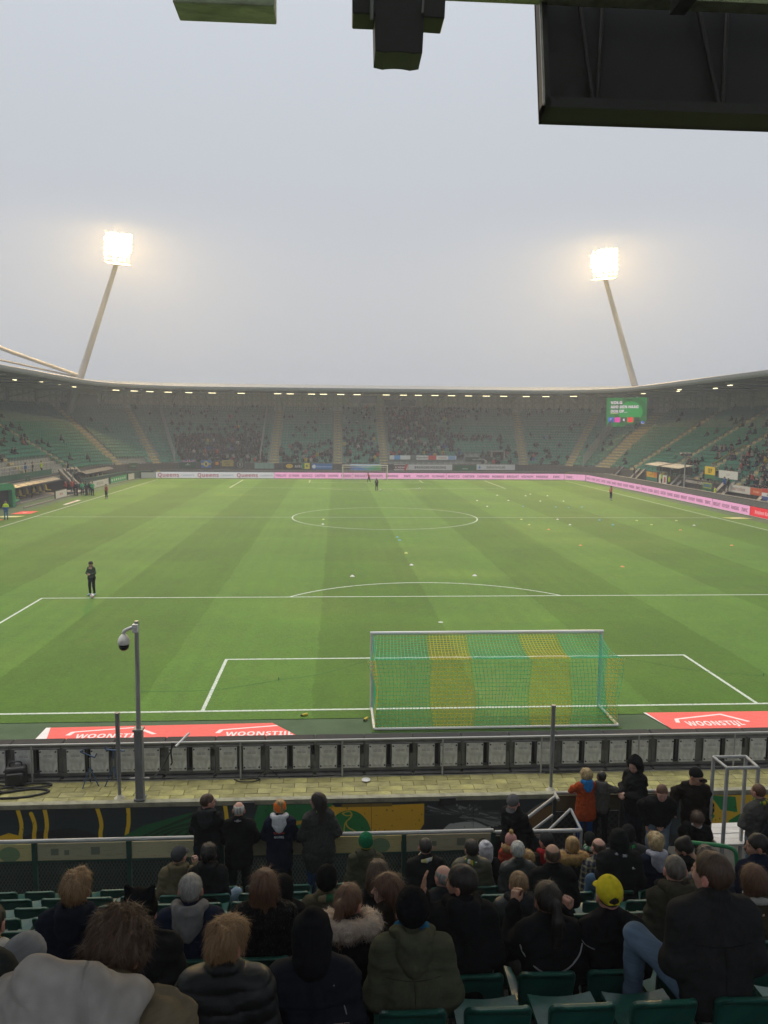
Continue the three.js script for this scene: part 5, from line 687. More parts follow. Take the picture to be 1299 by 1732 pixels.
const ell = (c, r, k = 0.03) => ({ k, lo: sub3(c, r), hi: add3(c, r), f: (x, y, z) => { const X = (x - c[0]) / r[0], Y = (y - c[1]) / r[1], Z = (z - c[2]) / r[2], k0 = Math.sqrt(X * X + Y * Y + Z * Z), k1 = Math.sqrt(X * X / (r[0] * r[0]) + Y * Y / (r[1] * r[1]) + Z * Z / (r[2] * r[2])); return k1 < 1e-9 ? -Math.min(...r) : k0 * (k0 - 1) / k1; } });
const cut = (p) => ({ ...p, neg: true });
function field(prims) {
  return (x, y, z) => {
    let d = 1e3;
    for (const p of prims) { const v = p.f(x, y, z), k = p.k; if (p.neg) { const h = Math.max(k - Math.abs(d + v), 0) / k; d = Math.max(d, -v) + h * h * k * 0.25; } else { const h = Math.max(k - Math.abs(d - v), 0) / k; d = Math.min(d, v) - h * h * k * 0.25; } }
    return d;
  };
}
function bounds(prims, m) { const lo = [1e9, 1e9, 1e9], hi = [-1e9, -1e9, -1e9]; for (const p of prims) if (!p.neg && p.lo) for (let i = 0; i < 3; i++) { lo[i] = Math.min(lo[i], p.lo[i] - m); hi[i] = Math.max(hi[i], p.hi[i] + m); } return [lo, hi]; }
// surface nets; colour(x, y, z) gives vertex colours
function skin(f, [lo, hi], h, colour) {
  const n = [0, 1, 2].map((i) => Math.max(3, Math.ceil((hi[i] - lo[i]) / h) + 2)), [nx, ny, nz] = n, v = new Float32Array(nx * ny * nz), O = [lo[0] - h * 0.5, lo[1] - h * 0.5, lo[2] - h * 0.5];
  let q = 0; for (let k = 0; k < nz; k++) for (let j = 0; j < ny; j++) for (let i = 0; i < nx; i++) v[q++] = f(O[0] + i * h, O[1] + j * h, O[2] + k * h);
  const id = new Int32Array(nx * ny * nz).fill(-1), pos = [], ix = [], at = (i, j, k) => i + nx * (j + ny * k), C = [[0, 0, 0], [1, 0, 0], [0, 1, 0], [1, 1, 0], [0, 0, 1], [1, 0, 1], [0, 1, 1], [1, 1, 1]], E = [[0, 1], [2, 3], [4, 5], [6, 7], [0, 2], [1, 3], [4, 6], [5, 7], [0, 4], [1, 5], [2, 6], [3, 7]];
  const g8 = new Float32Array(8);
  for (let k = 0; k < nz - 1; k++) for (let j = 0; j < ny - 1; j++) for (let i = 0; i < nx - 1; i++) {
    let m = 0; for (let c = 0; c < 8; c++) { const w = v[at(i + C[c][0], j + C[c][1], k + C[c][2])]; g8[c] = w; if (w < 0) m |= 1 << c; }
    if (m === 0 || m === 255) continue;
    let sx = 0, sy = 0, sz = 0, cnt = 0; for (const [a, b] of E) { if (((m >> a) & 1) === ((m >> b) & 1)) continue; const t = g8[a] / (g8[a] - g8[b]); sx += C[a][0] + (C[b][0] - C[a][0]) * t; sy += C[a][1] + (C[b][1] - C[a][1]) * t; sz += C[a][2] + (C[b][2] - C[a][2]) * t; cnt++; }
    id[at(i, j, k)] = pos.length / 3; pos.push(O[0] + (i + sx / cnt) * h, O[1] + (j + sy / cnt) * h, O[2] + (k + sz / cnt) * h);
  }
  const quad = (a, b, c, d, flip) => { if (a < 0 || b < 0 || c < 0 || d < 0) return; if (flip) ix.push(a, c, b, a, d, c); else ix.push(a, b, c, a, c, d); };
  for (let k = 1; k < nz - 1; k++) for (let j = 1; j < ny - 1; j++) for (let i = 1; i < nx - 1; i++) {
    const s = v[at(i, j, k)] < 0;
    if (s !== v[at(i + 1, j, k)] < 0) quad(id[at(i, j - 1, k - 1)], id[at(i, j, k - 1)], id[at(i, j, k)], id[at(i, j - 1, k)], !s);
    if (s !== v[at(i, j + 1, k)] < 0) quad(id[at(i - 1, j, k - 1)], id[at(i - 1, j, k)], id[at(i, j, k)], id[at(i, j, k - 1)], !s);
    if (s !== v[at(i, j, k + 1)] < 0) quad(id[at(i - 1, j - 1, k)], id[at(i, j - 1, k)], id[at(i, j, k)], id[at(i - 1, j, k)], !s);
  }
  const g = new THREE.BufferGeometry(), N = pos.length / 3; g.setAttribute('position', new THREE.Float32BufferAttribute(pos, 3)); g.setIndex(ix);
  const uv = new Float32Array(N * 2); for (let i = 0; i < N; i++) { uv[i * 2] = Math.atan2(pos[i * 3], pos[i * 3 + 2]) * 0.22; uv[i * 2 + 1] = pos[i * 3 + 1]; } g.setAttribute('uv', new THREE.BufferAttribute(uv, 2));
  if (colour) { const c = new Float32Array(N * 3); for (let i = 0; i < N; i++) { const q3 = colour(pos[i * 3], pos[i * 3 + 1], pos[i * 3 + 2]); c[i * 3] = q3[0]; c[i * 3 + 1] = q3[1]; c[i * 3 + 2] = q3[2]; } g.setAttribute('color', new THREE.BufferAttribute(c, 3)); }
  g.computeVertexNormals(); return g;
}
const weave = tex(256, 256, (u, v) => [0.5 + 0.22 * Math.sin(u * 402) * Math.sin(v * 402) + 0.5 * tfbm(u, v, 14, 4)], false); weave.repeat.set(3, 3);
const clothMap = tex(256, 256, (u, v) => { const a = 0.86 + 0.3 * tfbm(u, v, 7, 5) + 0.16 * tfbm(v, u, 60, 2); return [a, a, a]; }); clothMap.repeat.set(2, 2);
const matCache = {};
const cloth = (c, rough = 0.82) => { const k = c.join() + rough; return (matCache[k] ??= new THREE.MeshPhysicalMaterial({ color: new THREE.Color().setRGB(...c), roughness: rough, specularIntensity: rough < 0.6 ? 0.6 : 0.12, map: clothMap, bumpMap: weave, bumpScale: 0.002 })); };
const vertexCloth = new THREE.MeshPhysicalMaterial({ color: 0xffffff, roughness: 0.85, specularIntensity: 0.12, vertexColors: true, bumpMap: weave, bumpScale: 0.002 });
const skinMat = new THREE.MeshPhysicalMaterial({ color: 0xffffff, vertexColors: true, roughness: 0.55, bumpMap: bumpTex, bumpScale: 0.0006 });
const hairMats = {}; const hairMat = (c) => (hairMats[c.join()] ??= std([1, 1, 1], 0.55, { vertexColors: true }));
const SKIN = { pale: [0.50, 0.30, 0.23], tan: [0.40, 0.22, 0.15], brown: [0.16, 0.08, 0.05], pink: [0.5, 0.27, 0.21] };
const HAIR = { blond: [0.42, 0.27, 0.11], straw: [0.5, 0.38, 0.2], sand: [0.27, 0.16, 0.075], brown: [0.075, 0.042, 0.024], chestnut: [0.12, 0.055, 0.028], dark: [0.02, 0.014, 0.011], black: [0.009, 0.008, 0.008], grey: [0.3, 0.29, 0.27], white: [0.5, 0.49, 0.46], mix: [0.12, 0.1, 0.085] };

function headGeo2(sk, h, bald) {
  const P = [ell([0, 0.03, 0.012], [0.076, 0.09, 0.096], 0.03), ell([0, -0.02, -0.03], [0.062, 0.085, 0.064], 0.04), ell([0, -0.078, -0.042], [0.044, 0.036, 0.044], 0.035), cap([0, 0.008, -0.092], [0, -0.027, -0.113], 0.009, 0.0135, 0.016), cap([-0.034, 0.022, -0.083], [0.034, 0.022, -0.083], 0.0105, 0.0105, 0.018), ell([0.036, -0.028, -0.066], [0.024, 0.024, 0.024], 0.025), ell([-0.036, -0.028, -0.066], [0.024, 0.024, 0.024], 0.025),
    ell([0.085, -0.008, 0.014], [0.014, 0.034, 0.021], 0.012), ell([-0.085, -0.008, 0.014], [0.014, 0.034, 0.021], 0.012), cut(ell([0.096, -0.008, 0.006], [0.007, 0.019, 0.01], 0.006)), cut(ell([-0.096, -0.008, 0.006], [0.007, 0.019, 0.01], 0.006)), cap([-0.02, -0.058, -0.09], [0.02, -0.058, -0.09], 0.0068, 0.0068, 0.01), cap([-0.016, -0.068, -0.088], [0.016, -0.068, -0.088], 0.0075, 0.0075, 0.01), cut(cap([-0.022, -0.063, -0.101], [0.022, -0.063, -0.101], 0.003, 0.003, 0.004)),
    cut(ell([0.03, 0.004, -0.1], [0.017, 0.011, 0.017], 0.014)), cut(ell([-0.03, 0.004, -0.1], [0.017, 0.011, 0.017], 0.014)), ell([0.03, 0.003, -0.0815], [0.0125, 0.0105, 0.0125], 0.003), ell([-0.03, 0.003, -0.0815], [0.0125, 0.0105, 0.0125], 0.003), cap([0, -0.06, 0.025], [0, -0.2, 0.035], 0.056, 0.066, 0.03)];
  const red = [sk[0] * 1.05, sk[1] * 0.62, sk[2] * 0.62];
  return skin(field(P), bounds(P, 0.012), h, (x, y, z) => {
    for (const s of [-1, 1]) { const dx = x - s * 0.03, dy = y - 0.003, dz = z + 0.0935; const e = Math.hypot(dx, dy); if (dz < 0.008 && e < 0.0115) return e < 0.0048 ? [0.02, 0.015, 0.012] : e < 0.0095 ? [0.55, 0.52, 0.48] : mul3(sk, 0.6); if (z < -0.07 && Math.abs(Math.abs(x) - 0.031) < 0.019 && y > 0.017 && y < 0.027) return mul3(sk, 0.32); if (Math.abs(x) > 0.077) return mix3(sk, red, 0.5); }
    if (z < -0.08 && Math.abs(x) < 0.024 && y < -0.052 && y > -0.075) return mix3(sk, red, 0.8);
    if (z < -0.095 && y > -0.04 && y < 0) return mix3(sk, red, 0.25);
    const n = 1 + 0.08 * noise(x * 60, y * 60, z * 60); return mul3(sk, n);
  });
}
// hair as a shell over the skull plus loose strands that follow it
function strands(g, n, len, rad, colour, curl = 0.3, lift = 0.35) {
  const p = g.attributes.position, nn = g.attributes.normal, ix = g.index.array, T = ix.length / 3, pos = [], nor = [], col = [], id = [], uv = [];
  for (let s = 0; s < n; s++) {
    const t = Math.floor(rnd() * T), a = ix[t * 3], u = rnd(); const b = ix[t * 3 + 1];
    const o = [p.getX(a) * (1 - u) + p.getX(b) * u, p.getY(a) * (1 - u) + p.getY(b) * u, p.getZ(a) * (1 - u) + p.getZ(b) * u], N = V(nn.getX(a), nn.getY(a), nn.getZ(a));
    const d = V(rr(-curl, curl), -1 + rr(-curl, curl), rr(-curl, curl)); d.addScaledVector(N, -d.dot(N)); if (d.length() < 0.15) d.set(rr(-1, 1), 0, rr(-1, 1)); d.normalize().addScaledVector(N, lift * rr(0.2, 1.2)).normalize();
    const sd = d.clone().cross(N).normalize(), L = len * rr(0.5, 1.2), k = rr(0.65, 1.45), base0 = pos.length / 3, bend = rr(-0.5, 0.5) * curl;
    for (let i = 0; i <= 2; i++) { const f = i / 2, r = rad * (1 - f * 0.85); const c = [0, 1, 2].map((q) => o[q] + d.getComponent(q) * L * f + sd.getComponent(q) * bend * L * f * f - N.getComponent(q) * L * 0.25 * f * f * lift); for (const w of [-1, 1]) { pos.push(c[0] + sd.x * r * w, c[1] + sd.y * r * w, c[2] + sd.z * r * w); nor.push(N.x + sd.x * w * 0.6, N.y + sd.y * w * 0.6, N.z + sd.z * w * 0.6); col.push(colour[0] * k, colour[1] * k, colour[2] * k); uv.push(0, 0); } }
    for (let i = 0; i < 2; i++) { const q = base0 + i * 2; id.push(q, q + 1, q + 2, q + 1, q + 3, q + 2); }
  }
  const o = new THREE.BufferGeometry(); o.setAttribute('position', new THREE.Float32BufferAttribute(pos, 3)); o.setAttribute('normal', new THREE.Float32BufferAttribute(nor, 3)); o.setAttribute('uv', new THREE.Float32BufferAttribute(uv, 2)); o.setAttribute('color', new THREE.Float32BufferAttribute(col, 3)); o.setIndex(id); return o;
}
function hairGeo(type, c, h, many, seed0 = 0) {
  const t = { short: 0.010, crop: 0.004, bald: 0.003, messy: 0.015, curly: 0.024, long: 0.016, pony: 0.010, bun: 0.010, bob: 0.02 }[type] ?? 0.01;
  const P = [ell([0, 0.032, 0.014], [0.078 + t, 0.091 + t * 1.05, 0.097 + t], 0.02)];
  P.push(cut({ k: 0.014, f: (x, y, z) => 0.026 + 0.75 * y + 0.66 * z }));
  if (['short', 'crop', 'bald', 'pony', 'bun', 'messy'].includes(type)) for (const q of [-1, 1]) P.push(cut(ell([q * 0.095, -0.016, -0.002], [0.032, 0.042, 0.03], 0.01)));
  if (type === 'bald') P.push(cut(ell([0, 0.115, 0.0], [0.075, 0.06, 0.1], 0.02)));
  if (type === 'messy') P.push(ell([0, 0.088, -0.015], [0.072, 0.048, 0.088], 0.03));
  if (type === 'bob') P.push(cap([0.045, -0.02, 0.03], [0.05, -0.12, 0.045], 0.05, 0.04, 0.04), cap([-0.045, -0.02, 0.03], [-0.05, -0.12, 0.045], 0.05, 0.04, 0.04));
  if (type === 'long') for (const x of [-0.055, 0, 0.055]) P.push(cap([x, 0.0, 0.05 + (x ? 0 : 0.015)], [x * 1.1, -0.22, 0.085], 0.052, 0.05, 0.04), cap([x * 1.1, -0.22, 0.085], [x * 0.9, -0.38, 0.075], 0.05, 0.018, 0.04));
  if (type === 'pony') P.push(ell([0, 0.05, 0.115], [0.028, 0.028, 0.028], 0.02), cap([0, 0.05, 0.13], [0.005, -0.05, 0.165], 0.03, 0.036, 0.02), cap([0.005, -0.05, 0.165], [0.01, -0.22, 0.15], 0.036, 0.03, 0.02), cap([0.01, -0.22, 0.15], [0.012, -0.34, 0.13], 0.03, 0.01, 0.02));
  if (type === 'bun') P.push(ell([0, 0.105, 0.07], [0.05, 0.042, 0.048], 0.012));
  const base0 = field(P), amp = { short: 0.004, crop: 0.001, bald: 0.001, messy: 0.014, curly: 0.014, long: 0.006, pony: 0.004, bun: 0.005, bob: 0.005 }[type] ?? 0.004, fr = type === 'curly' ? 38 : 24;
  const f = (x, y, z) => { const d = base0(x, y, z); return d > 0.05 ? d : d + amp * (noise(x * fr + seed0, y * fr * 0.55, z * fr) + 0.5 * noise(x * fr * 2.6, y * fr * 1.2 + seed0, z * fr * 2.6)) + amp * 0.35 * Math.sin((Math.atan2(x, z + 0.001) * 22) + 4 * noise(x * 20, y * 8, z * 20)); };
  const g = skin(f, bounds(P, 0.03), h, (x, y, z) => { const k = 0.8 + 0.5 * noise(x * 90 + seed0, y * 14, z * 90) + 0.25 * noise(x * 30, y * 10, z * 30 + seed0); return mul3(c, Math.max(0.4, k)); });
  if (!many) return [g];
  const L = { short: 0.035, crop: 0.008, bald: 0.01, messy: 0.055, curly: 0.045, long: 0.10, pony: 0.06, bun: 0.04, bob: 0.07 }[type] ?? 0.03;
  return [g, strands(g, many, L, type === 'crop' || type === 'bald' ? 0.0009 : 0.0012, c, type === 'curly' ? 0.7 : type === 'messy' ? 0.42 : 0.22, type === 'messy' || type === 'curly' ? 0.32 : 0.14)];
}
// a hand: palm and five fingers from wrist w towards direction d, palm normal n; bend 0 flat .. 1 fist
function handPrims(w, d, n, side, bend, s = 1) {
  const D = V(...d).normalize(), N = V(...n); N.addScaledVector(D, -N.dot(D)).normalize(); const X = D.clone().cross(N).multiplyScalar(side), at = (f, x, q) => [w[0] + (D.x * f + X.x * x + N.x * q) * s, w[1] + (D.y * f + X.y * x + N.y * q) * s, w[2] + (D.z * f + X.z * x + N.z * q) * s], P = [];
  for (const x of [-0.03, -0.01, 0.01, 0.03]) P.push(cap(at(0.015, x * 0.7, 0), at(0.09, x, 0), 0.014 * s, 0.0115 * s, 0.012 * s));
  [[-0.031, 0.066, 0.0075], [-0.0105, 0.078, 0.0085], [0.0105, 0.083, 0.0085], [0.031, 0.074, 0.0085]].forEach(([x, L, r]) => { let p = at(0.088, x, 0), a = 0, f = 0.088, q = 0; for (const [seg, k] of [[0.42, 0.75], [0.33, 1.15], [0.25, 0.9]]) { a += bend * k * 1.25 + 0.06; f += Math.cos(a) * L * seg; q += Math.sin(a) * L * seg; const e = at(f, x * (1 + 0.12 * (1 - bend)), q); P.push(cap(p, e, r * s, r * 0.92 * s, 0.004 * s)); p = e; } });
  const t0 = at(0.03, 0.03, 0.005), t1 = at(0.062, 0.058 - 0.02 * bend, 0.018 + 0.01 * bend), t2 = at(0.092, 0.064 - 0.034 * bend, 0.026 + 0.012 * bend); P.push(cap(t0, t1, 0.0135 * s, 0.0105 * s, 0.01 * s), cap(t1, t2, 0.01 * s, 0.0085 * s, 0.004 * s));
  return P;
}
const armPose = {
  lap: [[0.09, -0.26, 0.0], [-0.05, -0.38, -0.25]], down: [[0.08, -0.28, 0.03], [0.07, -0.53, -0.05]], rail: [[0.10, -0.24, -0.10], [0.02, -0.27, -0.36]], pocket: [[0.15, -0.25, 0.07], [0.05, -0.47, -0.12]], phone: [[0.10, -0.2, -0.2], [0.0, 0.0, -0.38]], fold: [[0.12, -0.24, -0.06], [-0.12, -0.25, -0.24]], up: [[0.12, -0.16, -0.18], [0.05, 0.12, -0.24]], knee: [[0.12, -0.25, -0.08], [0.08, -0.42, -0.3]],
};
let personSeed = 0;
// everything is laid out in the person's own frame: feet at the origin, facing -z, +x their right
function person(o) {
  const id = ++personSeed, q = o.q ?? 1, s = o.s ?? 1, lean = o.lean ?? (o.sit ? 0.22 : 0.05), sk = SKIN[o.skin ?? 'pale'];
  const coat = o.coat ?? { c: [0.012, 0.013, 0.015] }, th = coat.thick ?? 0.022, hipY = o.hip ?? (o.sit ? 0.53 : 0.93), sway = o.sway ?? 0;
  const cl = Math.cos(lean), sl = Math.sin(lean), tor = (x, y, z) => [x + sway * y, hipY + y * cl + z * sl, -y * sl + z * cl];  // torso frame: y up the spine, z backwards
  const HS = o.hs ?? 1.08, wS = 0.94 + 0.7 * ((o.wide ?? 1) - 1), neck = tor(0, 0.54, 0.02), headC = add3(neck, [o.hx ?? sway * 0.1, 0.132 - (o.droop ?? 0) * 0.05, -0.045 - (o.droop ?? 0) * 0.07]);
  const g = base('person', [0, 0, 0], o.yaw ?? 0); tag(g, o.label, o.cat ?? 'person', o.group);
  const hg = (geo) => geo.applyMatrix4(new THREE.Matrix4().compose(V(...headC), new THREE.Quaternion().setFromEuler(new THREE.Euler(o.hp ?? 0, o.hy ?? 0, o.hr ?? 0, 'YXZ')), V(HS, HS, HS)));
  const sh = {}, el = {}, wr = {}, arms = { L: o.L ?? o.arms ?? (o.sit ? 'lap' : 'down'), R: o.R ?? o.arms ?? (o.sit ? 'lap' : 'down') };
  for (const [k, sg] of [['L', -1], ['R', 1]]) { sh[k] = tor(sg * 0.165 * wS, 0.44, 0.01); const a = Array.isArray(arms[k]) ? arms[k] : armPose[arms[k]]; const m = (v) => add3(tor(sg * (0.165 * wS + v[0] * 0.75), 0.44 + v[1], 0.01 + v[2]), [0, 0, 0]); el[k] = m(a[0]); wr[k] = m(a[1]); }
  // legs
  const hip = {}, kn = {}, an = {}; for (const [k, sg] of [['L', -1], ['R', 1]]) { hip[k] = [sg * 0.095, hipY - 0.03, 0]; if (o.sit) { kn[k] = o['kn' + k] ?? [sg * 0.15, hipY - 0.02, -0.44]; an[k] = o['an' + k] ?? [sg * 0.14, 0.09, -0.42]; } else { const st = o.step ?? 0; kn[k] = [sg * 0.11, 0.5, -0.03 - sg * st * 0.5]; an[k] = [sg * 0.12, 0.09, 0.02 - sg * st]; } }
  // body: one continuous surface under the clothes, finer at head and hands
  const HP = {}; const bodyP = [cap(hip.L, hip.R, 0.1, 0.1, 0.05), cap(tor(0, 0.05, 0), tor(0, 0.4, 0), 0.11, 0.12, 0.06), cap(sh.L, sh.R, 0.06, 0.06, 0.05), cap(tor(0, 0.45, 0.01), add3(neck, [0, 0.05, -0.02]), 0.06, 0.055, 0.04)];
  for (const k of ['L', 'R']) bodyP.push(cap(sh[k], el[k], 0.052, 0.042, 0.04), cap(el[k], wr[k], 0.042, 0.029, 0.03), cap(hip[k], kn[k], 0.08, 0.055, 0.05), cap(kn[k], an[k], 0.052, 0.035, 0.04));
  const skinC = (x, y, z) => mul3(sk, 1 + 0.08 * noise(x * 40, y * 40, z * 40));
  const parts = [skin(field(bodyP), bounds(bodyP, 0.02), 0.04, skinC), hg(headGeo2(sk, 0.0085 * q, o.hair === 'bald'))];
  for (const [k, sg] of [['L', -1], ['R', 1]]) { if (o.noHands) break; const d = sub3(wr[k], el[k]), hd = o['hand' + k], P = handPrims(wr[k], hd?.d ?? d, hd?.n ?? [-sg * 0.8, -0.2, -0.5], hd?.flip ? -sg : sg, hd?.bend ?? 0.45, hd?.s ?? 1); P.push(cap(mix3(el[k], wr[k], 0.8), wr[k], 0.03, 0.026, 0.02)); parts.push(skin(field(P), bounds(P, 0.012), hd?.h ?? 0.008 * Math.max(1, q * 0.9), skinC)); }
  obj('body', parts, skinMat, g);
  // coat
  const len = coat.len ?? (o.sit ? -0.02 : -0.1), pf = coat.style === 'puffer';
  const CP = []; for (const sg of [-1, 1]) CP.push(cap(tor(sg * 0.075, len, 0), tor(sg * 0.085 * wS, 0.37, 0.0), (coat.hem ?? 0.112) + th * 0.8, 0.098 * wS + th * 0.8, 0.05));
  CP.push(cap(tor(0, 0.05, -0.02), tor(0, 0.36, -0.02), (coat.belly ?? 0.112) + th, 0.108 + th, 0.06), cap(sh.L, sh.R, 0.05 + th, 0.05 + th, 0.05), cap(sh.L, add3(neck, [-0.04, -0.01, 0.01]), 0.04 + th, 0.05 + th * 0.7, 0.06), cap(sh.R, add3(neck, [0.04, -0.01, 0.01]), 0.04 + th, 0.05 + th * 0.7, 0.06));
  for (const k of ['L', 'R']) CP.push(cap(sh[k], el[k], 0.054 + th, 0.046 + th, 0.045), cap(el[k], wr[k], 0.046 + th, 0.034 + th * 0.7, 0.035));
  if (coat.collar) CP.push(cap(add3(neck, [0, -0.03, 0.015]), add3(neck, [0, 0.03, 0.005]), 0.08, 0.07, 0.03), cap(add3(neck, [-0.07, 0.03, -0.02]), add3(neck, [-0.04, 0.055, 0.055]), 0.026, 0.03, 0.02), cap(add3(neck, [-0.04, 0.055, 0.055]), add3(neck, [0.04, 0.055, 0.055]), 0.03, 0.03, 0.02), cap(add3(neck, [0.04, 0.055, 0.055]), add3(neck, [0.07, 0.03, -0.02]), 0.03, 0.026, 0.02));
  else CP.push(cap(add3(neck, [0, -0.03, 0.015]), add3(neck, [0, 0.028, 0.005]), 0.08, 0.07, 0.03));
  if (o.sit || len > -0.05) {} else if (coat.long) { CP.push(cap([-0.08, hipY, 0], [-0.1, hipY + coat.long, 0], 0.13 + th, 0.13 + th, 0.08), cap([0.08, hipY, 0], [0.1, hipY + coat.long, 0], 0.13 + th, 0.13 + th, 0.08)); }
  const cf = field(CP), ph = id * 3.7, fa = (coat.fold ?? (q <= 1 ? 0.019 : 0.015));
  const cF = (x, y, z) => {
    const d = cf(x, y, z); if (d > 0.06) return d;
    if (pf) return d - 0.013 * Math.sqrt(Math.abs(Math.sin((y + 0.015 * noise(x * 7, ph, z * 7)) * Math.PI / 0.085))) + 0.006 + 0.004 * noise(x * 22, y * 22 + ph, z * 22);
    const w = noise(x * 6 + ph, y * 5, z * 6), r1 = 1 - Math.abs(noise(x * 7 + y * 5 + w * 1.6, y * 12 + ph, z * 8 + w)) * 2, r2 = 1 - Math.abs(noise(x * 13 - y * 7 + ph, y * 20 + w * 2, z * 13)) * 2;
    const nearArm = Math.min(1, 0.5 + Math.abs(x) * 2.2); let e = d + fa * (0.75 - r1 * 0.8) * nearArm + fa * 0.45 * (0.5 - r2);
    if (coat.fur) e += 0.012 * (noise(x * 60, y * 38, z * 60) + 0.6 * noise(x * 110, y * 70, z * 110));
    return e;
  };
  const cellC = (coat.fine ? 0.011 : 0.0165) * Math.max(1, q * 0.92);
  let coatCol = coat.col; if (coat.plaid) coatCol = (x, y, z) => { const u = (x + z * 0.5) * 14, v = y * 14, a = Math.abs(u - Math.round(u)) < 0.13, b = Math.abs(v - Math.round(v)) < 0.13, c2 = Math.abs(u + 0.5 - Math.round(u + 0.5)) < 0.16; return a && b ? [0.5, 0.45, 0.3] : a || b ? [0.28, 0.25, 0.16] : c2 ? [0.02, 0.025, 0.05] : [0.05, 0.06, 0.1]; };
  const cm = obj('coat', skin(cF, bounds(CP, 0.025), cellC, coatCol), coatCol ? vertexCloth : cloth(coat.c, coat.rough ?? (pf ? 0.5 : 0.8)), g);
  if (coat.fur) { const sg = strands(cm.geometry, 5200, 0.022, 0.0016, coat.c, 0.8, 0.8); obj('coat_fur', sg, hairMat(coat.c), g); }
  // piping, patches and print on the back
  const onBack = (x, y) => { const a = tor(x, y, 0.45), b = tor(x, y, 0); let t = 0; for (let i = 0; i < 60; i++) { const p = mix3(a, b, t), d = cF(...p); if (d < 0.0015) break; t += Math.max(0.002, d * 0.8) / 0.45; if (t > 1) break; } return mix3(a, b, Math.max(0, t - 0.004)); };
  const seams = q <= 1 && !coat.fur && !pf && !coat.plaid ? [[[[-0.17, 0.33], [-0.08, 0.325], [0, 0.32], [0.08, 0.325], [0.17, 0.33]], 0.0028, mul3(coat.c, 0.55), 'seam'], [[[0, 0.31], [0.004, 0.2], [0, 0.05]], 0.0024, mul3(coat.c, 0.55), 'seam']] : [];
  for (const [pts, r, c, nm] of [...(coat.lines ?? []), ...seams]) obj(nm ?? 'piping', tube(pts.map(([x, y]) => onBack(x, y)), r, 30, 6), cloth(c, 0.6), g);
  if (coat.print) { const { w, h, x, y, draw } = coat.print, nx = 26, ny = 14, ps = [], us = [], is = []; for (let j = 0; j <= ny; j++) for (let i = 0; i <= nx; i++) { const p = onBack(x + w * (i / nx - 0.5), y + h * (j / ny - 0.5)); ps.push(p[0], p[1] + 0, p[2] + 0.003); us.push(i / nx, j / ny); } for (let j = 0; j < ny; j++) for (let i = 0; i < nx; i++) { const a = j * (nx + 1) + i; is.push(a, a + 1, a + nx + 1, a + 1, a + nx + 2, a + nx + 1); } const pg = new THREE.BufferGeometry(); pg.setAttribute('position', new THREE.Float32BufferAttribute(ps, 3)); pg.setAttribute('uv', new THREE.Float32BufferAttribute(us, 2)); pg.setIndex(is); pg.computeVertexNormals(); obj('back_print', pg, new THREE.MeshStandardMaterial({ map: canvasTex(256, 128, draw), transparent: true, alphaTest: 0.5, roughness: 0.7 }), g); }
  // trousers and shoes
  if (!o.noLegs) {
    const lc = o.legs ?? [0.012, 0.013, 0.016], LP = [cap(hip.L, hip.R, 0.118, 0.118, 0.05)]; for (const k of ['L', 'R']) LP.push(cap(hip[k], kn[k], 0.098, 0.074, 0.05), cap(kn[k], an[k], 0.072, 0.056, 0.03));
    const lf = field(LP), lF = (x, y, z) => { const d = lf(x, y, z); return d > 0.05 ? d : d + 0.007 * (0.5 - (1 - Math.abs(noise(x * 10, y * 16 + ph, z * 10)) * 2)); };
    obj('trousers', skin(lF, bounds(LP, 0.02), (o.fineLegs ? 0.014 : 0.026) * Math.max(1, q * 0.8)), cloth(lc, 0.85), g);
    if (!o.noShoes) for (const k of ['L', 'R']) { const a = an[k], SP = [cap([a[0], 0.045, a[2] + 0.04], [a[0] + (k === 'L' ? -0.02 : 0.02), 0.04, a[2] - 0.16], 0.046, 0.04, 0.03), cap([a[0], 0.05, a[2]], [a[0], 0.1, a[2] + 0.01], 0.048, 0.048, 0.03)]; obj('shoe', skin(field(SP), bounds(SP, 0.02), 0.02), cloth(o.shoes ?? [0.02, 0.02, 0.022], 0.6), g); }
  }
  // head wear and hair
  const hat = o.hat, hh = 0.0085 * q; const N = (n) => Math.round(n / (q * q));
  const hc = o.hc ? HAIR[o.hc] : HAIR.brown;
  if (o.hair && o.hair !== 'none') obj('hair', hairGeo(o.hair, hc, hh, N((hat && hat.t !== 'beanie') ? 0 : { short: 1700, crop: 500, bald: 300, messy: 2800, curly: 3600, long: 3000, pony: 2200, bun: 2200, bob: 2600 }[o.hair] ?? 900) * (o.moreHair ?? 1), id * 1.3).map(hg), hairMat(hc), g);
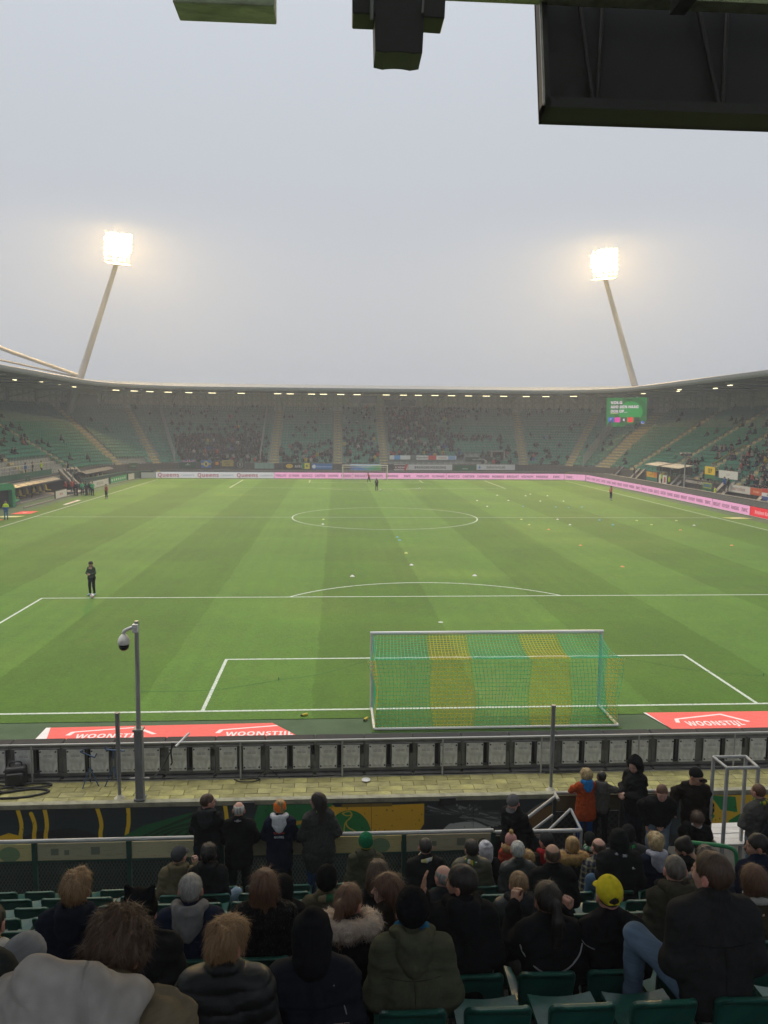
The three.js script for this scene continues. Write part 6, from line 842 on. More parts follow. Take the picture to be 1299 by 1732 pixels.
  if (hat) {
    const knit = (x, y, z) => 0.0022 * Math.sin(Math.atan2(x, z) * 46) + 0.0016 * Math.sin(y * 700), low = (o2, k = 0.006) => cut({ k, f: (x, y, z) => o2 + 0.93 * y + 0.36 * z });
    let P, f, colour;
    if (hat.t === 'beanie') {
      P = [ell([0, 0.035, 0.014], [0.093, 0.112 + (hat.tall ?? 0), 0.112], 0.02)]; if (hat.ears) P.push(cap([-0.05, 0.11, 0.01], [-0.075, 0.155, 0.01], 0.03, 0.016, 0.03), cap([0.05, 0.11, 0.01], [0.075, 0.155, 0.01], 0.03, 0.016, 0.03)); if (hat.pom) P.push(ell([0, 0.175, 0.01], [0.04, 0.04, 0.04], 0.01)); P.push(low(0.025)); const b0 = field(P);
      f = (x, y, z) => { const d = b0(x, y, z), band = 0.025 + 0.93 * y + 0.36 * z; return d > 0.04 ? d : d - (band < 0.055 ? 0.006 : 0) + knit(x, y, z) + 0.004 * noise(x * 16 + ph, y * 16, z * 16); };
      colour = (x, y, z) => { const band = 0.025 + 0.93 * y + 0.36 * z; if (hat.stripe && band > 0.028 && band < 0.046) return hat.stripe; if (hat.pom && y > 0.14) return hat.pom; return mul3(hat.c, 0.9 + 0.2 * noise(x * 50, y * 50, z * 50)); };
    } else if (hat.t === 'cap' || hat.t === 'flat') {
      P = [ell([0, 0.045, 0.012], [0.09, hat.t === 'flat' ? 0.092 : 0.1, 0.11], 0.02), low(-0.012)]; if (hat.hole) P.push(cut(ell([0, 0.012, 0.12], [0.034, 0.042, 0.05], 0.004))); P.push(ell([0, 0.006, -0.118], [0.072, 0.009, 0.06], 0.01)); if (hat.hole) P.push(cap([-0.035, 0.0, 0.105], [0.035, 0.0, 0.105], 0.008, 0.008, 0.004)); if (hat.t === 'cap') P.push(ell([0, 0.147, 0.012], [0.009, 0.006, 0.009], 0.002)); const b0 = field(P);
      f = (x, y, z) => { const d = b0(x, y, z); if (d > 0.03) return d; const a = Math.atan2(x, z - 0.012), seam = Math.abs(((a / (Math.PI / 3) + 0.5) % 1 + 1) % 1 - 0.5); return d + (seam < 0.03 ? 0.0018 : 0) + 0.0016 * noise(x * 24, y * 24 + ph, z * 24); };
      colour = (x, y, z) => mul3(hat.c, 0.93 + 0.14 * noise(x * 45, y * 45, z * 45));
    } else if (hat.t === 'hood') {
      P = [ell([0, 0.028, 0.022], [0.112, 0.128, 0.128], 0.03), cap([0, 0.08, 0.05], [0, 0.125, 0.075], 0.06, 0.03, 0.05), cap([0, -0.03, 0.045], [0, -0.11, 0.05], 0.098, 0.108, 0.05), cut(ell([0, -0.015, -0.11], [0.075, 0.105, 0.1], 0.02))]; const b0 = field(P);
      f = (x, y, z) => { const d = b0(x, y, z); return d > 0.04 ? d : d + 0.007 * (0.6 - (1 - Math.abs(noise(x * 9 + ph, y * 16, z * 11)) * 2)) + 0.0025 * (Math.abs(x) < 0.004 ? 1 : 0); };
      colour = (x, y, z) => mul3(hat.c, 0.9 + 0.2 * noise(x * 30, y * 30, z * 30));
    } else if (hat.t === 'band') { P = [ell([0, 0.034, 0.013], [0.09, 0.103, 0.108], 0.02), cut({ k: 0.006, f: (x, y, z) => 0.93 * y + 0.36 * z }), cut({ k: 0.006, f: (x, y, z) => 0.075 - 0.9 * y + 0.42 * z })]; f = field(P); colour = () => hat.c; }
    obj({ beanie: 'beanie', cap: 'cap', flat: 'flat_cap', hood: 'hood', band: 'headband' }[hat.t], hg(skin(f, bounds(P, 0.016), hh * 0.95, colour)), vertexCloth, g);
  }
  if (o.hood) { // lying on the back
    const C = o.hood, k = C.big ?? 1, n0 = add3(neck, [C.dx ?? 0, 0.025 + (k - 1) * 0.06 + (C.up ?? 0), 0.01 + (C.backs ?? 0)]), A = (x, y, z) => add3(n0, [x * k, y * k, z * k]); let P;
    if (C.fur) { P = []; const R = [[-0.1, -0.06, -0.1], [-0.135, -0.03, 0.0], [-0.11, 0.0, 0.09], [0, 0.012, 0.13], [0.11, 0.0, 0.09], [0.135, -0.03, 0.0], [0.1, -0.06, -0.1]]; for (let i = 0; i < 6; i++) P.push(cap(A(...R[i]), A(...R[i + 1]), 0.05 * k, 0.05 * k, 0.03)); }
    else if (C.drape) P = [cap(A(-0.13, -0.13, -0.05), A(-0.115, -0.02, 0.05), 0.035 * k, 0.04 * k, 0.03), cap(A(-0.115, -0.02, 0.05), A(-0.05, 0.045, 0.1), 0.04 * k, 0.04 * k, 0.03), cap(A(-0.05, 0.045, 0.1), A(0.05, 0.03, 0.1), 0.04 * k, 0.04 * k, 0.03), cap(A(0.05, 0.03, 0.1), A(0.12, -0.03, 0.05), 0.04 * k, 0.036 * k, 0.03), cap(A(0.12, -0.03, 0.05), A(0.13, -0.14, -0.05), 0.036 * k, 0.03 * k, 0.03), ell(A(0, -0.08, 0.09), [0.145 * k, 0.13 * k, 0.075 * k], 0.05), ell(A(-0.02, -0.2, 0.1), [0.11 * k, 0.12 * k, 0.06 * k], 0.06)];
    else P = [cap(A(-0.07, -0.05, -0.08), A(-0.10, 0.0, 0.0), 0.028 * k, 0.04 * k, 0.03), cap(A(-0.10, 0.0, 0.0), A(-0.06, 0.022, 0.085), 0.04 * k, 0.044 * k, 0.04), cap(A(-0.06, 0.022, 0.085), A(0.06, 0.022, 0.085), 0.044 * k, 0.044 * k, 0.04), cap(A(0.06, 0.022, 0.085), A(0.10, 0.0, 0.0), 0.044 * k, 0.04 * k, 0.04), cap(A(0.10, 0.0, 0.0), A(0.07, -0.05, -0.08), 0.04 * k, 0.028 * k, 0.03), ell(A(0, -0.07, 0.10), [0.115 * k, 0.125 * k, 0.062 * k], 0.05), ell(A(0, -0.15, 0.12), [0.05 * k, 0.07 * k, 0.045 * k], 0.05), cut(ell(A(0, 0.075, 0.05), [0.055 * k, 0.06 * k, 0.045 * k], 0.03))];
    const b0 = field(P), fur = C.fur, f = (x, y, z) => { const d = b0(x, y, z); if (d > 0.05) return d; return fur ? d - 0.006 + 0.012 * noise(x * 40, y * 40, z * 40) : d + (C.drape ? 0.013 : 0.008) * (0.55 - (1 - Math.abs(noise(x * (C.drape ? 6 : 8) + y * (C.drape ? 9 : 6) + ph, y * (C.drape ? 5 : 14), z * (C.drape ? 6 : 12))) * 2)) + 0.003 * noise(x * 40, y * 40, z * 40); };
    const hm = skin(f, bounds(P, 0.025), (C.fine ? 0.009 : 0.013) * Math.max(1, q * 0.9), (x, y, z) => mul3(C.c, 0.92 + 0.16 * noise(x * 35, y * 35, z * 35))); obj('hood', [hm], vertexCloth, g);
    if (fur) obj('fur_trim', strands(hm, 2600, 0.05, 0.0018, C.c, 0.8, 0.9), hairMat(C.c), g);
  }
  if (o.scarf) { const C = o.scarf, P = []; for (let i = 0; i < 10; i++) { const a = i / 10 * 6.283, b = (i + 1) / 10 * 6.283, r = C.r ?? 0.078, pt = (t) => add3(neck, [Math.sin(t) * r, 0.015 + 0.012 * Math.sin(t * 2 + ph), 0.005 + Math.cos(t) * r]); P.push(cap(pt(a), pt(b), C.w ?? 0.034, C.w ?? 0.034, 0.015)); } const b0 = field(P), cols = C.cs; obj('scarf', skin((x, y, z) => { const d = b0(x, y, z); return d > 0.04 ? d : d + 0.006 * noise(x * 24 + ph, y * 24, z * 24); }, bounds(P, 0.02), 0.011 * Math.max(1, q * 0.9), (x, y, z) => cols[Math.floor((((Math.atan2(x - neck[0], z - neck[2]) / 6.283) * (C.n ?? 9) % 1) + 1) % 1 * cols.length)]), vertexCloth, g); }
  if (o.glasses) obj('glasses', [-1, 1].flatMap((sg) => [put(new THREE.TorusGeometry(0.021, 0.0028, 6, 18), sg * 0.03, 0.002, -0.105), rod([sg * 0.05, 0.006, -0.1], [sg * 0.085, 0.004, 0.0], 0.0026)]).map(hg), blackPlastic, g);
  // stand them so that the crown of the head is where it belongs
  const crown = headC[1] + 0.125 * HS; g.scale.setScalar(s);
  const c = Math.cos(g.rotation.y), sn = Math.sin(g.rotation.y), hx = (headC[0] * c + headC[2] * sn) * s, hz = (-headC[0] * sn + headC[2] * c) * s;
  if (o.at) g.position.set(o.at[0] - hx, o.at[1] - crown * s, o.at[2] - hz); if (o.foot) g.position.set(...o.foot);
  o.info = { g, wr, el, headC, neck, tor }; return g;
}

const BLK = [0.014, 0.0145, 0.016], CHAR = [0.03, 0.031, 0.033], NAVY = [0.012, 0.017, 0.036], OLIVE = [0.062, 0.062, 0.038], KHAKI = [0.14, 0.115, 0.07], JEAN = [0.10, 0.17, 0.27], PALEJ = [0.2, 0.27, 0.34], GREYH = [0.22, 0.21, 0.21];
const sitters = 'spectators seated in the near stand', standers = 'spectators standing at the front railing';
// ---- standing along the front railing
person({ label: 'standing man in black jacket and glasses, leftmost at the front railing', at: [-6.88,3.31,12.35], yaw: -0.15, hy: -0.85, hair: 'crop', hc: 'brown', glasses: true, coat: { c: BLK, thick: 0.035, len: -0.14 }, hood: { c: CHAR }, arms: 'rail', legs: [0.012, 0.02, 0.028], s: 1.04, skin: 'pink' });
person({ label: 'standing man with balding grey head and black jacket at the front railing', at: [-6.4,3.16,12.35], hp: -0.1, hair: 'bald', hc: 'white', coat: { c: BLK, thick: 0.045, len: -0.13, collar: true }, arms: 'rail', scarf: { cs: [[0.3, 0.3, 0.32]], w: 0.022, r: 0.07 }, legs: [0.012, 0.02, 0.022], s: 1.0, wide: 1.1, skin: 'pink' });
person({ label: 'standing woman in orange headband and navy jacket with white hood and back lettering', at: [-5.76,3.19,12.35], hy: 0.25, hair: 'bun', hc: 'blond', hat: { t: 'band', c: [0.75, 0.17, 0.03] }, coat: { c: NAVY, thick: 0.04, len: -0.22, print: { w: 0.26, h: 0.14, x: 0, y: 0.3, draw: (g, w, h) => { g.clearRect(0, 0, w, h); words(g, 'NASSAU', w / 2, h * 0.25, h * 0.34, '#c0392b', 'sans-serif', 'bold', w * 0.95); words(g, 'MOBIEL', w / 2, h * 0.72, h * 0.32, '#c9ccd2', 'sans-serif', 'bold', w * 0.9); } } }, hood: { c: [0.62, 0.62, 0.66] }, arms: 'rail', s: 1.0, legs: BLK });
person({ label: 'standing woman with very long dark hair, grey fluffy coat and jeans at the railing', at: [-5.16,3.28,12.35], yaw: 0.35, hy: 0.75, hair: 'long', hc: 'dark', coat: { c: [0.055, 0.056, 0.055], thick: 0.04, len: -0.28, long: -0.12, fur: true, hem: 0.13 }, L: [[0.12, -0.26, -0.05], [0.10, -0.42, -0.28]], R: 'pocket', legs: [0.03, 0.07, 0.16], s: 1.02, scarf: { cs: [[0.04, 0.13, 0.05], [0.5, 0.42, 0.05]], w: 0.02, r: 0.065 } });
person({ label: 'standing man in grey flat cap and long black coat bending over by the stair', at: [-1.99,3.1,12.2], yaw: 2.3, lean: 0.3, hp: -0.5, hy: 0.3, hair: 'crop', hc: 'grey', hat: { t: 'flat', c: [0.11, 0.11, 0.115] }, coat: { c: BLK, thick: 0.04, len: -0.3, long: -0.2, collar: true }, arms: 'lap', s: 1.02, skin: 'pink' });
// ---- the corner platform
person({ label: 'blond child in orange red jacket with blue hood, leaning on the platform railing', at: [-0.47,3.08,11.25], yaw: 0.1, hy: 0.4, hair: 'curly', hc: 'straw', coat: { c: [0.42, 0.075, 0.022], thick: 0.04, len: -0.2, hem: 0.15 }, hood: { c: [0.03, 0.2, 0.5] }, L: [[0.14, -0.1, -0.12], [0.12, -0.22, -0.3]], R: 'rail', legs: [0.01, 0.06, 0.2], s: 0.78, hs: 1.18 });
person({ label: 'dark haired child in grey jacket beside the orange one at the platform railing', at: [-0.19,3.04,11.25], yaw: -0.25, hy: 0.5, hair: 'crop', hc: 'black', skin: 'brown', coat: { c: [0.10, 0.095, 0.085], thick: 0.035, len: -0.02 }, hood: { c: [0.12, 0.115, 0.11] }, L: 'down', R: [[0.2, -0.06, -0.1], [0.36, -0.12, -0.28]], legs: BLK, s: 0.78, hs: 1.15 });
person({ label: 'tall person in black hooded jacket holding something, on the platform right of the children', at: [0.38,3.31,11.3], yaw: 1.9, hp: -0.45, hy: 0.4, coat: { c: BLK, thick: 0.04, len: -0.1 }, hat: { t: 'hood', c: BLK }, arms: 'fold', legs: [0.01, 0.012, 0.02], s: 1.04, handL: { bend: 0.3 }, handR: { bend: 0.3 } });
person({ label: 'man in black jacket and pale jeans bending forward with a cup, facing the camera', at: [0.54,3.18,12.1], yaw: 2.85, lean: 0.62, hp: -0.35, hair: 'crop', hc: 'chestnut', skin: 'pink', coat: { c: BLK, thick: 0.045, len: -0.05 }, L: [[0.05, -0.26, 0.02], [-0.12, -0.36, -0.18]], R: 'pocket', legs: PALEJ, fineLegs: true, s: 1.03, handL: { bend: 0.7 } });
person({ label: 'man in black cap and brown black jacket with yellow zip, looking right', at: [1.21,3.35,11.9], yaw: 2.7, hy: 1.0, hp: -0.15, hair: 'crop', hc: 'dark', hat: { t: 'cap', c: [0.012, 0.012, 0.013] }, skin: 'tan', coat: { c: [0.016, 0.013, 0.011], thick: 0.045, len: -0.12, collar: true }, L: 'down', R: [[0.2, -0.12, 0.02], [0.22, -0.32, -0.18]], legs: BLK, s: 1.03 });
person({ label: 'brown haired woman in black with white collar, stooping and looking down', at: [1.12,2.74,12.2], yaw: 2.75, lean: 0.75, hp: -0.55, hair: 'bob', hc: 'brown', coat: { c: BLK, thick: 0.035, len: -0.05 }, scarf: { cs: [[0.55, 0.56, 0.6]], w: 0.025, r: 0.07 }, arms: 'lap', s: 0.95 });
person({ label: 'standing man in grey jacket with green and yellow scarf at the right edge', at: [1.9,3.41,12.6], yaw: 0.3, hair: 'crop', hc: 'chestnut', skin: 'pink', coat: { c: [0.10, 0.098, 0.09], thick: 0.045, len: -0.2 }, scarf: { cs: [[0.03, 0.16, 0.05], [0.5, 0.4, 0.04]], n: 8, w: 0.03 }, arms: 'fold', legs: PALEJ, s: 1.04 });
person({ label: 'dark jacketed man cut by the right edge in front of the grey jacket', at: [2.07,3.35,13], yaw: 0.2, hair: 'short', hc: 'dark', coat: { c: [0.016, 0.02, 0.024], thick: 0.05, len: -0.2 }, arms: 'fold', s: 1.04 });
// ---- seated rows, front to back
const P = (x, r, o) => person({ sit: true, q: r > 5 ? 1 : 1.2, s: 1.05, ...o });
P(0, 1, { label: 'seated man in grey cap and tan hooded jacket holding a phone up', at: [-7.1,3.09,13.5], hy: -0.4, hair: 'crop', hc: 'brown', hat: { t: 'flat', c: [0.06, 0.062, 0.068] }, coat: { c: KHAKI, thick: 0.045 }, hood: { c: [0.12, 0.1, 0.06] }, R: 'phone', handR: { bend: 0.6, d: [0, 1, -0.2] }, wide: 1.05 });
P(0, 1, { label: 'seated dark haired man in black hooded jacket beside the tan one', at: [-6.67,3.16,13.6], hy: 0.15, hair: 'messy', hc: 'black', skin: 'tan', coat: { c: BLK, thick: 0.045 }, hood: { c: BLK }, knR: [0.36, 0.6, -0.2], anR: [0.36, 0.1, -0.2], legs: PALEJ });
P(0, 0, { label: 'person in green bobble hat with yellow stripe and olive parka, back turned', at: [-4.43,3.06,13.2], hat: { t: 'beanie', c: [0.012, 0.14, 0.06], stripe: [0.6, 0.42, 0.03] }, hair: 'crop', hc: 'brown', coat: { c: OLIVE, thick: 0.045 }, hood: { c: [0.055, 0.056, 0.036] } });
P(0, 1, { label: 'man with cropped dark hair and white scarf under a black jacket, alone at the rail', at: [-3.58,3.16,13.55], hair: 'crop', hc: 'dark', skin: 'pink', coat: { c: BLK, thick: 0.045, collar: true }, scarf: { cs: [[0.6, 0.6, 0.6], [0.55, 0.5, 0.2]], w: 0.03, n: 5 }, wide: 1.12 });
P(0, 1, { label: 'dark haired man in olive jacket with green, white and yellow scarf', at: [-2.92,3.14,13.6], hy: 0.2, hair: 'short', hc: 'dark', coat: { c: OLIVE, thick: 0.05, style: 'puffer' }, scarf: { cs: [[0.03, 0.14, 0.05], [0.55, 0.55, 0.5], [0.55, 0.35, 0.04]], n: 6 } });
P(0, 0, { label: 'child with white hood up and black coat, beside the green scarf', at: [-2.63,2.88,13.2], s: 0.9, hat: { t: 'hood', c: [0.55, 0.56, 0.62] }, coat: { c: BLK, thick: 0.04 } });
P(0, 0, { label: 'small child in pink pompom hat and fur collar before the white haired man', at: [-2.23,2.94,13.1], s: 0.72, hy: 0.7, hs: 1.15, hat: { t: 'beanie', c: [0.5, 0.26, 0.24], pom: [0.4, 0.28, 0.12] }, coat: { c: [0.45, 0.08, 0.05], thick: 0.04 }, hood: { c: [0.32, 0.2, 0.09], fur: true } });
P(0, 1, { label: 'white haired man in dark grey leather jacket', at: [-2.27,3.16,13.7], hair: 'short', hc: 'white', skin: 'pink', coat: { c: [0.035, 0.038, 0.038], thick: 0.04, collar: true, rough: 0.45 } });
P(0, 1, { label: 'small blond child beside the white haired man', at: [-2.06,2.89,13.5], s: 0.75, hs: 1.15, hy: 0.5, hair: 'messy', hc: 'blond', coat: { c: [0.3, 0.25, 0.18], thick: 0.03 } });
P(0, 0, { label: 'person in dark cap with red hood over a black jacket', at: [-1.68,2.94,13.1], hy: 0.4, hat: { t: 'flat', c: [0.03, 0.031, 0.034] }, hair: 'crop', hc: 'dark', skin: 'tan', coat: { c: [0.02, 0.02, 0.022], thick: 0.035 }, hood: { c: [0.3, 0.02, 0.025] } });
P(0, 3, { label: 'man with shaved balding head and high collared black coat', at: [-2.21,3.96,15.2], hair: 'bald', hc: 'brown', skin: 'tan', coat: { c: [0.012, 0.0125, 0.014], thick: 0.045, collar: true }, wide: 1.15 });
P(0, 1, { label: 'woman with blond bun and thick tan fur collar', at: [-1.44,3.15,13.6], hair: 'bun', hc: 'blond', coat: { c: BLK, thick: 0.045 }, hood: { c: [0.34, 0.21, 0.08], fur: true, big: 1.15 } });
P(0, 0, { label: 'child in dark knitted hat with green lettered scarf', at: [-1.01,2.93,13.1], s: 0.85, hat: { t: 'beanie', c: [0.02, 0.022, 0.022] }, coat: { c: [0.04, 0.042, 0.042], thick: 0.04 }, scarf: { cs: [[0.03, 0.2, 0.09], [0.4, 0.45, 0.4]], n: 7, w: 0.04 } });
P(0, 1, { label: 'bald man in blue and cream plaid jacket', at: [-1.12,3.23,13.8], hy: 0.15, hair: 'bald', hc: 'brown', skin: 'pink', coat: { c: NAVY, plaid: true, thick: 0.04 } });
P(0, 2, { label: 'broad person in black hood with small white shoulder badge, jeans knee out', at: [-1.07,3.68,14.4], hat: { t: 'hood', c: [0.016, 0.017, 0.018] }, coat: { c: [0.016, 0.017, 0.018], thick: 0.055, print: { w: 0.05, h: 0.035, x: 0.14, y: 0.38, draw: (g, w, h) => { g.clearRect(0, 0, w, h); g.fillStyle = '#d8dbe0'; g.beginPath(); g.arc(w * 0.3, h * 0.7, h * 0.5, Math.PI, 0); g.fill(); g.fillRect(w * 0.1, h * 0.8, w * 0.8, h * 0.15); } } }, scarf: { cs: [[0.5, 0.5, 0.55], [0.03, 0.03, 0.04]], n: 7, w: 0.03, r: 0.09 }, wide: 1.2, knL: [-0.36, 0.72, -0.05], anL: [-0.36, 0.1, -0.25], legs: JEAN, fineLegs: true });
P(0, 1, { label: 'person in black knitted hat, grey jacket and bright green scarf behind the hooded one', at: [-0.49,3.13,13.3], hy: -0.3, hat: { t: 'beanie', c: [0.015, 0.015, 0.017], tall: 0.01 }, coat: { c: [0.05, 0.052, 0.055], thick: 0.045 }, scarf: { cs: [[0.05, 0.35, 0.1], [0.02, 0.08, 0.04]], n: 6, w: 0.025 }, wide: 1.05 });
P(0, 1, { label: 'blond person in navy jacket with pale grey hood', at: [-0.24,3.22,13.7], hair: 'messy', hc: 'straw', coat: { c: NAVY, thick: 0.045 }, hood: { c: [0.42, 0.42, 0.5] } });
P(0, 2, { label: 'person with dark hair in a bun, head bowed, below the green handrail', at: [-0.25,3.66,14.6], hy: 0.9, hp: -0.4, hr: 0.25, hair: 'bun', hc: 'dark', skin: 'tan', coat: { c: [0.012, 0.012, 0.013], thick: 0.04 } });
P(0, 4, { label: 'grey brown curly haired person in navy quilted jacket', at: [-0.66,4.32,16], hair: 'messy', hc: 'mix', coat: { c: [0.02, 0.024, 0.034], thick: 0.05, style: 'puffer' } });
P(0, 4, { label: 'dark haired man in navy jacket, face in profile, at the right edge', at: [-0.02,4.42,15.9], hy: 1.25, hp: -0.05, hair: 'short', hc: 'dark', skin: 'tan', coat: { c: NAVY, thick: 0.045 } });
P(0, 4, { label: 'bald headed person mostly hidden behind the smiling man', at: [-3.69,4.26,16.1], hy: 0.35, hair: 'bald', hc: 'grey', skin: 'pink', coat: { c: [0.025, 0.027, 0.03], thick: 0.045 } });
P(0, 5, { label: 'woman with long loose brown hair in dark coat', at: [-4.45,4.69,16.7], hair: 'long', hc: 'brown', coat: { c: BLK, thick: 0.04 } });
P(0, 5, { label: 'person in black knitted hat with green scarf and tan coat', at: [-4.97,4.64,16.7], hat: { t: 'beanie', c: [0.009, 0.0095, 0.011] }, hair: 'crop', hc: 'dark', coat: { c: [0.09, 0.08, 0.05], thick: 0.045 }, scarf: { cs: [[0.03, 0.13, 0.06], [0.25, 0.2, 0.12]], n: 4 } });
P(0, 5, { label: 'boy with short brown hair in shiny black puffer jacket', at: [-3.03,4.59,16.8], s: 0.98, hair: 'short', hc: 'sand', skin: 'pink', coat: { c: [0.022, 0.023, 0.026], thick: 0.055, style: 'puffer', rough: 0.38 }, hood: { c: [0.03, 0.031, 0.034], big: 1.1 } });
P(0, 5, { label: 'child in black hood beside the long haired woman in black fur', at: [-5.4,4.68,16.9], s: 0.9, hat: { t: 'hood', c: [0.011, 0.0115, 0.013] }, coat: { c: BLK, thick: 0.04 } });
P(0, 6, { label: 'woman with long straight chestnut hair and black furry coat', at: [-5.5,5.22,17.7], hair: 'long', hc: 'chestnut', coat: { c: [0.011, 0.011, 0.012], thick: 0.055, fur: true }, wide: 1.1 });
P(0, 6, { label: 'grey haired man in navy jacket with grey hood lying on his back', at: [-6.13,5.2,17.7], hair: 'short', hc: 'grey', skin: 'pink', coat: { c: [0.013, 0.019, 0.042], thick: 0.045, fold: 0.007 }, hood: { c: GREYH, big: 1.08 }, wide: 1.22 });
P(0, 7, { label: 'person with thick fair wavy hair in dark navy jacket at the left', at: [-6.89,5.6,18.3], hair: 'messy', hc: 'sand', coat: { c: [0.012, 0.016, 0.028], thick: 0.05 }, hood: { c: [0.013, 0.016, 0.026] }, wide: 1.12 });
P(0, 6, { label: 'woman in profile with long brown hair, left of the raised hand', at: [-4.43,5.15,17.7], yaw: 0.3, hy: 1.1, hair: 'long', hc: 'chestnut', coat: { c: [0.03, 0.024, 0.018], thick: 0.045 } });
P(0, 7, { label: 'woman with brown ponytail and wide pale fur collar on a black coat', at: [-4.78,5.63,18.6], hy: -0.5, hair: 'pony', hc: 'chestnut', skin: 'pink', coat: { c: [0.011, 0.011, 0.0125], thick: 0.05 }, hood: { c: [0.42, 0.34, 0.28], fur: true, big: 1.25 }, wide: 1.1 });
P(0, 7, { label: 'smiling dark haired man in black jacket turned left, hand raised to clap', at: [-3.91,5.7,18.5], hy: 0.95, hr: 0.08, hair: 'short', hc: 'dark', skin: 'tan', coat: { c: [0.013, 0.0135, 0.015], thick: 0.045, fold: 0.008 }, hood: { c: [0.013, 0.0135, 0.015], big: 1.05 }, L: [[0.2, -0.2, -0.06], [0.15, 0.13, -0.06]], handL: { d: [0.05, 1, -0.05], n: [1, 0.0, 0.35], bend: 0.06, s: 1.15, h: 0.0055 }, wide: 1.1 });
P(0, 7, { label: 'woman with long dark ponytail and white piping across the back of a black jacket', at: [-3.23,5.54,18.5], hy: 0.15, hair: 'pony', hc: 'dark', skin: 'tan', coat: { c: [0.0125, 0.013, 0.0145], thick: 0.045, lines: [[[[-0.23, 0.40], [-0.2, 0.33], [-0.12, 0.25], [-0.05, 0.22]], 0.006, [0.4, 0.4, 0.4]], [[[0.23, 0.40], [0.2, 0.33], [0.12, 0.25], [0.05, 0.22]], 0.006, [0.4, 0.4, 0.4]]] }, L: 'up', handL: { bend: 0.6 }, wide: 1.05 });
P(0, 7, { label: 'person in bright yellow cap and black jacket, left arm raised', at: [-2.74,5.56,18.5], hat: { t: 'cap', c: [0.66, 0.55, 0.03], hole: true }, hair: 'crop', hc: 'dark', skin: 'pink', coat: { c: [0.012, 0.0125, 0.0145], thick: 0.045, lines: [[[[-0.24, 0.4], [-0.2, 0.36], [-0.15, 0.34]], 0.004, [0.3, 0.3, 0.32]]] }, L: [[0.16, -0.2, -0.1], [0.16, 0.06, -0.2]], handL: { bend: 0.9, d: [0, 1, 0] } });
P(0, 6, { label: 'man with thinning dark hair in olive brown coat with turned up collar', at: [-1.79,5.2,17.6], hy: -0.1, hair: 'crop', hc: 'mix', skin: 'pink', coat: { c: [0.05, 0.046, 0.034], thick: 0.045, collar: true }, hood: { c: [0.052, 0.047, 0.034], big: 1.1 }, wide: 1.15 });
P(0, 6, { label: 'woman with short auburn hair and pale collar at the right edge', at: [-1.04,5.07,17.6], hair: 'bob', hc: 'chestnut', coat: { c: [0.05, 0.042, 0.026], thick: 0.045 }, scarf: { cs: [[0.35, 0.34, 0.32]], w: 0.03 } });
P(0, 8, { label: 'person in black knitted hat, blue scarf and olive jacket in the nearest row', at: [-4.38,6.05,19.35], q: 0.9, hat: { t: 'beanie', c: [0.008, 0.0085, 0.010] }, coat: { c: [0.075, 0.078, 0.05], thick: 0.04, fine: true, fold: 0.012 }, hood: { c: [0.072, 0.075, 0.048], fine: true }, scarf: { cs: [[0.012, 0.10, 0.2], [0.014, 0.11, 0.21]], w: 0.045, n: 3 }, wide: 1.08 });
P(0, 8, { label: 'person in black hood and navy jacket with worn lettering on the back, head bowed', at: [-5.03,6,19.5], q: 0.9, lean: 0.4, hp: -0.3, hat: { t: 'hood', c: [0.010, 0.0105, 0.013] }, coat: { c: [0.013, 0.016, 0.024], thick: 0.05, fine: true, lines: [[[[0.13, 0.44], [0.2, 0.3], [0.22, 0.1], [0.2, -0.02]], 0.004, [0.3, 0.3, 0.3]]], print: { w: 0.3, h: 0.15, x: 0.10, y: 0.20, draw: (g, w, h) => { g.clearRect(0, 0, w, h); g.font = `bold ${h * 0.72}px serif`; g.textAlign = 'center'; g.textBaseline = 'middle'; g.lineWidth = 5; g.strokeStyle = '#8c7a72'; g.strokeText('UNX', w / 2, h / 2, w * 0.95); g.fillStyle = '#2a2730'; g.fillText('UNX', w / 2, h / 2, w * 0.95); } } }, wide: 1.22 });
P(0, 8, { label: 'person in black knitted hat with two pointed corners', at: [-6.17,6,19.2], hat: { t: 'beanie', c: [0.007, 0.0075, 0.009], ears: true }, coat: { c: [0.016, 0.016, 0.017], thick: 0.05 }, wide: 1.1 });
P(0, 9, { label: 'boy with tousled fair hair and black puffer jacket in the nearest rows', at: [-5.48,6.37,20.1], q: 0.85, s: 0.98, hy: -0.55, hp: -0.15, hair: 'messy', hc: 'sand', skin: 'pink', moreHair: 1.5, coat: { c: [0.012, 0.0125, 0.014], thick: 0.055, style: 'puffer', rough: 0.42, fine: true, collar: true }, scarf: { cs: [[0.35, 0.3, 0.22]], w: 0.026, r: 0.066 } });
P(0, 8, { label: 'man in dark grey jacket and faded jeans, largest at the lower right', at: [-2.34,6.22,19.3], q: 0.9, lean: 0.16, s: 1.12, hy: 0.55, hair: 'short', hc: 'brown', skin: 'pink', coat: { c: [0.025, 0.025, 0.026], thick: 0.045, fine: true, collar: true, fold: 0.008 }, wide: 1.18, knL: [-0.34, 0.66, -0.38], anL: [-0.33, 0.1, -0.42], legs: [0.13, 0.19, 0.28], fineLegs: true, hip: 0.56 });
P(0, 10, { label: 'curly brown haired person with huge grey hood and tan jacket, nearest of all', at: [-5.68,7.28,21.4], q: 0.75, lean: 0.5, hp: -0.45, hy: -0.35, droop: 1.3, hs: 1.0, hair: 'curly', hc: 'brown', moreHair: 1.6, coat: { c: [0.16, 0.13, 0.085], thick: 0.06, fine: true }, hood: { c: [0.33, 0.305, 0.28], big: 1.5, fine: true, up: 0.085, backs: 0.02, dx: -0.075, drape: true }, wide: 1.25 });
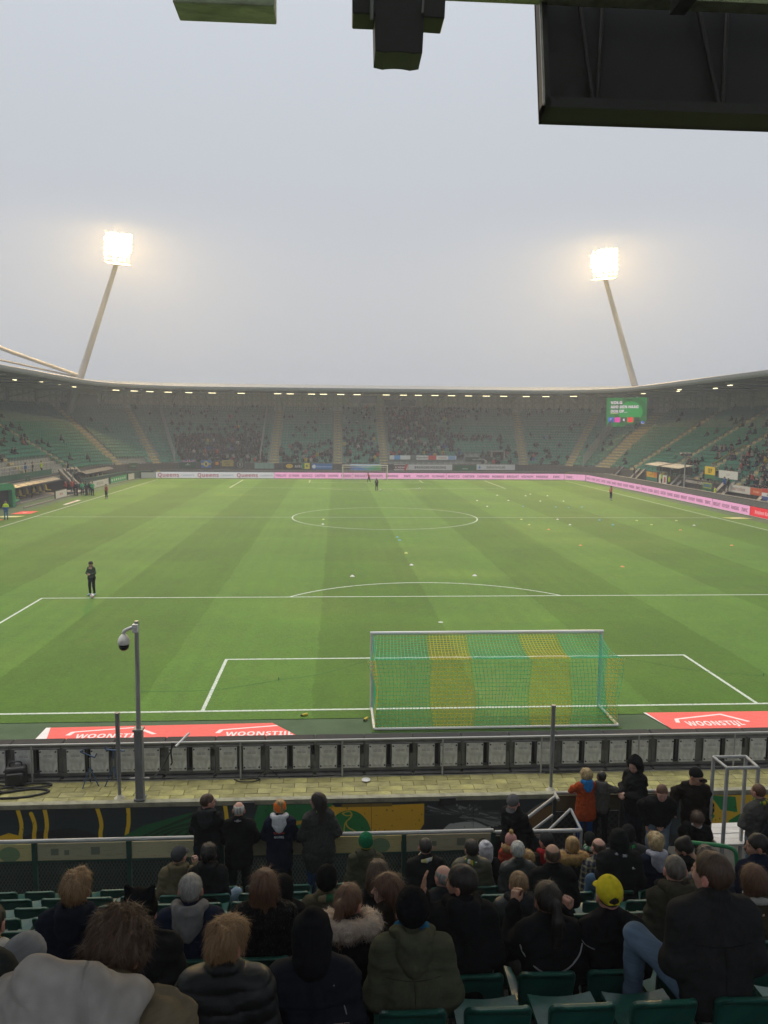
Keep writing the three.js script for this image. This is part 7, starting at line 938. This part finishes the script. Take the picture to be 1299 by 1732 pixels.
P(0, 10, { label: 'person in pale grey trousers with a raised knee, cut by the left edge', at: [-6.26,7.54,21.5], hair: 'short', hc: 'brown', coat: { c: [0.03, 0.033, 0.033], thick: 0.05 }, knR: [0.13, 0.78, -0.48], anR: [0.06, 0.2, -0.62], legs: [0.28, 0.29, 0.31], fineLegs: true });
P(0, 8, { label: 'person in black jacket with white sleeve panel, cut by the left edge', at: [-7.15,5.94,19.2], hair: 'short', hc: 'dark', coat: { c: BLK, thick: 0.05 }, hood: { c: [0.5, 0.48, 0.44] }, R: 'knee', scarf: { cs: [[0.6, 0.45, 0.05]], w: 0.03 } });
{ const ph = obj('mobile_phone', rbx(0.075, 0.15, 0.009, 0.004), blackPlastic); ph.position.set(-7.14,2.67,13); ph.rotation.set(0.15, 0.2, 0.1); tag(ph, 'dark mobile phone held up by the man in the grey cap', 'phone'); }

// ---------------------------------------------------------------- people on the field and in the stands (small in the photo)
const far = (o) => person({ q: 2.4, noShoes: false, ...o });
far({ label: 'goalkeeper in olive top and black leggings standing over the ball at the penalty area', cat: 'person', foot: [-17.76, 0.01, -17.2], yaw: 2.9, hy: -0.5, hp: -0.3, q: 1.6, hair: 'short', hc: 'dark', skin: 'tan', coat: { c: [0.055, 0.075, 0.045], thick: 0.008, len: 0.0 }, L: 'fold', R: 'fold', legs: [0.012, 0.013, 0.014], shoes: [0.45, 0.6, 0.7], s: 1.05 });
far({ label: 'distant player in red top bending forward before the far goal', foot: [0.38, 0.01, -98.8], yaw: 2.2, lean: 0.35, hair: 'short', hc: 'dark', coat: { c: [0.5, 0.05, 0.035], thick: 0.006, len: 0 }, legs: BLK, shoes: [0.6, 0.6, 0.5], step: 0.2 });
far({ label: 'distant figure all in black standing before the far goal', foot: [0.84, 0.01, -84.3], yaw: 0.2, hair: 'short', hc: 'dark', coat: { c: [0.018, 0.019, 0.02], thick: 0.012, len: -0.05 }, arms: 'fold', legs: BLK });
far({ label: 'player in red top and dark trousers on the right side of the pitch', foot: [29.95, 0.01, -72.05], yaw: -1.2, hair: 'short', hc: 'dark', coat: { c: [0.45, 0.05, 0.04], thick: 0.006, len: 0 }, legs: [0.02, 0.015, 0.02], shoes: [0.6, 0.6, 0.6] });
far({ label: 'player in red top standing alone near the left touchline', foot: [-32.66, 0.01, -71.7], yaw: 2.6, hair: 'short', hc: 'dark', coat: { c: [0.45, 0.05, 0.04], thick: 0.006, len: 0 }, legs: BLK, shoes: [0.6, 0.5, 0.5] });
const greenT = [0.04, 0.42, 0.16];
[[-39.3, -77.2, [0.4, 0.06, 0.05], 'man in red jacket leftmost of the group at the left touchline'], [-38.9, -78.4, [0.4, 0.07, 0.05], 'second man in red jacket in the group at the left touchline'], [-37.7, -75.6, [0.016, 0.02, 0.03], 'man in dark tracksuit beside the small white board on the left'], [-37.3, -75.3, [0.016, 0.02, 0.03], 'taller man in dark tracksuit in front of the red jackets on the left'], [-36.9, -76.0, greenT, 'leftmost man in green jacket in the group on the left'], [-36.5, -76.6, greenT, 'middle man in green jacket in the group on the left'], [-36.2, -75.4, [0.05, 0.055, 0.06], 'man in dark top between the green jackets on the left'], [-35.9, -75.9, [0.02, 0.022, 0.03], 'man in black behind the green jackets on the left'], [-35.5, -75.6, greenT, 'rightmost man in green jacket in the group on the left']].forEach(([x, z, c, l], i) => far({ label: l, foot: [x, 0.01, z], yaw: rr(-2.5, 2.5), hair: 'short', hc: i % 2 ? 'dark' : 'brown', coat: { c, thick: 0.02, len: -0.06 }, arms: i % 2 ? 'pocket' : 'fold', legs: BLK, s: rr(0.97, 1.05) }));
const HV = [0.55, 0.75, 0.03];
far({ label: 'steward in yellow and blue work clothes at the left edge', foot: [-36.25, 0.01, -49.6], yaw: 1.2, hair: 'crop', hc: 'dark', coat: { c: HV, thick: 0.03, len: 0.02 }, legs: [0.04, 0.2, 0.35], arms: 'fold' });
far({ label: 'steward in yellow and blue work clothes right of his colleague at the left edge', foot: [-35.7, 0.01, -50.2], yaw: 0.4, hy: 0.5, hair: 'crop', hc: 'sand', coat: { c: HV, thick: 0.03, len: 0.02, col: (x, y) => (y < 1.18 ? [0.03, 0.08, 0.3] : HV) }, legs: [0.04, 0.2, 0.35], arms: 'fold' });
[[41.9, 1.05, -84.7, 1.5, 'steward in yellow vest left of a pair below the right stand'], [41.9, 0.75, -82.1, 1.4, 'steward in yellow vest right of a pair below the right stand'], [41.6, 0.3, -68.2, 1.2, 'steward in yellow vest at the stairs below the lettered block'], [15.2, 0.75, -115.0, 3.1, 'steward in yellow vest left of the green box in the far stand'], [18.2, 0.75, -115.1, 3.1, 'steward in yellow vest behind the green box in the far stand'], [19.2, 0.7, -115.1, 3.1, 'steward in yellow vest right of the green box in the far stand'], [-18.5, 0.75, -114.9, 3.1, 'steward in yellow vest behind the glass screen in the far stand'], [-43.6, 2.35, -80.8, -1.5, 'steward in yellow jacket on the balcony of the left stand']].forEach(([x, y, z, t, l]) => far({ label: l, q: 3, foot: [x, y, z], yaw: t, hair: 'crop', hc: 'dark', coat: { c: HV, thick: 0.03, len: -0.05 }, legs: BLK }));
[[-43.7, 2.35, -78.0, [0.014, 0.015, 0.016], 'dark figure standing on the balcony of the left stand'], [-43.9, 2.35, -76.3, [0.03, 0.15, 0.4], 'figure in blue jacket on the balcony of the left stand'], [-42.6, 1.9, -88.0, [0.014, 0.015, 0.016], 'dark figure at the stairs of the left stand'], [-41.3, 0.02, -71.2, [0.014, 0.015, 0.016], 'figure in black standing by the dugout'], [41.7, 1.2, -94.6, [0.014, 0.015, 0.016], 'figure in black in the gap of the stairs at the right corner'], [41.8, 1.6, -66.4, [0.02, 0.1, 0.4], 'figure in bright blue jacket under the lettered banners'], [41.7, 1.5, -65.3, [0.03, 0.03, 0.03], 'dark figure beside the blue jacket under the banners']].forEach(([x, y, z, c, l]) => far({ label: l, q: 3, foot: [x, y, z], yaw: x > 0 ? 1.2 : -1.2, hair: 'short', hc: 'dark', coat: { c, thick: 0.03, len: -0.05 }, legs: BLK }));
{
  // seated figures: six made, the rest copies of them
  const kinds = [[[0.014, 0.015, 0.017], 'black coat', 'dark'], [[0.03, 0.032, 0.035], 'charcoal coat', 'brown'], [[0.012, 0.018, 0.035], 'navy coat', 'dark'], [[0.06, 0.06, 0.04], 'olive coat', 'brown'], [[0.3, 0.29, 0.27], 'pale grey coat', 'sand'], [[0.35, 0.06, 0.045], 'red coat', 'dark'], [[0.4, 0.3, 0.03], 'yellow scarf and coat', 'dark']];
  const made = kinds.map(([c, n, hc]) => person({ label: n, sit: true, q: 3.3, noHands: true, noShoes: true, hair: 'short', hc, coat: { c, thick: 0.04 }, legs: BLK, foot: [0, 0, 0] })); made.forEach((m) => (names.person--, scene.remove(m)));
  const used = new Set(); const list = [...SIDE.map((p) => [p, p.s === 4 ? 'right' : 'left']), ...FARP.map((p) => [p, 'far'])];
  list.forEach(([p, where]) => { const h = rnd(), i = h < 0.4 ? 0 : h < 0.6 ? 1 : h < 0.74 ? 2 : h < 0.84 ? 3 : h < 0.91 ? 4 : h < 0.96 ? 5 : 6, m = made[i], o = used.has(i) ? m.clone() : m; used.add(i); o.name = numbered('person'); scene.add(o); o.scale.setScalar(p.sc); o.rotation.y = p.ry + p.turn; o.position.set(p.x + p.dx, p.y, p.z - 0.05); tag(o, `small spectator in ${kinds[i][1]} seated in the ${where} stand`, 'person', `spectators in ${kinds[i][1]} in the ${where} stand`); });
}
// ---------------------------------------------------------------- along the left stand
{
  const gp = std([0.02, 0.115, 0.085], 0.6, { map: grimeTex }), g = base('balcony_wall'); tag(g, 'green balcony wall with grey posts and rails along the foot of the left stand', 'balcony');
  for (let z = -30; z > -82; z -= 4) obj('wall_panel', bx(0.12, 0.75, 3.97, -42.75, 2.6, z - 2), gp, g); obj('floor_edge', bx(2.6, 0.2, 52, -44, 2.2, -56), concrete, g);
  for (let z = -30; z > -82.1; z -= 1.3) obj('post', bx(0.07, 1.0, 0.09, -42.85, 3.35, z), galvanised, g); obj('rail', [rod([-42.85, 3.85, -30], [-42.85, 3.85, -82], 0.035), rod([-42.85, 3.4, -30], [-42.85, 3.4, -82], 0.025)], galvanised, g);
  const gl = std([0.22, 0.24, 0.23], 0.3, { map: speckTex }); obj('low_rail', [rod([-42.3, 2.0, -30], [-42.3, 2.0, -84], 0.04), rod([-42.3, 1.5, -30], [-42.3, 1.5, -84], 0.03), bx(0.05, 0.5, 54, -42.35, 1.75, -57), bx(0.3, 0.12, 54, -42.3, 1.4, -57)], gl, g);
  for (const [z, l] of [[-86.2, 'grey stair with sloping side walls beside the balcony of the left stand'], [-91.0, 'second grey stair with sloping side walls on the left stand']]) { const s = base('stand_stair', [-41.6, 0, z]); tag(s, l, 'stair'); for (let i = 0; i < 7; i++) obj('step', bx(0.3, 0.2, 1.5, -0.3 * i + 0.6, 0.2 + 0.3 * i, 0), greySteel, s); for (const q of [-1, 1]) obj('side_wall', bx(0.7, 0.16, 3.4, 0, 0, 0).rotateY(Math.PI / 2).rotateZ(-0.82).translate(-0.15, 1.45, q * 0.9), greySteel, s); }
  // dugouts
  const grey = std([0.16, 0.165, 0.165], 0.4, { map: speckTex }), green = std([0.02, 0.28, 0.11], 0.5, { map: speckTex }), ys = std([0.5, 0.42, 0.08], 0.5, { map: speckTex }), bs = std([0.02, 0.02, 0.02], 0.5, { map: speckTex });
  const dug = (z0, z1, label, seats) => { const d = base('dugout', [-41.2, 0, (z0 + z1) / 2]), L = Math.abs(z1 - z0); tag(d, label, 'dugout'); obj('floor', bx(2.2, 0.1, L + 1, 0, 0.06, 0), concrete, d);
    const prof = [[0.9, 1.85], [0.4, 2.1], [-0.3, 2.1], [-0.9, 1.7], [-1.1, 0.9], [-1.1, 0.1]], sheet = []; for (let i = 0; i + 1 < prof.length; i++) { const [a, b] = [prof[i], prof[i + 1]], dx = b[0] - a[0], dy = b[1] - a[1]; sheet.push(bx(Math.hypot(dx, dy) + 0.02, 0.04, L, (a[0] + b[0]) / 2, (a[1] + b[1]) / 2, 0, 0, 0, Math.atan2(dy, dx))); } obj('shell', sheet, grey, d);
    for (let k = 0; k <= 7; k++) { const z = -L / 2 + L * k / 7; obj('rib', [rod([0.92, 1.86, z], [0.4, 2.14, z], 0.05), rod([0.4, 2.14, z], [-0.3, 2.14, z], 0.05), rod([-0.3, 2.14, z], [-0.95, 1.72, z], 0.05), rod([-0.95, 1.72, z], [-1.1, 0.1, z], 0.05)], galvanised, d); }
    for (let k = 0; k < seats; k++) { const z = -L / 2 + 0.5 + (L - 1) * k / (seats - 1); obj('seat', [bx(0.5, 0.12, 0.5, -0.4, 0.5, z), bx(0.1, 0.7, 0.46, -0.7, 0.85, z, 0, 0, 0.2)], k % 2 ? bs : ys, d); } };
  dug(-63.6, -78.0, 'curved grey team dugout with black and yellow seats on the left', 14); dug(-88.6, -102.2, 'second curved grey dugout nearer the left corner', 12);
  const t = base('player_tunnel', [-40.4, 0, -60.3]); tag(t, 'green tunnel front with rounded top at the left edge', 'tunnel'); const sh = new THREE.Shape(); sh.moveTo(-1.6, 0); sh.lineTo(-1.6, 2.0); sh.quadraticCurveTo(-1.5, 2.5, -0.8, 2.6); sh.lineTo(0.8, 2.6); sh.quadraticCurveTo(1.5, 2.5, 1.6, 2.0); sh.lineTo(1.6, 0); sh.lineTo(1.15, 0); sh.lineTo(1.15, 1.9); sh.lineTo(-1.15, 1.9); sh.lineTo(-1.15, 0); sh.closePath(); obj('arch', put(new THREE.ExtrudeGeometry(sh, { depth: 0.5, bevelEnabled: false }), 0, 0, 0, 0, 1.2), green, t); obj('opening', put(new THREE.BoxGeometry(2.3, 1.9, 0.05), 0, 0.95, 0.05, 0, 1.2), voidMat, t);
  for (let i = 0; i < 4; i++) { const s = base('team_chair', [-39.7 - 0.15 * i, 0.02, -61.6 - i * 0.75], Math.PI / 2); tag(s, 'bright green padded chair in the short row beside the tunnel', 'chair', 'green padded chairs by the tunnel'); obj('backrest', rbx(0.5, 0.85, 0.12, 0.05, 0, 0.95, -0.22, -0.2), green, s); obj('seat', rbx(0.5, 0.14, 0.5, 0.05, 0, 0.48, 0.05), green, s); obj('leg', [rod([-0.2, 0, 0.2], [-0.2, 0.45, 0.2], 0.025), rod([0.2, 0, 0.2], [0.2, 0.45, 0.2], 0.025), rod([-0.2, 0, -0.2], [-0.2, 0.45, -0.2], 0.025), rod([0.2, 0, -0.2], [0.2, 0.45, -0.2], 0.025)], greySteel, s); }
  panelAt('green_hoarding', 'small dark green board above the dugout on the left', 'sign', 0, 6 + 70.5, -1.6, 2.2, 1.3, 1.2, printed(1.3, 1.2, (c, w, h) => { fill(c, w, h, '#1b4436'); c.fillStyle = '#9db5a8'; c.fillRect(w * 0.42, h * 0.3, w * 0.1, h * 0.4); c.fillRect(w * 0.42, h * 0.6, w * 0.22, h * 0.1); }));
  const cam = (pos, h, label, n) => { const p = base('camera_mast', pos); tag(p, label, 'lamp mast'); obj('pole', rod([0, 0, 0], [0, h, 0], 0.11, 0.08, 10), galvanised, p); obj('bracket', [bx(1.5, 0.12, 0.5, 0, h, 0), rod([0, h - 0.5, 0], [0.5, h, 0], 0.04)], greySteel, p); for (let i = 0; i < n; i++) obj('housing', rbx(0.4, 0.28, 0.62, 0.04, -0.55 + i * 0.55, h + 0.22, 0, 0.2), grey, p); };
  cam([41.0, 0, -75.5], 5.5, 'slim grey mast with a cluster of boxes at its top beside the lettered sign', 3); cam([-40.2, 0, -82.6], 2.6, 'short mast with white boxes beyond the dugout on the left', 3);
  const bc = base('corner_block', [-39.4, 0, -79.2]); tag(bc, 'pale concrete kerb platform beside the dugout', 'kerb'); obj('slab', bx(3, 0.25, 3, 0, 0.13, 0), concrete, bc); obj('rim', bx(0.2, 0.12, 22, 1.4, 0.06, 8), concrete, bc);
}
// ---------------------------------------------------------------- along the right stand
{
  const R = (name, label, z0, z1, y0, y1, draw, d = -1.1, cat = 'banner') => panelAt(name, label, cat, 4, (z0 + z1) / 2 - CZ, d, (y0 + y1) / 2, z1 - z0, y1 - y0, printed(z1 - z0, y1 - y0, draw));
  R('flag_banner', 'yellow over green cloth banner at the foot of the right stand', -90.2, -86.4, 1.3, 2.6, (g, w, h) => { fill(g, w, h, '#d0a52c'); g.fillStyle = '#3f7f6a'; g.fillRect(0, h * 0.6, w, h * 0.4); words(g, 'forza', w * 0.4, h * 0.3, h * 0.24, '#6b4a18'); g.fillStyle = '#cf7a2c'; g.fillRect(w * 0.72, 0, w * 0.28, h * 0.5); });
  R('flag_banner', 'white banner with a yellow crest and red patch at the foot of the right stand', -85.7, -83.0, 1.1, 2.4, (g, w, h) => { fill(g, w, h, '#cfd6d6'); g.fillStyle = '#c4c43c'; g.beginPath(); g.arc(w * 0.33, h * 0.45, h * 0.3, 0, 7); g.fill(); g.fillStyle = '#b0483c'; g.fillRect(w * 0.65, h * 0.2, w * 0.2, h * 0.6); });
  R('advertising_sign', 'black sign lettered HOMMERSON CASINOS below the right stand', -78.6, -70.4, 1.75, 2.45, signTxt('#241f1d', 'HOMMERSON CASINOS', '#d8d6d2', 0.72), -1.0, 'sign');
  R('flag_banner', 'yellow banner with black letters IEP and a green lower half', -73.4, -70.7, 2.75, 4.25, (g, w, h) => { fill(g, w, h, '#d8bb1c'); g.fillStyle = '#2a6b3a'; g.fillRect(0, h * 0.68, w, h * 0.32); words(g, 'IEP', w * 0.5, h * 0.36, h * 0.5, '#22230f'); }, -0.3);
  R('cloth_banner', 'white cloth hung over the rail right of the yellow lettered banner', -69.9, -65.3, 3.0, 3.95, (g, w, h) => { fill(g, w, h, '#c9cdcc'); words(g, 'jeugd', w * 0.5, h * 0.45, h * 0.3, '#9aa1a2'); }, -0.2);
  R('flag_banner', 'green banner with yellow border hung before the stairs', -71.7, -69.2, 1.0, 2.3, (g, w, h) => { fill(g, w, h, '#2f6b4a'); g.strokeStyle = '#c9c04a'; g.lineWidth = h * 0.06; g.strokeRect(w * 0.08, h * 0.06, w * 0.84, h * 0.42); g.fillStyle = '#3f6f86'; g.fillRect(w * 0.14, h * 0.13, w * 0.72, h * 0.28); words(g, 'AZIC', w * 0.5, h * 0.72, h * 0.26, '#1c4a30'); }, -1.35);
  R('advertising_sign', 'white sign with brown lettering at the foot of the lettered block', -66.2, -60.9, 1.65, 2.5, signTxt('#c9cac7', "FIRAT'S DÖNER", '#8b5a58', 0.5), -1.0, 'sign');
  R('advertising_sign', 'orange sign beside the white one below the right stand', -60.85, -58.4, 1.7, 2.5, signTxt('#c4552c', 'Snoppe', '#e6b8a0', 0.45), -1.0, 'sign');
  R('flag_banner', 'red, white and blue flag hung over the front at the right edge', -58.3, -55.6, 1.3, 2.6, (g, w, h) => { fill(g, w, h, '#d8dadb'); g.fillStyle = '#c0392f'; g.fillRect(0, 0, w, h * 0.34); g.fillStyle = '#2a4f9a'; g.fillRect(0, h * 0.66, w, h * 0.34); words(g, 'ADO', w * 0.5, h * 0.5, h * 0.24, '#333'); }, -1.1);
  const wall = std([0.2, 0.205, 0.2], 0.7, { map: grimeTex });
  for (const [z, l] of [[-103.5, 'grey stair block at the far right corner'], [-94.7, 'grey stair with sloping walls below the right corner'], [-80.0, 'grey stair with sloping walls left of the black lettered sign'], [-67.3, 'grey stair with sloping walls between the banners'], [-57.4, 'grey stair with sloping walls behind the flag at the right edge']]) { const s = base('stand_stair', [41.7, 0, z]); tag(s, l, 'stair'); for (let i = 0; i < 7; i++) obj('step', bx(0.32, 0.2, 1.5, 0.3 * i - 0.7, 0.35 + 0.3 * i, 0), darkConcrete, s); for (const q of [-1, 1]) obj('side_wall', bx(0.7, 0.16, 3.4, 0, 0, 0).rotateY(Math.PI / 2).rotateZ(0.82).translate(0.15, 1.45, q * 1.0), wall, s); }
  for (const [z0, z1, l] of [[-90.4, -85.4, 'first grey sheltered box at the front of the right stand'], [-84.6, -78.6, 'second grey sheltered box left of the slim mast']]) { const c = base('shelter', [42.6, 2.3, (z0 + z1) / 2]), L = z1 - z0; tag(c, l, 'shelter'); obj('canopy', bx(2.2, 0.1, L, 0, 1.5, 0, 0, 0, 0.18), std([0.34, 0.35, 0.35], 0.6, { map: grimeTex }), c); obj('back_panel', bx(0.06, 1.0, L, 0.9, 0.9, 0), darkConcrete, c); for (const z of [-L / 2 + 0.1, 0, L / 2 - 0.1]) obj('post', rod([-0.8, 0, z], [-0.8, 1.32, z], 0.04), greySteel, c); }
  const rl = base('yellow_rail'); tag(rl, 'row of yellow painted handrails up the aisles of the right stand', 'railing'); const yr = std([0.5, 0.4, 0.06], 0.5, { map: speckTex });
  for (const t of [20, 31, 42]) for (const k0 of [3]) { const a = along(4, t + 0.9, rowD(k0)), b = along(4, t + 0.9, rowD(k0 + 5)); obj('handrail', [rod([a[0], rowY(k0) + 1, a[1]], [b[0], rowY(k0 + 5) + 1, b[1]], 0.05, 0.05, 6), rod([a[0], rowY(k0), a[1]], [a[0], rowY(k0) + 1, a[1]], 0.05, 0.05, 6), rod([b[0], rowY(k0 + 5), b[1]], [b[0], rowY(k0 + 5) + 1, b[1]], 0.05, 0.05, 6), rod([(a[0] + b[0]) / 2, rowY(k0 + 2), (a[1] + b[1]) / 2], [(a[0] + b[0]) / 2, rowY(k0 + 2) + 1.5, (a[1] + b[1]) / 2], 0.05, 0.05, 6)], yr, rl); }
}

renderer.render(scene, camera);
